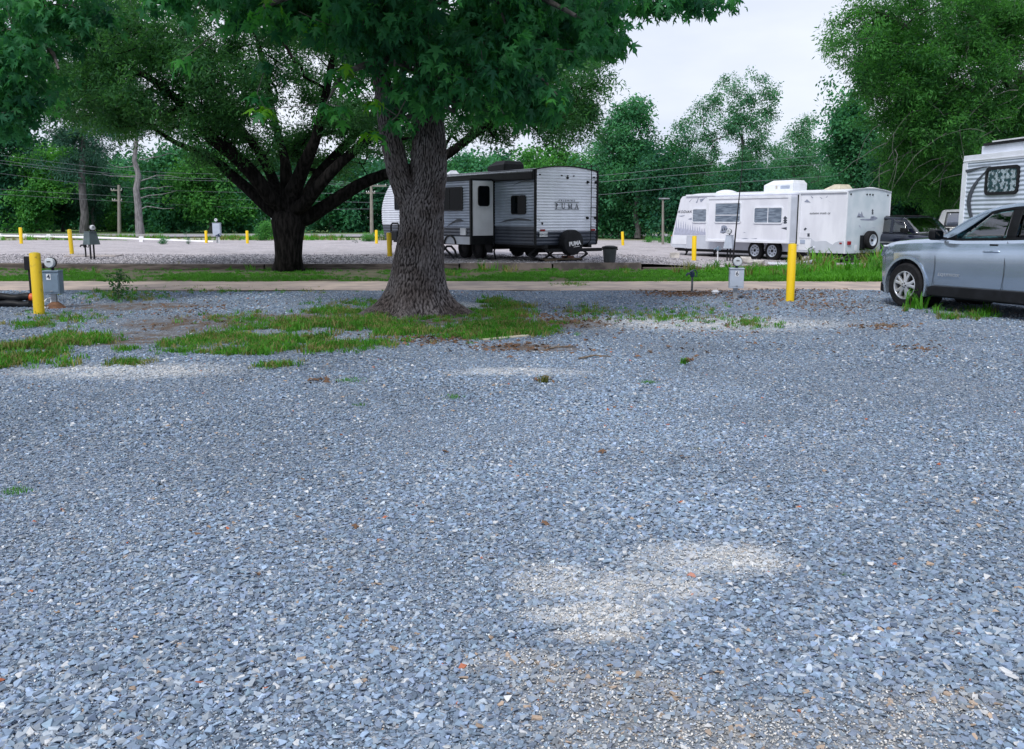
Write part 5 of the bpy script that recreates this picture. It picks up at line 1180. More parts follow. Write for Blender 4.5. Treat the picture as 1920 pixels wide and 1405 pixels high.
def wheel(parent, c, r, w, rim, kind='steel', out=-1, name='wheel'):
    """wheel on an axle along local x, outer face towards out"""
    e = empty(name, c); e.parent = parent
    k_ = r / .35
    prof = [(-w / 2, r * .62), (-w / 2, r * .90), (-w * .40, r * .985), (-w * .2, r), (w * .2, r), (w * .40, r * .985), (w / 2, r * .90), (w / 2, r * .62)]
    MB().lathe(prof, (0, 0, 0), 'x', 36, cap=False).build('tyre', M['rubber'], e, smooth=True)
    o = out; R0 = r * .63
    if kind == 'steel':
        mb = MB().lathe([(o * w * .1, R0), (o * w * .52, R0), (o * w * .54, R0 * .94), (o * w * .36, R0 * .88), (o * w * .36, R0 * .80), (o * w * .42, R0 * .5), (o * w * .42, R0 * .3), (o * w * .46, R0 * .26), (o * w * .46, .01)], (0, 0, 0), 'x', 28)
        rm = mb.build('rim', rim, e, smooth=True)
        for i in range(8):
            a = i * math.pi / 4; y, z = math.cos(a) * R0 * .66, math.sin(a) * R0 * .66
            MB().lathe([(o * w * .40, R0 * .115), (o * w * .425, R0 * .11)], (0, y, z), 'x', 10).build('rim_hole', M['black'], rm)
        MB().lathe([(o * w * .44, R0 * .24), (o * w * .52, R0 * .22), (o * w * .54, R0 * .1)], (0, 0, 0), 'x', 16).build('hub', M['black'], rm, smooth=True)
    elif kind == 'alloy':
        rm = MB().lathe([(o * w * .0, R0), (o * w * .50, R0), (o * w * .52, R0 * .95), (o * w * .44, R0 * .90), (o * w * .0, R0 * .88)], (0, 0, 0), 'x', 40, cap=False).build('rim', rim, e, smooth=True)
        MB().lathe([(o * w * .02, R0 * .9), (o * w * .06, R0 * .88)], (0, 0, 0), 'x', 30).build('brake_disc', M['dark_steel'], rm)
        mb = MB()
        for i in range(5):
            for s in (-1, 1):
                a = i * 2 * math.pi / 5 + R(8); a1, a2 = a + s * .12, a + s * .25
                p = []
                for rr_, aa, ww, dp in ((R0 * .18, a1, .030 * k_, .50), (R0 * .55, (a1 + a2) / 2, .022 * k_, .47), (R0 * .93, a2, .026 * k_, .46)):
                    cy, cz = math.cos(aa) * rr_, math.sin(aa) * rr_; ty, tz = -math.sin(aa) * ww, math.cos(aa) * ww
                    p += [(o * w * dp, cy - ty, cz - tz), (o * w * (dp + .02), cy, cz), (o * w * dp, cy + ty, cz + tz), (o * w * (dp - .14), cy + ty, cz + tz), (o * w * (dp - .14), cy - ty, cz - tz)]
                fs = [(0, 1, 2, 3, 4), (14, 13, 12, 11, 10)]
                for q in (0, 5):
                    for t_ in range(5): fs.append((q + t_, q + (t_ + 1) % 5, q + 5 + (t_ + 1) % 5, q + 5 + t_))
                mb.add(p, fs)
        mb.build('spokes', rim, rm, smooth=True)
        MB().lathe([(o * w * .40, R0 * .22), (o * w * .52, R0 * .20), (o * w * .54, R0 * .12), (o * w * .54, .005)], (0, 0, 0), 'x', 20).build('hub', rim, rm, smooth=True)
        for i in range(5):
            a = i * 2 * math.pi / 5; MB().lathe([(o * w * .52, .011), (o * w * .56, .010)], (0, math.cos(a) * R0 * .15, math.sin(a) * R0 * .15), 'x', 8).build('lug_nut', M['dark_steel'], rm)
    else:
        MB().lathe([(o * w * .1, R0), (o * w * .45, R0), (o * w * .3, R0 * .8), (o * w * .4, R0 * .3), (o * w * .4, .01)], (0, 0, 0), 'x', 24).build('rim', rim, e, smooth=True)
    return e
def flat(parent, name, poly, m, plane, off, out, t=.004): return MB().prism(poly, off, off + out * t, plane).build(name, m, parent)
RX90 = Matrix.Rotation(R(90), 4, 'X')
def T_side(y, z, x): return Matrix.Translation((x, y, z)) @ Matrix.Rotation(R(-90), 4, 'Z') @ RX90     # reads along -y on the near side
def T_rear(x, z, y): return Matrix.Translation((x, y, z)) @ RX90

# ---------------------------------------------------------------- striped white and black trailer
fr = Frame(at(1003, 400, 28).x, 28.0, R(35.5), .2)
pu = empty('travel_trailer', fr.o, fr.b, 'white and black travel trailer lettered PUMA with ribbed siding behind the big maple', 'travel trailer')
W_ = fr.rear(1120, 400)[0]; ZT = fr.side(1003, 318)[1]; ZB = fr.side(1003, 460)[1]; LP = fr.side(716, 385)[0]; ZS = fr.side(1003, 442)[1]
ZFAR = fr.rear(1119, 323)[1]; ARCH = .12
def arch(x): u = x / W_; return ZT + (ZFAR - ZT) * u + ARCH * 4 * u * (1 - u)
def front_y(z):   # curved nose
    u = (z - ZB) / (ZT - ZB); return LP - 1.5 * max(0, u - .45) ** 2.0 * 2.2 - .55 * max(0, .35 - u) ** 1.5 * 2
prof = [(-.0 + .02, ZB)] + [(front_y(ZB + (ZT - ZB) * t / 12) - .02, ZB + (ZT - ZB) * t / 12) for t in range(13)] + [(.02, ZT)]
MB().prism(prof, .02, W_ - .02, 'x').build('body', M['siding_side'], pu)
# roof: arched sheet
rows = [[Vector((W_ * i / 10, y_, arch(W_ * i / 10))) for i in range(11)] for y_ in (0.01, front_y(ZT))]
MB().grid(rows).build('roof', M['siding_dark'], pu, fix=False)
MB().box((-.02, .0, ZT - .03), (.03, front_y(ZT) - .1, ZT + .02)).build('roof_edge', M['black'], pu)
pw = [(x_, ZB + .02) for x_ in (.02, W_ - .02)]; poly = [(.0, ZB), (W_, ZB)] + [(W_ * (1 - i / 12), arch(W_ * (1 - i / 12))) for i in range(13)]
flat(pu, 'rear_wall', poly, M['siding'], 'y', 0.0, 1, .03)
def ext_rear(z):
    lo = 0.03; hi = W_ - .03
    xs_ = [W_ * i / 60 for i in range(61) if arch(W_ * i / 60) - .03 > z]
    return (max(lo, xs_[0]), min(hi, xs_[-1])) if xs_ else (W_ * .45, W_ * .5)
siding(pu, 'rear_siding', M['siding'], 'y', 0, -1, fr.rear(1060, 434)[1], ZT + ARCH * .8, ext_rear)
siding(pu, 'lower_rear_siding', M['siding_dark'], 'y', 0, -1, ZB, fr.rear(1060, 434)[1], ext_rear, .10)
# corner trims
for x_, w_ in ((0, .05), (W_ - .05, .05)): MB().box((x_ - .012, -.022, ZB), (x_ + w_, .02, arch(x_) + .01)).build('corner_trim', M['black'], pu)
mb = MB()
for i in range(16):
    a, b = W_ * i / 16, W_ * (i + 1) / 16; mb.bar((a, -.01, arch(a) + .01), (b, -.01, arch(b) + .01), .05, .03)
mb.build('roof_trim', M['black'], pu)
# near side
SLX = -.88; sy0 = fr.side(927.5, 400)[0]; sy1 = sy0 + 4.1
def side_ext(lo, hi): return lambda z: (lo, min(hi, front_y(z) - .01))
siding(pu, 'side_siding', M['siding_grey'], 'x', 0, -1, fr.side(970, 425)[1], ZT - .30, side_ext(.04, sy0 - .02))
siding(pu, 'lower_side_siding', M['siding_dark'], 'x', 0, -1, ZB, fr.side(970, 425)[1], side_ext(.04, sy0 - .02), .10)
siding(pu, 'front_siding', M['siding'], 'x', 0, -1, fr.side(735, 422)[1], ZT - .02, side_ext(sy1, 99))
siding(pu, 'lower_front_siding', M['siding_dark'], 'x', 0, -1, ZB, fr.side(735, 422)[1], side_ext(sy1, 99), .10)
MB().box((-.10, .0, ZT - .29), (.02, front_y(ZT) - .3, ZT - .02)).build('awning', M['black'], pu, bevel=.03)
MB().tube([(-.09, .02, ZT - .04), (-.09, front_y(ZT) - .3, ZT - .04)], .035, 10).build('awning_roller', M['steel'], pu, smooth=True)
yw0, zw1 = fr.side(987.5, 366); yw1, zw0 = fr.side(959.5, 402.5)
window(pu, 'x', 0, -1, yw0, yw1, zw0, zw1, M['black'], M['glass_dark'], .03, .08)
# decal swooshes on the side and tail
def sw(px0, py0, px1, py1, th, name='stripe', m='decal_dark', x=-.023, plane=0):
    a, b = fr.side(px0, py0, x), fr.side(px1, py1, x); n = 8; up, dn = [], []
    for i in range(n + 1):
        t = i / n; y_, z_ = a[0] + (b[0] - a[0]) * t, a[1] + (b[1] - a[1]) * t + .05 * math.sin(math.pi * t); h = th * math.sin(math.pi * min(1, t * .85 + .15)) + .004; up.append((y_, z_ + h)); dn.append((y_, z_ - h * .2))
    return flat(pu, name, up + dn[::-1], M[m], 'x', x, -1, .004)
sw(1002, 341.5, 963, 347, .03); sw(996, 414, 936, 418, .05, m='decal_dark')
# slide-out box
zs0, zs1 = fr.side(884, 459, SLX)[1], fr.side(884, 338, SLX)[1]
MB().box((SLX + .01, sy0, zs0), (.0, sy1, zs1)).build('slide_out', M['siding_side'], pu)
zmid = fr.side(870, 437, SLX)[1]; zdk = fr.side(870, 427, SLX)[1]; zlow = fr.side(870, 444, SLX)[1]
so_e = lambda z: (sy0 + .05, sy1)
siding(pu, 'slide_siding', M['siding_grey'], 'x', SLX, -1, zdk, zs1, so_e)
siding(pu, 'slide_lower_siding', M['siding_dark'], 'x', SLX, -1, zlow, zdk, so_e, .10)
MB().box((SLX - .012, sy0 + .05, zs0), (SLX + .01, sy1, zlow)).build('skirt', M['grey_skirt'], pu)
MB().box((SLX - .03, sy0 - .03, zs0), (SLX + .04, sy0 + .05, zs1 + .03)).build('corner_trim', M['black'], pu)
MB().box((-.06, sy0 - .03, zs0 - .05), (.0, sy0 + .005, zs1 + .05)).build('corner_trim', M['black'], pu)
MB().box((SLX - .03, sy0 - .02, zs1), (0, sy1 + .02, zs1 + .05)).build('slide_roof', M['black'], pu)
ze = fr.rear(905, 442, sy0)[1]
MB().box((SLX + .05, sy0 - .015, ze), (-.07, sy0 + .0, zs1 - .02)).build('end_panel', M['white'], pu, bevel=.004)
MB().box((SLX + .05, sy0 - .012, zs0), (-.07, sy0 + .0, ze - .004)).build('lower_panel', M['black'], pu)
xa, zb_ = fr.rear(896, 387, sy0 - .015); xb, za = fr.rear(917, 349, sy0 - .015)
window(pu, 'y', sy0 - .015, -1, xa, xb, zb_, za, M['black'], M['glass_dark'], .025, .09)
yw0, zw1 = fr.side(868.5, 350, SLX); yw1, zw0 = fr.side(815, 396, SLX)
window(pu, 'x', SLX, -1, yw0, yw1, zw0, zw1, M['black'], M['glass_dark'], .035, .06, ('v', .45))
yh0, zh1 = fr.side(875, 428, SLX); yh1, zh0 = fr.side(865, 441, SLX)
window(pu, 'x', SLX - .012, -1, yh0, yh1, zh0, zh1, M['white'], M['white'], .02, .03, name='hatch')
sw(869, 415, 838, 425, .05, x=SLX - .024); sw(866, 413, 846, 420, .03, x=SLX - .028)
# front window and stuff left of the trunk
yf0, zf1 = fr.side(752, 367); yf1, zf0 = fr.side(741, 394)
window(pu, 'x', 0, -1, yf0, yf1, zf0, zf1, M['black'], M['glass_dark'], .03, .06)
# wheels, axles, frame
for t_ in (3.2, 4.02):
    for x_, o_ in ((.15, -1), (W_ - .15, 1)): wheel(pu, (x_, t_, .35), .345, .22, M['dark_steel'], 'plain', o_)
MB().box((.3, -.1, ZB - .10), (.42, LP - .3, ZB - .0)).box((W_ - .42, -.1, ZB - .10), (W_ - .3, LP - .3, ZB - .0)).build('chassis', M['dark_steel'], pu)
MB().box((.25, 3.15, .30), (W_ - .25, 3.22, .38)).box((.25, 3.98, .30), (W_ - .25, 4.06, .38)).build('axle', M['dark_steel'], pu)
MB().box((.0, .02, ZB - .02), (W_, LP - .7, ZB - .001)).build('underbelly', M['black_matte'], pu)
MB().box((.02, sy0 + .2, ZB - .30), (.08, 2.7, ZB)).box((.9, 1.2, ZB - .28), (W_ - .3, 2.6, ZB)).build('tank', M['black_matte'], pu, bevel=.03)
# bumper
bz = fr.rear(1060, 469)[1]
MB().box((.30, -.22, bz - .05), (W_ + .02, -.12, bz + .05)).box((.5, -.2, bz - .03), (.56, .1, bz + .03)).box((W_ - .56, -.2, bz - .03), (W_ - .5, .1, bz + .03)).build('bumper', M['black'], pu)
# scissor jacks
for i_, (xc, yy) in enumerate(((.45, .35), (1.15, .25), (W_ - .55, .30))):
    hj = ZB - .1; j = MB(); w2 = .42
    j.bar((xc - .1, yy, hj), (xc - w2, yy, hj * .5), .05).bar((xc - w2, yy, hj * .5), (xc - .1, yy, .06), .05).bar((xc + .1, yy, hj), (xc + w2, yy, hj * .5), .05).bar((xc + w2, yy, hj * .5), (xc + .1, yy, .06), .05).box((xc - .15, yy - .08, .04), (xc + .15, yy + .08, .07)).tube([(xc - w2, yy, hj * .5), (xc + w2, yy, hj * .5)], .015, 6)
    j.build('scissor_jack', M['dark_steel'], pu)
# ladder
lx0, lz1 = fr.rear(1109, 312, -.10); lx1, lz0 = fr.rear(1119.5, 458, -.10)
lad = MB().tube([(lx0, .3, ZT + .22), (lx0, .02, ZT + .24), (lx0, -.10, ZT + .18), (lx0, -.11, ZT - .2), (lx0, -.11, lz0 + .12), (lx0 - .08, -.02, lz0)], .013, 8).tube([(lx1, .3, ZT + .16), (lx1, .02, ZT + .18), (lx1, -.10, ZT + .12), (lx1, -.11, ZT - .2), (lx1, -.11, lz0 + .12), (lx1 + .02, -.02, lz0)], .013, 8).tube([(lx0, .3, ZT + .22), (lx0 - .35, .32, ZT + .22), (lx0 - .36, .32, ZT + .05)], .01, 6).build('ladder', M['black'], pu, smooth=True)
for py_ in (334, 352.5, 370, 388.5, 407, 425.5):
    z_ = fr.rear(1112, py_, -.11)[1]; MB().tube([(lx0, -.11, z_), (lx1, -.11, z_ - .01)], .011, 6).build('rung', M['black'], lad)
for x_ in (lx0 - .08, lx1 - .03):
    for py_ in (342, 409): z_ = fr.rear(1105, py_)[1]; MB().lathe([(0, .045), (-.03, .04), (-.09, .018)], (x_, -.012, z_), 'y', 12).build('bracket', M['black'], lad)
# rear lamps, plate, camera
for px_, py_, rx_, rz_, mm in ((1011.5, 327.5, .035, .022, 'black'), (1052.5, 329.5, .035, .02, 'black'), (1063.5, 330, .035, .02, 'black'), (1075, 330.3, .035, .02, 'black'), (1063.5, 334, .055, .035, 'black'), (1113, 332.5, .03, .02, 'black'), (1016, 419.5, .03, .04, 'black'), (1010.5, 413, .008, .008, 'black')):
    x_, z_ = fr.rear(px_, py_); MB().lathe([(-.01, .8), (-.035, .7), (-.04, .2)], (0, 0, 0), 'y', 14).build('lamp', M[mm], pu, smooth=True)
    o = col.objects[-1] if False else [q for q in pu.children if q.name.startswith('lamp')][-1]; o.scale = (rx_ * 1.25, 1, rz_ * 1.25); o.location = (x_, 0, z_)
for px_, py_ in ((1016.5, 432), (1110.5, 431)): x_, z_ = fr.rear(px_, py_); MB().box((x_ - .09, -.05, z_ - .035), (x_ + .09, -.01, z_ + .03)).build('tail_light', M['lamp_red'], pu, bevel=.015)
x_, z_ = fr.rear(1017.5, 439.5); pl = MB().box((x_ - .15, -.05, z_ - .075), (x_ + .15, -.035, z_ + .075)).build('licence_plate', M['plate'], pu, bevel=.004)
text('YGH-CL85', 'plate_number', M['decal_blue'], pl, T_rear(x_, z_ - .01, -.052), .075, .001, bold=.001)
# lettering
x_, z_ = fr.rear(1062, 387); lw = fr.rear(1084.5, 387)[0] - fr.rear(1039, 387)[0]
def serif_puma(xc, zc, w, h, y):
    """P U M A in thin serif capitals"""
    mb = MB(); st = h * .13; th = h * .06; g = w / 4; y0, y1 = y, y - .004
    def bx(a, b, c, d): mb.box((a, y1, c), (b, y0, d))
    def serif(cx, zz): bx(cx - h * .17, cx + h * .17, zz - th / 2, zz + th / 2)
    X = [xc - w / 2 + g * .33, xc - w / 2 + g * 1.42, xc - w / 2 + g * 2.52, xc - w / 2 + g * 3.62]; zt, zb = zc + h / 2, zc - h / 2
    c = X[0] - h * .12; bx(c - st / 2, c + st / 2, zb, zt); serif(c, zb); serif(c - .02 * h, zt)
    for a0 in range(-90, 90, 22):
        a, b = R(a0), R(a0 + 22); mb.bar((c + math.cos(a) * h * .34, y - .002, zt - h * .26 + math.sin(a) * h * .24), (c + math.cos(b) * h * .34, y - .002, zt - h * .26 + math.sin(b) * h * .24), .004, h * (.08 + .09 * math.cos(a)))
    c = X[1]; bx(c - h * .30 - st / 2, c - h * .30 + st / 2, zb + h * .28, zt); bx(c + h * .27, c + h * .27 + th, zb + h * .28, zt); serif(c - h * .30, zt); serif(c + h * .30, zt)
    for a0 in range(180, 360, 30):
        a, b = R(a0), R(a0 + 30); mb.bar((c + math.cos(a) * h * .30, y - .002, zb + h * .3 + math.sin(a) * h * .27), (c + math.cos(b) * h * .30, y - .002, zb + h * .3 + math.sin(b) * h * .27), .004, h * .09)
    c = X[2]; bx(c - h * .40, c - h * .40 + th, zb, zt); bx(c + h * .34, c + h * .34 + st, zb, zt); serif(c - h * .38, zb); serif(c + h * .42, zb)
    mb.bar((c - h * .36, y - .002, zt), (c, y - .002, zb + .05 * h), .004, st); mb.bar((c + h * .38, y - .002, zt), (c, y - .002, zb + .05 * h), .004, th)
    c = X[3]; mb.bar((c - h * .36, y - .002, zb), (c, y - .002, zt), .004, th); mb.bar((c + h * .36, y - .002, zb), (c, y - .002, zt), .004, st); bx(c - h * .22, c + h * .22, zb + h * .30, zb + h * .37); serif(c - h * .38, zb); serif(c + h * .38, zb)
    return mb
serif_puma(x_, z_, lw, .155, -.024).build('lettering', M['decal_blue'], pu)
for py_ in (380, 392.5): z2 = fr.rear(1062, py_)[1]; MB().box((x_ - lw / 2, -.03, z2 - .006), (x_ + lw / 2, -.022, z2 + .006)).build('lettering_line', M['decal_dark'], pu)
text('PALOMINO', 'lettering', M['decal_dark'], pu, T_rear(x_, fr.rear(1062, 376.6)[1], -.028), .07, .004, spacing=2.1)
# spare wheel with black cover
cx_, cz_ = fr.rear(1075, 455, -.3); rr_ = .385
sp = empty('spare_wheel', (cx_, -.22, cz_)); sp.parent = pu
MB().lathe([(.16, rr_ * .8), (.14, rr_), (-.06, rr_), (-.11, rr_ * .95), (-.125, rr_ * .8), (-.13, .02)], (0, 0, 0), 'y', 40).build('cover', M['black_matte'], sp, smooth=True)
text('PUMA', 'cover_lettering', M['decal_white'], sp, Matrix.Translation((.02, -.137, -.03)) @ Matrix.Rotation(R(-6), 4, 'Y') @ RX90, .17, .003, bold=.008)
MB().bar((-.03, -.136, -.135), (.2, -.136, -.11), .004, .014).build('cover_line', M['decal_white'], sp)
MB().box((cx_ - .04, -.12, bz), (cx_ + .04, -.05, cz_)).build('spare_bracket', M['dark_steel'], pu)
# roof air conditioner
ya, zq = fr.side(920, 318, .9); yb = fr.side(965, 318, .9)[0]
ya_, yb_ = min(ya, yb), max(ya, yb); zr = arch(1.2)
def hood(y0, y1, x0, x1, z0, z1, m, name, parent):
    c = .16; return MB().add([(x0, y0, z0), (x1, y0, z0), (x1, y1, z0), (x0, y1, z0), (x0, y0, z1 - .12), (x1, y0, z1 - .12), (x1, y1, z1 - .16), (x0, y1, z1 - .16), (x0 + .1, y0 + .06, z1), (x1 - .1, y0 + .06, z1), (x1 - .1, y1 - .35, z1), (x0 + .1, y1 - .35, z1)],
        [(3, 2, 1, 0), (0, 1, 5, 4), (1, 2, 6, 5), (2, 3, 7, 6), (3, 0, 4, 7), (4, 5, 9, 8), (5, 6, 10, 9), (6, 7, 11, 10), (7, 4, 8, 11), (8, 9, 10, 11)]).build(name, m, parent, bevel=.02)
zac = fr.side(943, 303.5, 1.2)[1]
yc1 = fr.side(922, 315, .8)[0]; yc0 = fr.side(964, 315, 1.2)[0]
ac = hood(yc0, max(yc1, yc0 + .95), .8, 1.6, arch(1.2) - .03, zac, M['black'], 'air_conditioner', pu)
for i_ in range(7): MB().box((.86, yc0 - .006, arch(1.2) + .03 + i_ * .026), (1.54, yc0 + .004, arch(1.2) + .042 + i_ * .026)).build('slat', M['dark_steel'], ac)
hood(fr.side(842, 320, .9)[0] - .2, fr.side(842, 320, .9)[0] + .2, .8, 1.2, arch(1) - .03, arch(1) + .14, M['white_old'], 'roof_vent', pu)
# tongue, gas bottles and cover in front
MB().bar((W_ / 2 - .6, LP - .6, ZB - .12), (W_ / 2, LP + 1.0, ZB - .12), .08).bar((W_ / 2 + .6, LP - .6, ZB - .12), (W_ / 2, LP + 1.0, ZB - .12), .08).build('tongue', M['dark_steel'], pu)
for y_ in (LP + .15,):
    for x2 in (W_ / 2 - .2, W_ / 2 + .2): MB().lathe([(0, .14), (.06, .155), (.42, .155), (.52, .09), (.56, .04)], (x2, y_, ZB - .08), 'z', 18).build('gas_bottle', M['white'], pu, smooth=True)
# fender, dark box and pipe rack seen beside the trunk
yfz = fr.side(740, 445, -.25); MB().box((-.30, yfz[0] - .25, yfz[1] - .12), (-.05, yfz[0] + .3, yfz[1] + .22)).build('storage_box', M['black_matte'], pu, bevel=.03)
MB().tube([(-.22, yfz[0] + .32, yfz[1] - .3), (-.22, yfz[0] + .32, yfz[1] + .42), (-.22, yfz[0] + .22, yfz[1] + .5), (-.22, yfz[0] - .2, yfz[1] + .5), (-.22, yfz[0] - .26, yfz[1] + .42), (-.22, yfz[0] - .26, yfz[1] + .1)], .03, 8).build('rack', M['black'], pu, smooth=True)
yfd = fr.side(845, 452, SLX)[0]
mb = MB()
for k_ in range(8):
    a, b = math.pi * k_ / 8, math.pi * (k_ + 1) / 8; mb.bar((SLX - .02, yfd + math.cos(a) * .34, zs0 + math.sin(a) * .26), (SLX - .02, yfd + math.cos(b) * .34, zs0 + math.sin(b) * .26), .05, .05)
mb.build('fender', M['black'], pu)
# things by it: blocks, hose, bin
b = fr.M @ Vector((1.0, .25, .0)); plank = empty('plank_stack', tuple(b), fr.b, 'dark wooden planks stacked under the rear jacks of the striped trailer', 'planks')
for k_, (x0, x1, z0) in enumerate(((-.55, .95, .0), (-.50, .9, .05))): MB().box((x0, -.14, z0), (x1, .12, z0 + .045)).build('plank', M['black_matte' if k_ == 0 else 'wood'], plank, bevel=.004)
MB().box((-.55, -.16, .002), (-.12, -.141, .09)).build('plank', M['wood'], plank)
o = MB().box((-.18, -.09, 0), (.18, .09, .06), Matrix.Rotation(.3, 3, 'Z')).build('brick', M['brick_red'], None, bevel=.004); o.location = fr.M @ Vector((1.5, .3, .10)); tag(o, 'red brick lying on the planks behind the spare wheel', 'brick')
tubething('drain_hose', [fr.M @ Vector(p) for p in ((.05, 2.75, .45), (.0, 2.6, .2), (-.15, 2.4, .06), (-.3, 2.0, .05), (-.25, 1.7, .05), (-.1, 2.0, .28), (.1, 2.2, .45))], .028, 'black', 'thin black hose hanging below the striped trailer between its wheels', 'hose')
for i_, (pp, lab) in enumerate((([(831, 470), (838, 462), (846, 462), (853, 470), (857, 484)], 'curved black hose between the maple trunk and the trailer wheels'), ([(829, 458), (838, 470), (846, 478), (852, 485)], 'second black hose slanting beside the maple trunk'))):
    tubething('hose', [at(a_, b_, 29.0) for a_, b_ in pp], .035, 'black', lab, 'hose')
b = gp(1144.5, 493, .235); b.y += .25; bn = empty('rubbish_bin', tuple(b), 0, 'dark grey rubbish bin with lid right of the striped trailer', 'rubbish bin')
mb = MB().lathe([(0, .155), (.01, .17), (.40, .205), (.42, .205)], (0, 0, 0), 'z', 26); mb.build('bin', mat('bin_plastic', (.035, .04, .048), .55, var=.15), bn, smooth=True)
MB().lathe([(.405, .225), (.43, .235), (.455, .225), (.485, .12), (.49, .02)], (0, 0, 0), 'z', 26).build('lid', M['black_matte'], bn, smooth=True)
for s in (-1, 1): MB().box((s * .215 - .02, -.05, .36), (s * .215 + .02, .05, .40)).build('handle', M['black_matte'], bn)

# ---------------------------------------------------------------- plain white trailer
fk = Frame(at(1586, 410, 31).x, 31.0, R(34.5), .03); fr2 = fk
ko = empty('travel_trailer', fk.o, fk.b, 'plain white travel trailer lettered KODIAK with a slide-out and printed fir trees', 'travel trailer')
KW = fk.rear(1667, 400)[0]; KT = fk.side(1588.7, 359)[1]; KB = fk.side(1583, 476)[1]; KL = fk.side(1257, 455)[0]; KF = fk.rear(1668, 361)[1]
def karch(x): u = x / KW; return KT + (KF - KT) * u + .11 * 4 * u * (1 - u)
ytop, _ = fk.side(1279, 363); _, zfb = fk.side(1257, 463)
kprof = [(0.0, KB), (KL - .15, KB), (KL, KB + .12), (KL - .05, KB + .35), (ytop + .08, KT - .12), (ytop - .02, KT - .03), (ytop - .25, KT), (0.0, KT)]
MB().prism(kprof, .005, KW - .005, 'x').build('body', M['white_old'], ko, bevel=.01)
rows = [[Vector((KW * i / 12, y_, karch(KW * i / 12) + .004 - (.1 if y_ > 7 else 0) * 0)) for i in range(13)] for y_ in (.0, ytop - .3)]
MB().grid(rows).build('roof', M['white'], ko, fix=False)
MB().box((-.05, .0, KT - .04), (.03, ytop - .25, KT + .035)).build('roof_edge', M['white'], ko, bevel=.015)
poly = [(0, KB), (KW, KB)] + [(KW * (1 - i / 14), karch(KW * (1 - i / 14))) for i in range(15)]
flat(ko, 'rear_wall', poly, M['white_rear'], 'y', 0, -1, .02)
mb = MB()
for i in range(14):
    a, b = KW * i / 14, KW * (i + 1) / 14; mb.bar((a, -.02, karch(a) + .005), (b, -.02, karch(b) + .005), .06, .03)
mb.build('roof_trim', M['grey_skirt'], ko)
MB().box((-.012, -.03, KB), (.03, .005, KT)).build('corner_trim', M['white'], ko); MB().box((KW - .02, -.03, KB), (KW + .012, .005, KF)).build('corner_trim', M['white_old'], ko)
# grey lower panel with a wavy top edge
def kpoly(pts, name, m, x=0, t=.006): return flat(ko, name, [fk.side(a, b, x) for a, b in pts], M[m], 'x', x, -1, t)
kpoly([(1583, 475.5), (1583, 453), (1575, 452), (1566, 455), (1561, 459), (1555, 456), (1549, 452), (1540, 452), (1532, 453), (1528, 453), (1524, 450), (1519, 445), (1519, 474)], 'grey_panel', 'grey_skirt')
kpoly([(1517.5, 473.5), (1517.5, 456), (1326, 442), (1288, 442), (1288, 466)], 'grey_panel', 'grey_skirt', t=.005)
kpoly([(1287, 466), (1287, 443), (1259, 443), (1257.5, 456), (1259, 462)], 'grey_panel', 'grey_skirt', t=.004)
kpoly([(1287, 458), (1288, 442.5), (1262, 441.5), (1260, 457.5)], 'storage_door', 'white', t=.014)
# fir forest print on the nose
import random as _r
_q = _r.Random(3); pts = [(1326, 441), (1262, 438)]; xx = 1262
tops = []
for i_, px_ in enumerate(np.linspace(1268, 1325, 14)):
    hgt = 24 - i_ * 1.25 + _q.uniform(-2, 2); base_ = 434 + i_ * .35; tops += [(px_ - 1.9, base_ - hgt * .25), (px_ - .9, base_ - hgt * .45), (px_ - 1.1, base_ - hgt * .5), (px_, base_ - hgt), (px_ + 1.1, base_ - hgt * .5), (px_ + .9, base_ - hgt * .45), (px_ + 1.9, base_ - hgt * .25)]
kpoly([(1263, 440.5), (1265.5, 428)] + tops + [(1326.5, 441)], 'forest_print', 'decal_pale', t=.003)
def kfir(px, py, h, m, x=0, parent=ko):
    pl = [(px, py - h)]
    for k_ in range(1, 4): pl += [(px + h * .10 * k_, py - h * (1 - k_ / 3.4)), (px + h * .05 * k_, py - h * (1 - k_ / 3.4) - .4)]
    pl += [(px + .5, py)]; pl += [(2 * px - a, b) for a, b in pl[::-1][:-1]]
    return pl
def text_side(s, px, py, size, m, x, **k): y_, z_ = fk.side(px, py, x); return text(s, 'lettering', M[m], ko, T_side(y_, z_, x - .006), size, .002, **k)
text_side('KODIAK', 1284, 397.5, .145, 'decal_dark', 0, spacing=1.15, shear=.35, sx=1.25)
text_side('autumn trails ry', 1537, 400, .10, 'decal_dark', 0, shear=.4, spacing=1.1, sx=1.15)
for a in ([(1298, 372), (1292, 379), (1293, 379)], [(1310, 370), (1305, 380), (1307, 381)], [(1312, 374), (1322, 372), (1314, 380)], [(1272, 405), (1285, 404), (1278, 406.5)], [(1290, 411), (1298, 413), (1298, 408)], [(1508, 379), (1513, 374), (1520, 380)], [(1520, 367), (1525, 371), (1523, 372)], [(1536, 369), (1542, 372), (1541, 373)], [(1550, 375), (1559, 380), (1557, 379)], [(1548, 371), (1552, 367), (1551, 370)],
          [(1507, 430), (1510, 427), (1513, 429), (1509, 433)], [(1497.5, 428), (1498.5, 434), (1497.2, 434)]): kpoly(a, 'print', 'decal_dark' if a[0][1] > 420 else 'decal_grey', t=.003)
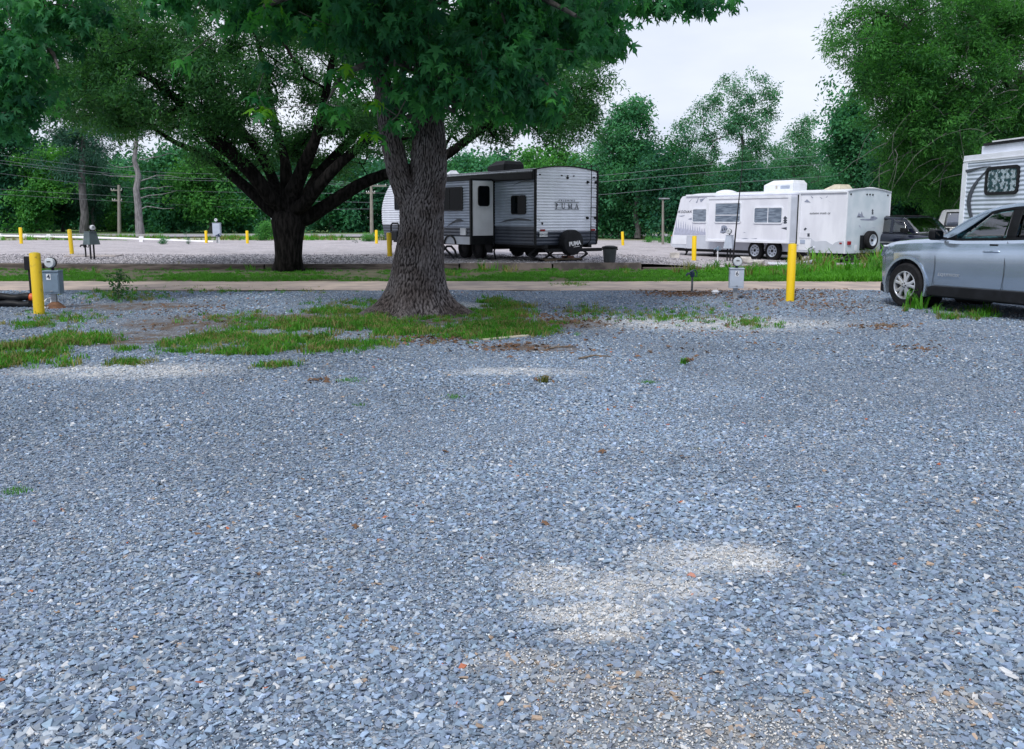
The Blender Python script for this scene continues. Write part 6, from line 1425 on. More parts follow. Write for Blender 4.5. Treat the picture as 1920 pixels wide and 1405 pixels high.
# slide-out
KX = -.42; ky0 = fk.side(1496.5, 400)[0]; ky1 = fk.side(1326, 400, KX)[0]
kz0, kz1 = fk.side(1481, 456.5, KX)[1], fk.side(1481, 367, KX)[1]
MB().box((KX, ky0, kz0), (0.0, ky1, kz1)).build('slide_out', M['white_old'], ko, bevel=.008)
for lo, hi in (((KX - .03, ky0 - .02, kz0 - .01), (KX + .02, ky0 + .09, kz1 + .02)), ((KX - .03, ky1 - .09, kz0 - .01), (KX + .02, ky1 + .02, kz1 + .02)), ((KX - .03, ky0 + .09, kz1 - .07), (KX + .02, ky1 - .09, kz1 + .02)), ((KX - .03, ky0 + .09, kz0 - .01), (KX + .02, ky1 - .09, kz0 + .07))):
    MB().box(lo, hi).build('slide_trim', M['white'], ko, bevel=.006)
MB().box((KX + .03, ky0 - .008, kz0 + .05), (-.06, ky0, kz1 - .05)).build('end_panel', M['grey_skirt'], ko)
MB().box((-.06, ky0 - .03, kz0 - .03), (-.0, ky0 + .0, kz1 + .03)).build('seal', M['black'], ko)
MB().box((-.03, ky0 - .10, kz0 - .05), (-.0, ky0 - .03, kz1 + .07)).build('slide_trim', M['white'], ko)
def kwin(p0, p1, x, split, gm='glass_blue'):
    y0, z1 = fk.side(*p0, x); y1, z0 = fk.side(*p1, x); return window(ko, 'x', x, -1, y0, y1, z0, z1, M['white'], M[gm], .04, .07, split)
kwin((1299, 391), (1326, 418), 0, None); kwin((1341.5, 380), (1389.5, 418.5), KX, ('h', .38)); kwin((1414.5, 388.5), (1467.5, 420), KX, ('v', .5))
# prints on the slide: bear badge, fir, arrow-like mountain
def kflat(px_pts, m, x, name='print', t=.004): return flat(ko, name, [fk.side(a, b, x) for a, b in px_pts], M[m], 'x', x, -1, t)
X1 = KX - .001
kflat([(1350, 437), (1352, 430), (1353, 423.5), (1358, 422.5), (1362, 424), (1365, 430), (1366, 434), (1362, 435), (1356, 437.5)], 'decal_grey', X1, 'bear_badge')
for a in ([(1353, 434), (1354.5, 427), (1356, 433)], [(1357, 432), (1359, 425), (1360, 432)], [(1361, 433), (1362, 428), (1364.5, 433)], [(1352, 437), (1362, 435.5), (1356, 438.2)]): kflat(a, 'decal_dark', X1 - .005, t=.002)
for dy in (0, 4.6, 8.6): kflat([(1472, 405 + dy), (1468.5, 410 + dy), (1470, 410.4 + dy), (1471, 411.5 + dy), (1475, 410.4 + dy), (1476.5, 409.5 + dy)], 'decal_dark', X1)
kflat([(1464.5, 428), (1476.5, 425.5), (1476.5, 432)], 'decal_dark', X1); kflat([(1470, 427.5), (1476, 426.5), (1476, 428)], 'decal_grey', X1 - .005, t=.002)
kflat([(1390, 448), (1397, 446.5), (1404, 448)], 'decal_grey', X1); kflat([(1408, 448), (1420, 446.8), (1418, 448.3)], 'decal_grey', X1); kflat([(1393, 436.5), (1396, 435.8), (1399, 437)], 'decal_grey', X1)
# wheel arches, wheels
kw = [fk.side(1419, 480)[0], fk.side(1451.5, 480)[0]]
for yy in kw:
    mb = MB()
    for k_ in range(10):
        a, b = math.pi * k_ / 10, math.pi * (k_ + 1) / 10
        P4 = [(0, yy + math.cos(t) * r_, .38 + math.sin(t) * (r_ + .02)) for t in (a, b) for r_ in (.37, .46)]
        mb.add([Vector(p) + Vector((dx, 0, 0)) for dx in (-.02, .12) for p in P4], [(0, 1, 3, 2), (4, 6, 7, 5), (0, 2, 6, 4), (1, 5, 7, 3)])
    mb.build('wheel_arch', M['grey_skirt'], ko)
    MB().prism([(yy + math.cos(math.pi * k_ / 12) * .37, .36 + math.sin(math.pi * k_ / 12) * .37) for k_ in range(13)], -.012, -.001, 'x').build('wheel_well', M['black'], ko)
    wheel(ko, (-.03, yy, .335), .335, .2, M['rim_white'], 'steel', -1); wheel(ko, (KW - .05, yy, .335), .335, .2, M['rim_white'], 'steel', 1)
MB().box((.1, .1, KB - .12), (KW - .1, KL - .3, KB)).build('underbelly', M['black_matte'], ko)
MB().box((.05, -.14, KB - .16), (KW - .05, -.02, KB - .04)).build('bumper', M['dark_steel'], ko, bevel=.01)
# service doors, lights
yy0, zz1 = fk.side(1498, 436); yy1, zz0 = fk.side(1520, 446.5); window(ko, 'x', 0, -1, yy0, yy1, zz0, zz1, M['white'], M['white_old'], .02, .02, name='service_door', depth=.012)
yy0, zz1 = fk.side(1498, 447.5); yy1, zz0 = fk.side(1519.5, 469.5); window(ko, 'x', 0, -1, yy0, yy1, zz0, zz1, M['white'], M['white'], .02, .02, name='service_door', depth=.016)
a, b = fk.side(1500.5, 450, -.02), fk.side(1509, 457, -.02); MB().box((-.03, b[0], b[1]), (-.017, a[0], a[1])).build('grille', M['siding_grey'], ko) if b[0] < a[0] else MB().box((-.03, a[0], b[1]), (-.017, b[0], a[1])).build('grille', M['siding_grey'], ko)
kflat([(1514, 438), (1518, 438), (1518, 443.5), (1514, 443.5)], 'decal_dark', -.016)
y_, z_ = fk.side(1526, 465); MB().lathe([(0, .06), (-.05, .055), (-.07, .03)], (0, y_, z_), 'x', 14).build('power_inlet', M['grey_skirt'], ko, smooth=True)
for px_, py_, s_, m_ in ((1576.5, 456.5, .045, 'lamp_red'), (1259.5, 442, .03, 'lamp_amber'), (1537, 470, .04, 'steel')): y_, z_ = fk.side(px_, py_); MB().box((-.025, y_ - s_, z_ - s_ * .55), (-.001, y_ + s_, z_ + s_ * .55)).build('marker_lamp' if m_ != 'steel' else 'socket', M[m_], ko, bevel=.008)
for px_, py_, sx, sz in ((1590, 456, .08, .06), (1658, 454.5, .07, .05)): x_, z_ = fk.rear(px_, py_); MB().box((x_ - sx, -.07, z_ - sz), (x_ + sx, -.02, z_ + sz)).build('tail_light', M['lamp_red'], ko, bevel=.01)
for px_, py_ in ((1594.5, 364.5), (1624.5, 365), (1630, 365), (1635.5, 365.5), (1663.5, 366.5)): x_, z_ = fk.rear(px_, py_); MB().lathe([(-.02, .032), (-.04, .028), (-.045, .01)], (x_, 0, z_), 'y', 12).build('clearance_lamp', M['black'], ko, smooth=True)
x_, z_ = fk.rear(1603.5, 465); MB().prism(rounded(x_ - .06, x_ + .06, z_ - .10, z_ + .10, .04), -.03, -.018, 'y').build('plate_holder', M['white'], ko)
# spare wheel on rear
x_, z_ = fk.rear(1631, 450.5, -.15)
sp = empty('spare_wheel', (x_, -.17, z_)); sp.parent = ko; rr_ = .31
MB().lathe([(-.10, rr_ * .62), (-.10, rr_ * .9), (-.07, rr_), (.07, rr_), (.10, rr_ * .9), (.10, rr_ * .6)], (0, 0, 0), 'y', 34, cap=False).build('tyre', M['rubber'], sp, smooth=True)
MB().lathe([(-.0, rr_ * .63), (-.11, rr_ * .62), (-.10, rr_ * .54), (-.02, rr_ * .5), (-.05, rr_ * .2), (-.06, .01)], (0, 0, 0), 'y', 26).build('rim', M['rim_white'], sp, smooth=True)
MB().lathe([(-.05, .05), (-.09, .04), (-.1, .01)], (0, 0, 0), 'y', 12).build('hub', M['dark_steel'], sp)
MB().box((x_ - .36, -.13, z_ - .33), (x_ - .22, -.02, z_ + .16)).build('spare_bracket', M['black'], ko)
# printed scene on rear
def krp(pts, m, name='print'): return flat(ko, name, [fk.rear(a, b, -.02) for a, b in pts], M[m], 'y', -.02, -1, .004)
krp([(1606, 408), (1609, 402), (1610.5, 398), (1612, 402), (1614.5, 401), (1615.5, 396.5), (1617, 401), (1618, 405), (1621.5, 408)], 'decal_grey')
krp([(1631, 412), (1633, 406), (1638, 405), (1646, 409), (1642, 412), (1636, 413)], 'decal_grey'); krp([(1612, 411), (1631, 410.5), (1640, 413.5), (1628, 414), (1614, 413)], 'decal_grey')
for dy in (0, 3.2, 6.2): krp([(1636, 392 + dy), (1634, 395.5 + dy), (1636, 396.4 + dy), (1638, 395.5 + dy)], 'decal_dark')
krp([(1607, 407.8), (1610.5, 404.5), (1614, 407.8)], 'decal_dark'); krp([(1633, 409), (1637, 407), (1640, 410)], 'decal_dark')
krp([(1610, 423), (1612, 422.5), (1614, 428), (1613, 428)], 'decal_pale'); krp([(1634, 427), (1640, 426.8), (1640, 428)], 'decal_pale')
# roof units
y0, y1 = fk.side(1498, 352, 1.1)[0], fk.side(1444, 352, 1.1)[0]; z1 = fk.side(1470, 339, 1.1)[1]
ac = hood(y0, y1, .75, 1.55, karch(1.1) - .02, z1, M['white'], 'air_conditioner', ko)
for ya_, yb_, mm in ((y0 + .12, (y0 + y1) / 2 - .12, 'siding_grey'), ((y0 + y1) / 2 + .02, y1 - .55, 'tan')):
    for i_ in range(4): MB().box((.742, ya_, karch(1.1) + .07 + i_ * .03), (.75, yb_, karch(1.1) + .088 + i_ * .03)).build('slat', M[mm], ac)
yv = fk.side(1362, 356, 1.2)[0]; MB().lathe([(0, .40), (.05, .38), (.10, .22), (.12, .1)], (1.2, yv, karch(1.2) - .01), 'z', 20).build('roof_vent', M['white'], ko, smooth=True)
y0, y1 = fk.side(1588, 353, 1.2)[0], fk.side(1558, 353, 1.2)[0]; hood(max(y0, .1), y1, .8, 1.5, karch(1.1) - .02, karch(1.1) + .16, M['tan'], 'vent_cover', ko)
MB().lathe([(0, .30), (.05, .28), (.09, .1)], (1.7, .35, karch(1.7) - .01), 'z', 20).build('roof_vent', M['white'], ko, smooth=True)
# hitch, front legs, block
for px_ in (1282, 1334): 
    y_, _ = fk.side(px_, 470); MB().bar((.2, y_ - .1, KB), (.2, y_ + .14, .0), .05).bar((.2, y_ + .24, KB), (.2, y_ + .05, .18), .035).build('stabiliser', M['dark_steel'], ko)
MB().bar((KW / 2 - .5, KL - .7, KB - .08), (KW / 2, KL + .9, KB - .08), .08).bar((KW / 2 + .5, KL - .7, KB - .08), (KW / 2, KL + .9, KB - .08), .08).tube([(KW / 2, KL + .7, KB - .05), (KW / 2, KL + .7, .22)], .03, 8).build('tongue', M['dark_steel'], ko)
g_ = gp(1264, 484, .05); o = MB().box((-.15, -.1, 0), (.18, .1, .2)).build('cinder_block', M['rock'], None, bevel=.008); o.location = g_; tag(o, 'pale cinder block under the nose of the white trailer', 'cinder block')
# wheel chocks of stone
def rockm(name, s, seed, label, loc, cat='stone block'):
    rs_ = random.Random(seed); bm = bmesh.new()
    for _ in range(26): bm.verts.new((rs_.uniform(-1, 1) * s[0], rs_.uniform(-1, 1) * s[1], rs_.uniform(0, 1) ** .7 * s[2]))
    r_ = bmesh.ops.convex_hull(bm, input=bm.verts); bmesh.ops.delete(bm, geom=[g for g in r_['geom_interior'] if isinstance(g, bmesh.types.BMVert)], context='VERTS')
    me = bpy.data.meshes.new(name); bm.to_mesh(me); bm.free(); me.materials.append(M['rock']); o = bpy.data.objects.new(name, me); col.objects.link(o); o.location = loc; return tag(o, label, cat)
rockm('stone_block', (.22, .15, .24), 1, 'angular pale stone left of the trailer wheels', gp(1400, 495, .05)); rockm('stone_block', (.26, .14, .16), 2, 'flat white stone block in front of the first trailer wheel', gp(1419, 497, .05)); rockm('stone_block', (.16, .15, .20), 3, 'pale stone behind the tall yellow post under the white trailer', gp(1513, 492, .05))
_pc = tubething('power_cord', [fk.M @ Vector(p) for p in ((-.05, fk.side(1526, 463)[0], fk.side(1526, 463)[1]), (-.12, fk.side(1521, 466)[0], fk.side(1521, 466)[1]), (-.15, fk.side(1520, 480)[0], .25), (-.25, fk.side(1523, 490)[0], .05))] + [gp(1535, 497, .05), gp(1500, 498, .05)], .02, 'box_dark', None, None); _pc.parent = ko; _pc.matrix_parent_inverse = fk.I
tubething('sewer_pipe', [gp(1535, 487, .12), gp(1515, 492, .12), gp(1490, 496, .1), gp(1440, 495, .1)], .05, 'grey_skirt', 'pale grey drain pipe on the ground beneath the white trailer', 'drain pipe')

# ---------------------------------------------------------------- silver striped camper at the right edge
fn = Frame(at(1809.5, 293, 23.9).x, 23.9, R(7.0) + math.pi, .0)
# here local y points towards the camera, local x to the left; the visible wall is local x = 0 with the body on the negative side
nc = empty('camper_trailer', fn.o, fn.b, 'silver ribbed camper with black curved stripes cut off by the right edge', 'camper')
NL, NT, NB = 6.4, fn.side(1809.5, 293)[1], .75
MB().box((-2.4, .0, NB), (0, NL, NT - .001)).build('body', M['siding_side'], nc)
ztr = fn.side(1816, 306.5)[1]
siding(nc, 'side_siding', M['siding_side'], 'x', 0, 1, NB, ztr, lambda z: (.17, NL), .105, .016)
MB().box((.0, 0, ztr), (.03, NL, NT)).build('roof_band', M['siding'], nc, bevel=.005)
MB().box((.0, -.01, NB), (.035, .17, ztr - .003)).build('corner_trim', M['siding'], nc)
MB().box((.0, .0, fn.side(1816, 302.5)[1] - .01), (.042, NL, fn.side(1816, 302.5)[1] + .01)).build('drip_rail', M['white'], nc)
y0, z1 = fn.side(1841, 281, -.1); MB().box((-2.2, y0, NT), (-.1, NL, NT + .20)).build('roof_section', M['siding'], nc)
MB().box((-2.25, y0 + .12, NT + .20), (-.05, NL, NT + .26)).build('roof_cap', M['dark_steel'], nc); MB().box((-2.2, y0 + .5, NT + .26), (-.02, NL, NT + .29)).build('roof_edge', M['white'], nc)
y0, z1 = fn.side(1849.5, 312, .03); y1, z0 = fn.side(1908, 364, .03)
wz1 = fn.side(1880, 311, .03)[1]; wz0 = fn.side(1880, 365.5, .03)[1]
M['foil'] = mat('crinkled_foil', (.52, .62, .66), .22, .75, c2=(.03, .09, .10), scale=9, bump=1, bscale=12, detail=2, c2pos=(.45, .56))
wn_ = window(nc, 'x', .0, 1, y0, y1, wz0, wz1, M['black'], M['foil'], .075, .13, depth=.045)
def nstripe(pts, name='stripe'):
    """pts: (px,py,half thickness px) centre line"""
    L1, L2 = [], []
    for i, (a, b, h) in enumerate(pts):
        a0, b0 = pts[max(i - 1, 0)][:2]; a1, b1 = pts[min(i + 1, len(pts) - 1)][:2]; d = Vector((a1 - a0, b1 - b0)).normalized(); nn = Vector((-d.y, d.x)) * h
        L1.append(fn.side(a + nn.x, b + nn.y, .02)); L2.append(fn.side(a - nn.x, b - nn.y, .02))
    mb = MB(); k_ = len(L1); vs_ = [(.036 + dx, p[0], p[1]) for dx in (0, -.016) for Lq in (L1, L2) for p in Lq]
    fs = []
    for i in range(k_ - 1): fs += [(i, i + 1, k_ + i + 1, k_ + i), (2 * k_ + i, 3 * k_ + i, 3 * k_ + i + 1, 2 * k_ + i + 1), (i, 2 * k_ + i, 2 * k_ + i + 1, i + 1), (k_ + i, k_ + i + 1, 3 * k_ + i + 1, 3 * k_ + i)]
    return MB().add(vs_, fs).build(name, M['decal_dark'], nc)
nstripe([(1850, 320, .4), (1843, 328, 1), (1834, 338, 1.8), (1825, 352, 2.8), (1819, 366, 3.4), (1816.5, 380, 3.4), (1818.5, 396, 3.0), (1824, 415, 2.6)])
nstripe([(1858, 312, .3), (1845, 313.5, 1), (1830, 317, 1.8), (1818, 320, 2.3), (1811.5, 321.5, 2.5)])
wheel(nc, (-.12, 4.2, .35), .35, .2, M['rim'], 'plain', 1); wheel(nc, (-2.28, 4.2, .35), .35, .2, M['rim'], 'plain', -1)
MB().box((-2.0, -.9, NB - .14), (-.4, NL - .2, NB)).build('chassis', M['dark_steel'], nc)
for yy in (.5, 5.9): MB().bar((-.4, yy, NB - .1), (-.4, yy + .1, .0), .06).build('stabiliser', M['dark_steel'], nc)

# ================================================================== CARS
def car_shell(root, P, paint, trim, lower):
    """P: dict of the car's shape. local x forwards (nose at +), y to its left, z up; front axle at x=0"""
    xs_ = sorted(P['sec'], reverse=True); rows = []
    def itp(x, k_):
        ks = xs_
        if x >= ks[0]: return P['sec'][ks[0]][k_]
        for a, b in zip(ks, ks[1:]):
            if b <= x <= a: t = (a - x) / (a - b); t = t * t * (3 - 2 * t) * .35 + t * .65; return P['sec'][a][k_] * (1 - t) + P['sec'][b][k_] * t
        return P['sec'][ks[-1]][k_]
    X = sorted(set([round(q, 3) for q in list(np.linspace(xs_[0], xs_[-1], 64)) + xs_]), reverse=True)
    for x in X:
        w, zt, zl, zc = (itp(x, k_) for k_ in range(4)); zs = zt - .055
        cr_ = P.get('crease', .0)
        half = [(0, zl), (w * .86, zl), (w * .955, zl + .10), (w * .975, zl + .20), (w * .995, zl + (zs - zl) * .45), (w * (1.0 - cr_ * .6), zl + (zs - zl) * .62), (w * (1.0), zl + (zs - zl) * .80), (w * .985, zl + (zs - zl) * .90), (w * .955, zs), (w * .90, zt - .012), (w * .80, zt + (zc - zt) * .25), (w * .45, zc - .004), (0, zc)]
        rows.append([Vector((x, -a, b)) for a, b in half] + [Vector((x, a, b)) for a, b in half[::-1][1:-1]])
    n = len(rows[0]); vs_ = [p for r_ in rows for p in r_]
    fs = [(i * n + j, i * n + (j + 1) % n, (i + 1) * n + (j + 1) % n, (i + 1) * n + j) for i in range(len(rows) - 1) for j in range(n)] + [tuple(range(n)), tuple((len(rows) - 1) * n + j for j in range(n))]
    ob = MB().add(vs_, fs).build('body', paint, root)
    me = ob.data; bm = bmesh.new(); bm.from_mesh(me); bmesh.ops.triangulate(bm, faces=[f for f in bm.faces if len(f.verts) > 4]); bm.to_mesh(me); bm.free()
    # wheel openings are cut for real
    cut = MB()
    for xw in (0, -P['wb']): cut.lathe([(-1.3, P['arch']), (1.3, P['arch'])], (xw, 0, P['wr'] + .015), 'y', 40)
    co = cut.build('cut', paint); bo = ob.modifiers.new('b', 'BOOLEAN'); bo.operation = 'DIFFERENCE'; bo.object = co; bo.solver = 'EXACT'
    ob.parent = None; bpy.context.view_layer.update(); dg = bpy.context.evaluated_depsgraph_get(); nm = bpy.data.meshes.new_from_object(ob.evaluated_get(dg)); ob.modifiers.clear(); old = ob.data; ob.data = nm; ob.parent = root
    bpy.data.objects.remove(co); nm.polygons.foreach_set('use_smooth', [True] * len(nm.polygons)); nm.set_sharp_from_angle(angle=R(28))
    return ob, itp
def car(root, P, paint, front_glass, rear_glass, rim, kind, trimm=None):
    body, itp = car_shell(root, P, paint, None, None)
    wr, wb, wid = P['wr'], P['wb'], P['w']
    for xw in (0, -wb):
        for s in (-1, 1): e = wheel(root, (xw, s * (wid - .11), wr), wr, .235, rim, kind, s); e.rotation_euler = (0, 0, R(90)); e.location = (xw, s * (wid - .115), wr)
    # wheel() axles run along x: turn them across the car
    for e in [c for c in root.children if c.name.startswith('wheel')]: pass
    # greenhouse: base line (belt) and roof rail
    bx, rx = P['belt'], P['roof']          # lists of (x, z) front->rear
    def L1(lst, x):
        if x >= lst[0][0]: return lst[0][1]
        for (a, za), (b, zb) in zip(lst, lst[1:]):
            if b <= x <= a: return za + (zb - za) * (a - x) / (a - b)
        return lst[-1][1]
    yb, yr = wid * .87, wid * P.get('tumble', .66)
    def S(x, v, off=0):
        zb, zr_ = L1(bx, x), L1(rx, x); z = zb + (zr_ - zb) * v; full = (L1(rx, P['xmid']) - zb); q = min(1, max(0, (z - zb) / full)); y = yb + (yr - yb) * q ** 1.25
        return y + off, z
    x0, x1 = P['xs']                                             # greenhouse ends at belt
    def patch(name, m, poly, off, t=.0):                         # poly in (x, v): four corners subdivided
        (a, va), (b, vb), (c, vc), (d, vd) = poly; 
        for s in (-1, 1):
            rows = []
            for i in range(13):
                u = i / 12; rw = []
                for j in range(9):
                    w_ = j / 8; x = (a * (1 - u) + b * u) * (1 - w_) + (d * (1 - u) + c * u) * w_; v = (va * (1 - u) + vb * u) * (1 - w_) + (vd * (1 - u) + vc * u) * w_
                    y, z = S(x, v, off); rw.append(Vector((x, s * y, z)))
                rows.append(rw)
            o = MB().grid(rows).build(name, m, root, smooth='all', fix=False)
            sol = o.modifiers.new('s', 'SOLIDIFY'); sol.thickness = t or .012; sol.offset = -1 if s > 0 else 1
    for nm_, poly, mm, off, t in P['patches']: patch(nm_, mm, poly, off, t)
    # roof, windshield and tailgate glass across
    def cross(name, m, xa, xb, f=1.0, drop=0, n=12, off=0):
        rows = []
        for i in range(n + 1):
            x = xa + (xb - xa) * i / n; y, z = S(x, 1.0); y *= f; rows.append([Vector((x, y * (k_ / 5 - 1), z + off + .035 * (1 - (k_ / 5 - 1) ** 2) * P.get('crown', 1))) for k_ in range(11)])
        o = MB().grid(rows).build(name, m, root, smooth='all', fix=False); sol = o.modifiers.new('s', 'SOLIDIFY'); sol.thickness = .015; sol.offset = 0; return o
    cross('windshield', front_glass, x0, P['roof0'], .97); cross('roof', paint, P['roof0'], P['roof1'], 1.0); cross('rear_glass', rear_glass, P['roof1'], x1, .97)
    return body, S
# ---- silver-blue SUV at right
EQ = dict(w=.92, wb=2.725, wr=.355, arch=.43, crease=.02,
    sec={.86: (.42, .76, .34, .78), .83: (.56, .85, .27, .87), .76: (.68, .93, .25, .95), .65: (.78, .985, .24, 1.005), .50: (.85, 1.02, .24, 1.045), .3: (.895, 1.045, .24, 1.085), 0: (.915, 1.07, .25, 1.12), -.3: (.92, 1.085, .25, 1.145), -.62: (.92, 1.095, .25, 1.165),
         -.9: (.92, 1.085, .25, 1.02), -1.5: (.92, 1.10, .25, 1.0), -2.4: (.92, 1.13, .25, 1.0), -3.1: (.91, 1.16, .25, 1.05), -3.5: (.88, 1.16, .28, 1.12), -3.66: (.82, 1.10, .32, 1.08), -3.72: (.74, .95, .40, .94)},
    belt=[(-.50, 1.075), (-1.0, 1.085), (-1.8, 1.105), (-2.6, 1.135), (-3.2, 1.165), (-3.62, 1.16)],
    roof=[(-.50, 1.08), (-.75, 1.24), (-1.0, 1.395), (-1.25, 1.51), (-1.5, 1.575), (-1.8, 1.615), (-2.2, 1.63), (-2.7, 1.615), (-3.1, 1.57), (-3.3, 1.50), (-3.62, 1.17)], xmid=-2.2, xs=(-.50, -3.62), roof0=-1.28, roof1=-3.15, tumble=.70)
EQ['patches'] = [('side_window', [(-.86, .10), (-1.72, .04), (-1.72, .90), (-1.42, .90)], M['glass_car'], -.006, .004), ('side_window', [(-1.86, .04), (-2.72, .06), (-2.72, .90), (-1.86, .90)], M['glass_tint'], -.006, .004), ('side_window', [(-2.82, .07), (-3.34, .20), (-3.2, .86), (-2.82, .90)], M['glass_tint'], -.006, .004),
    ('quarter_glass', [(-.62, .04), (-.84, .04), (-.84, .86), (-.66, .70)], M['black'], -.002, .01), ('window_pillar', [(-1.715, .0), (-1.87, .0), (-1.87, 1.0), (-1.715, 1.0)], M['black'], .002, .012), ('window_pillar', [(-2.715, .0), (-2.83, .0), (-2.83, 1.0), (-2.715, 1.0)], M['black'], .002, .012),
    ('front_pillar', [(-.50, .0), (-.5, .0), (-1.45, 1.0), (-.50, 1.0)], M['car_silver'], .0, .02),
    ('window_sill', [(-.60, .0), (-3.45, .0), (-3.45, .055), (-.60, .055)], M['black'], .004, .014),
    ('rail_trim', [(-.60, .82), (-3.3, .86), (-3.3, .93), (-.58, .92)], M['black'], .003, .014), ('roof_rail', [(-.50, .90), (-3.5, .91), (-3.55, 1.0), (-.50, 1.0)], M['car_silver'], .008, .02),
    ('rear_pillar', [(-3.22, .05), (-3.60, .0), (-3.60, 1.0), (-3.12, 1.0)], M['car_silver'], .005, .016)]
wc = at(1711, 535, 16.0); wc = Vector((wc.x, 16.0, 0)); th = R(22)
fdir = Vector((-math.sin(th), math.cos(th), 0)); side_in = Vector((math.cos(th), math.sin(th), 0))     # forwards; from near side to far side
org = wc + side_in * (.92 - .12); ang_ = math.atan2(fdir.y, fdir.x)
eq = empty('parked_car', (org.x, org.y, .0), ang_, 'silver blue compact SUV parked at the right edge of the gravel', 'car'); eq.scale = (1.07, 1.07, 1.07)
eq_body, S_eq = car(eq, EQ, M['car_silver'], M['glass_car'], M['glass_tint'], M['rim'], 'alloy')
N_ = 1   # near side is the car's left (+y)
for s in (1, -1):
    # black plastic sill and arch mouldings
    MB().prism([(-.47, .235), (-2.26, .235), (-2.26, .395), (-2.2, .40), (-.55, .385), (-.47, .36)], s * .84, s * .932, 'y').build('sill_trim', M['black_matte'], eq, bevel=.012)
    for xw in (0, -2.725):
        mb = MB(); K = 18; a0, a1 = R(-22), R(202)
        for k_ in range(K):
            ta, tb = a0 + (a1 - a0) * k_ / K, a0 + (a1 - a0) * (k_ + 1) / K; P8 = []
            for yy in (s * .925, s * .80):
                for t in (ta, tb):
                    for r_ in (.405, .442): P8.append((xw + math.cos(t) * r_, yy, .37 + math.sin(t) * r_))
            mb.add(P8, [(0, 1, 3, 2), (4, 6, 7, 5), (0, 2, 6, 4), (1, 5, 7, 3)])
        mb.build('arch_trim', mat('arch_plastic', (.05, .055, .065), .5, var=.1) if False else M['car_silver'], eq)
        MB().lathe([(s * .45, .40), (s * .79, .40)], (xw, 0, .37), 'y', 30).build('wheel_well', M['black_matte'], eq)
    # door gaps, handles, mirror, lamps
    for xg, z0, z1 in ((-.56, .40, 1.04), (-1.80, .40, 1.08), (-2.42, .62, 1.10)):
        MB().tube([(xg + .02, s * .905, z0), (xg - .02, s * .922, .62), (xg - .01, s * .915, .85), (xg, s * .87, z1)], .0035, 6).build('door_gap', M['dark_steel'], eq)
    h = MB().tube([(-1.44, s * .905, .93), (-1.50, s * .945, .935), (-1.66, s * .945, .94), (-1.71, s * .905, .94)], .014, 8).build('door_handle', M['car_silver'], eq, smooth=True)
    h = MB().tube([(-2.34, s * .905, .96), (-2.40, s * .945, .965), (-2.56, s * .945, .97), (-2.61, s * .905, .97)], .014, 8).build('door_handle', M['car_silver'], eq, smooth=True)
    MB().box((-1.66, s * .86, 1.015), (-1.52, s * .893, 1.04)).build('handle_button', M['black'], eq, bevel=.005)
    MB().bar((-.68, s * .84, 1.10), (-.66, s * .98, 1.12), .05, .04).build('mirror_arm', M['black'], eq)
    mbm = MB().prism(rounded(s * .93 if s > 0 else -1.12, 1.12 if s > 0 else -.93, 1.08, 1.24, .05), -.72, -.60, 'x'); mbm.build('mirror', M['black'], eq, bevel=.02)
    MB().prism(rounded(*(sorted((s * .95, s * 1.10))), 1.10, 1.22, .035), -.735, -.722, 'x').build('mirror_glass', M['glass_dark'], eq)
    # head lamp wraps the corner
    MB().add([(.865, s * .44, .80), (.79, s * .665, .90), (.60, s * .835, .975), (.53, s * .862, .955), (.72, s * .76, .80), (.86, s * .50, .73),
              (.78, s * .42, .80), (.70, s * .6, .90), (.52, s * .76, .97), (.46, s * .78, .95), (.62, s * .66, .80), (.78, s * .44, .73)],
             [(0, 1, 2, 3, 4, 5), (0, 6, 7, 1), (1, 7, 8, 2), (2, 8, 9, 3), (3, 9, 10, 4), (4, 10, 11, 5), (5, 11, 6, 0)]).build('headlight', M['lamp_clear'], eq, bevel=.008)
    MB().prism([(s * .44, .36), (s * .66, .36), (s * .66, .48), (s * .5, .45)], .60, .755, 'x').build('fog_lamp', M['black'], eq)
    MB().box((-3.70, s * .55 if s > 0 else -.86, .90), (-3.50, s * .86 if s > 0 else -.55, 1.06)).build('tail_light', M['lamp_red'], eq, bevel=.02)
MB().box((.75, -.40, .55), (.88, .40, .76)).build('grille', M['black'], eq, bevel=.02)
MB().prism([(-.66, .20), (.66, .20), (.66, .36), (-.66, .36)], .55, .80, 'x').build('front_bumper_trim', M['black_matte'], eq, bevel=.03)
# lower black bumper corner and underbody
MB().box((-3.5, -.78, .20), (.6, .78, .30)).build('underbody', M['black_matte'], eq, bevel=.02)
for s in (1, -1): MB().box((-3.7, s * .5 - .4, .28), (-3.55, s * .5 + .4, .5)).build('rear_bumper_trim', M['black_matte'], eq, bevel=.02)
# cabin
MB().box((-3.4, -.76, .45), (-.7, .76, .60)).build('cabin_floor', M['interior'], eq)
MB().prism([(-.62, .8), (-.62, 1.05), (-.80, 1.10), (-1.05, 1.06), (-1.1, .85)], -.76, .76, 'y').build('dashboard', M['interior'], eq)
for xs0 in (-1.75, -2.75):
    for s in (1, -1):
        e = MB().prism([(xs0 + .45, .62), (xs0 + .45, .74), (xs0, .72), (xs0 - .22, 1.24), (xs0 - .34, 1.22), (xs0 - .18, .62)], s * .38 - .24, s * .38 + .24, 'y').build('seat', M['interior'], eq, bevel=.04)
        MB().box((xs0 - .36, s * .38 - .13, 1.26), (xs0 - .26, s * .38 + .13, 1.43)).build('headrest', M['interior'], e, bevel=.03)
tp = [Vector((-1.16 + math.cos(a) * .05, .38 + math.sin(a) * .18, 1.03 + math.cos(a) * .17)) for a in np.linspace(0, 2 * math.pi, 22)]
MB().tube(tp, .016, 8).tube([(-1.05, .38, .95), (-1.16, .38, 1.03)], .03, 8).build('steering_wheel', M['black'], eq, smooth=True)
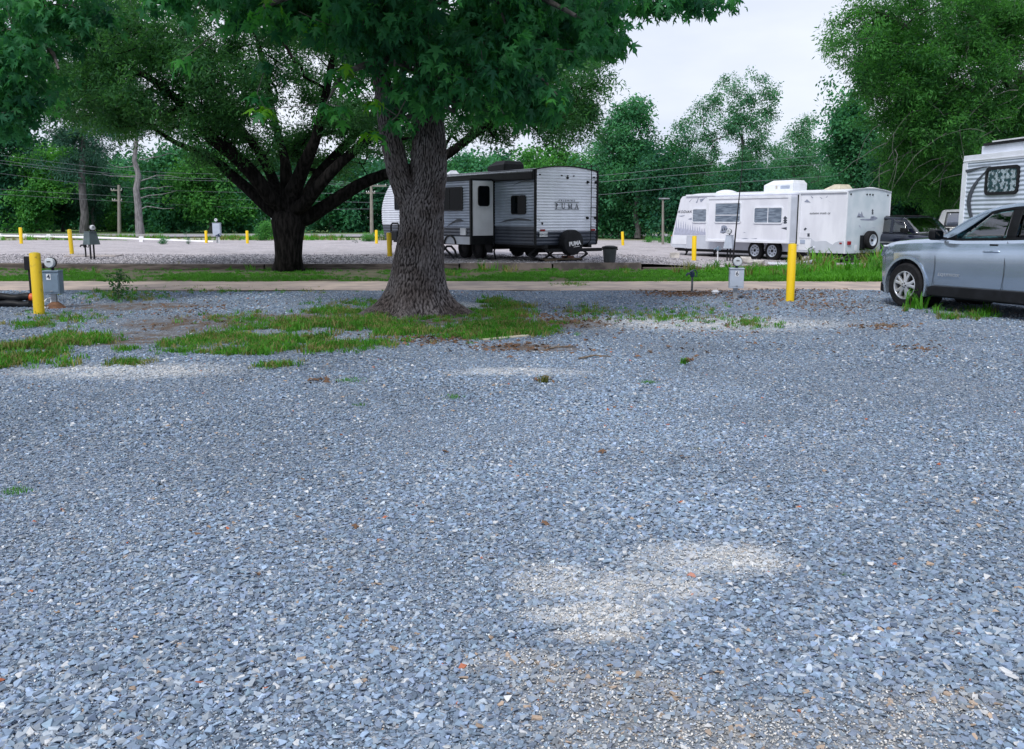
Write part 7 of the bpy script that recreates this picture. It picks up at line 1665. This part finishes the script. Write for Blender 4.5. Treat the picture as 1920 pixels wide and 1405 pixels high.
text('EQUINOX', 'badge', M['rim'], eq, Matrix.Translation((-.86, .926, .56)) @ Matrix.Rotation(R(180), 4, 'Z') @ RX90, .062, .003, spacing=1.25, sx=1.2)
# ---- black boxy SUV behind the white trailer
def boxy(P, name_label, paint, loc, ang, glass, extra=None):
    e = empty('parked_car', loc, ang, name_label, 'car'); car(e, P, paint, glass, glass, M['rim'], 'plain'); return e
def boxyP(paint, L_=4.25, w=.86, H=1.62, belt=1.02, nose=.75, glass=None, hood=.98):
    wb = 2.58; r_ = nose - L_
    P = dict(w=w, wb=wb, wr=.35, arch=.42, crease=.01, sec={nose: (w * .86, hood - .16, .40, hood - .12), nose - .06: (w * .95, hood - .06, .34, hood - .03), .3: (w * .99, hood - .01, .34, hood + .02), -.4: (w, hood + .02, .34, hood + .05), -.8: (w, belt - .01, .34, .9), -2: (w, belt, .34, .9), r_ + .3: (w, belt, .34, .95), r_ + .05: (w * .97, belt - .02, .36, belt), r_: (w * .92, belt - .1, .4, belt - .08)},
             belt=[(-.42, belt), (r_ + .04, belt + .01)], roof=[(-.42, belt + .005), (-.62, belt + .20), (-.98, H - .03), (-1.2, H), (-2.4, H + .015), (r_ + .35, H - .005), (r_ + .22, H - .03), (r_ + .04, belt + .03)], xmid=-2, xs=(-.42, r_ + .04), roof0=-1.0, roof1=r_ + .30, tumble=.80, crown=.6)
    g = glass
    P['patches'] = [('side_window', [(-.78, .05), (-1.45, .05), (-1.45, .88), (-1.02, .88)], g, -.004, .004), ('side_window', [(-1.55, .05), (-2.2, .05), (-2.2, .88), (-1.55, .88)], g, -.004, .004), ('side_window', [(-2.32, .05), (r_ + .26, .05), (r_ + .36, .88), (-2.32, .88)], g, -.004, .004),
        ('pillar', [(-1.44, 0), (-1.56, 0), (-1.56, 1), (-1.44, 1)], paint, .002, .02), ('pillar', [(-2.19, 0), (-2.33, 0), (-2.33, 1), (-2.19, 1)], paint, .002, .02), ('front_pillar', [(-.42, 0), (-.56, 0), (-1.06, 1), (-.42, 1)], paint, .002, .02), ('rear_pillar', [(r_ + .27, 0), (r_ + .04, 0), (r_ + .04, 1), (r_ + .37, 1)], paint, .002, .02),
        ('roof_rail', [(-.42, .88), (r_ + .04, .88), (r_ + .04, 1), (-.42, 1)], paint, .004, .02), ('window_sill', [(-.5, 0), (r_ + .1, 0), (r_ + .1, .05), (-.5, .05)], paint, .004, .02)]
    return P
gm = glass_mat('far_car_glass', (.42, .50, .62), 2.2)
p = gp(1712, 470, .05); f = Vector((.40, -.917, 0)); ab = math.atan2(f.y, f.x)
bs = boxy(boxyP(M['car_black'], glass=gm, H=1.50, belt=.97, hood=.93), 'black boxy SUV parked behind the rear of the white trailer', M['car_black'], (14.05, 30.7, .03), ab, gm)
for s in (1, -1):
    MB().box((-.84, s * .84 if s > 0 else -1.05, 1.02), (-.70, s * 1.05 if s > 0 else -.84, 1.16)).build('mirror', M['black'], bs, bevel=.02)
    MB().box((-1.9, s * .862 - .006, .66), (.5, s * .862 + .006, .70)).build('side_moulding', M['steel'], bs); MB().tube([(-1.2, s * .62, 1.54), (-3.1, s * .62, 1.55)], .016, 6).build('roof_rack', M['dark_steel'], bs)
    MB().box((.70, s * .66 - .12, .66), (.76, s * .66 + .12, .82)).build('headlight', M['lamp_clear'], bs)
for xx in (-1.5, -2.6): MB().tube([(xx, -.62, 1.565), (xx, .62, 1.565)], .014, 6).build('roof_rack', M['dark_steel'], bs)
MB().box((.72, -.45, .62), (.765, .45, .84)).build('grille', M['black'], bs); MB().box((.70, -.8, .42), (.86, .8, .54)).build('bumper', M['dark_steel'], bs, bevel=.02)
MB().bar((-.40, -.3, 1.03), (-.55, .35, 1.12), .015).build('wiper', M['black'], bs)
gm2 = glass_mat('blue_car_glass', (.30, .34, .52), 2.5)
wsu = boxy(boxyP(M['car_white'], L_=4.8, w=.92, H=1.86, belt=1.20, nose=.85, glass=gm2, hood=1.10), 'white high sided SUV half hidden between the black SUV and the silver camper', M['car_white'], (19.3, 33.6, -.05), math.atan2(-.35, .94), gm2)
wsu.scale = (1, 1, 1)
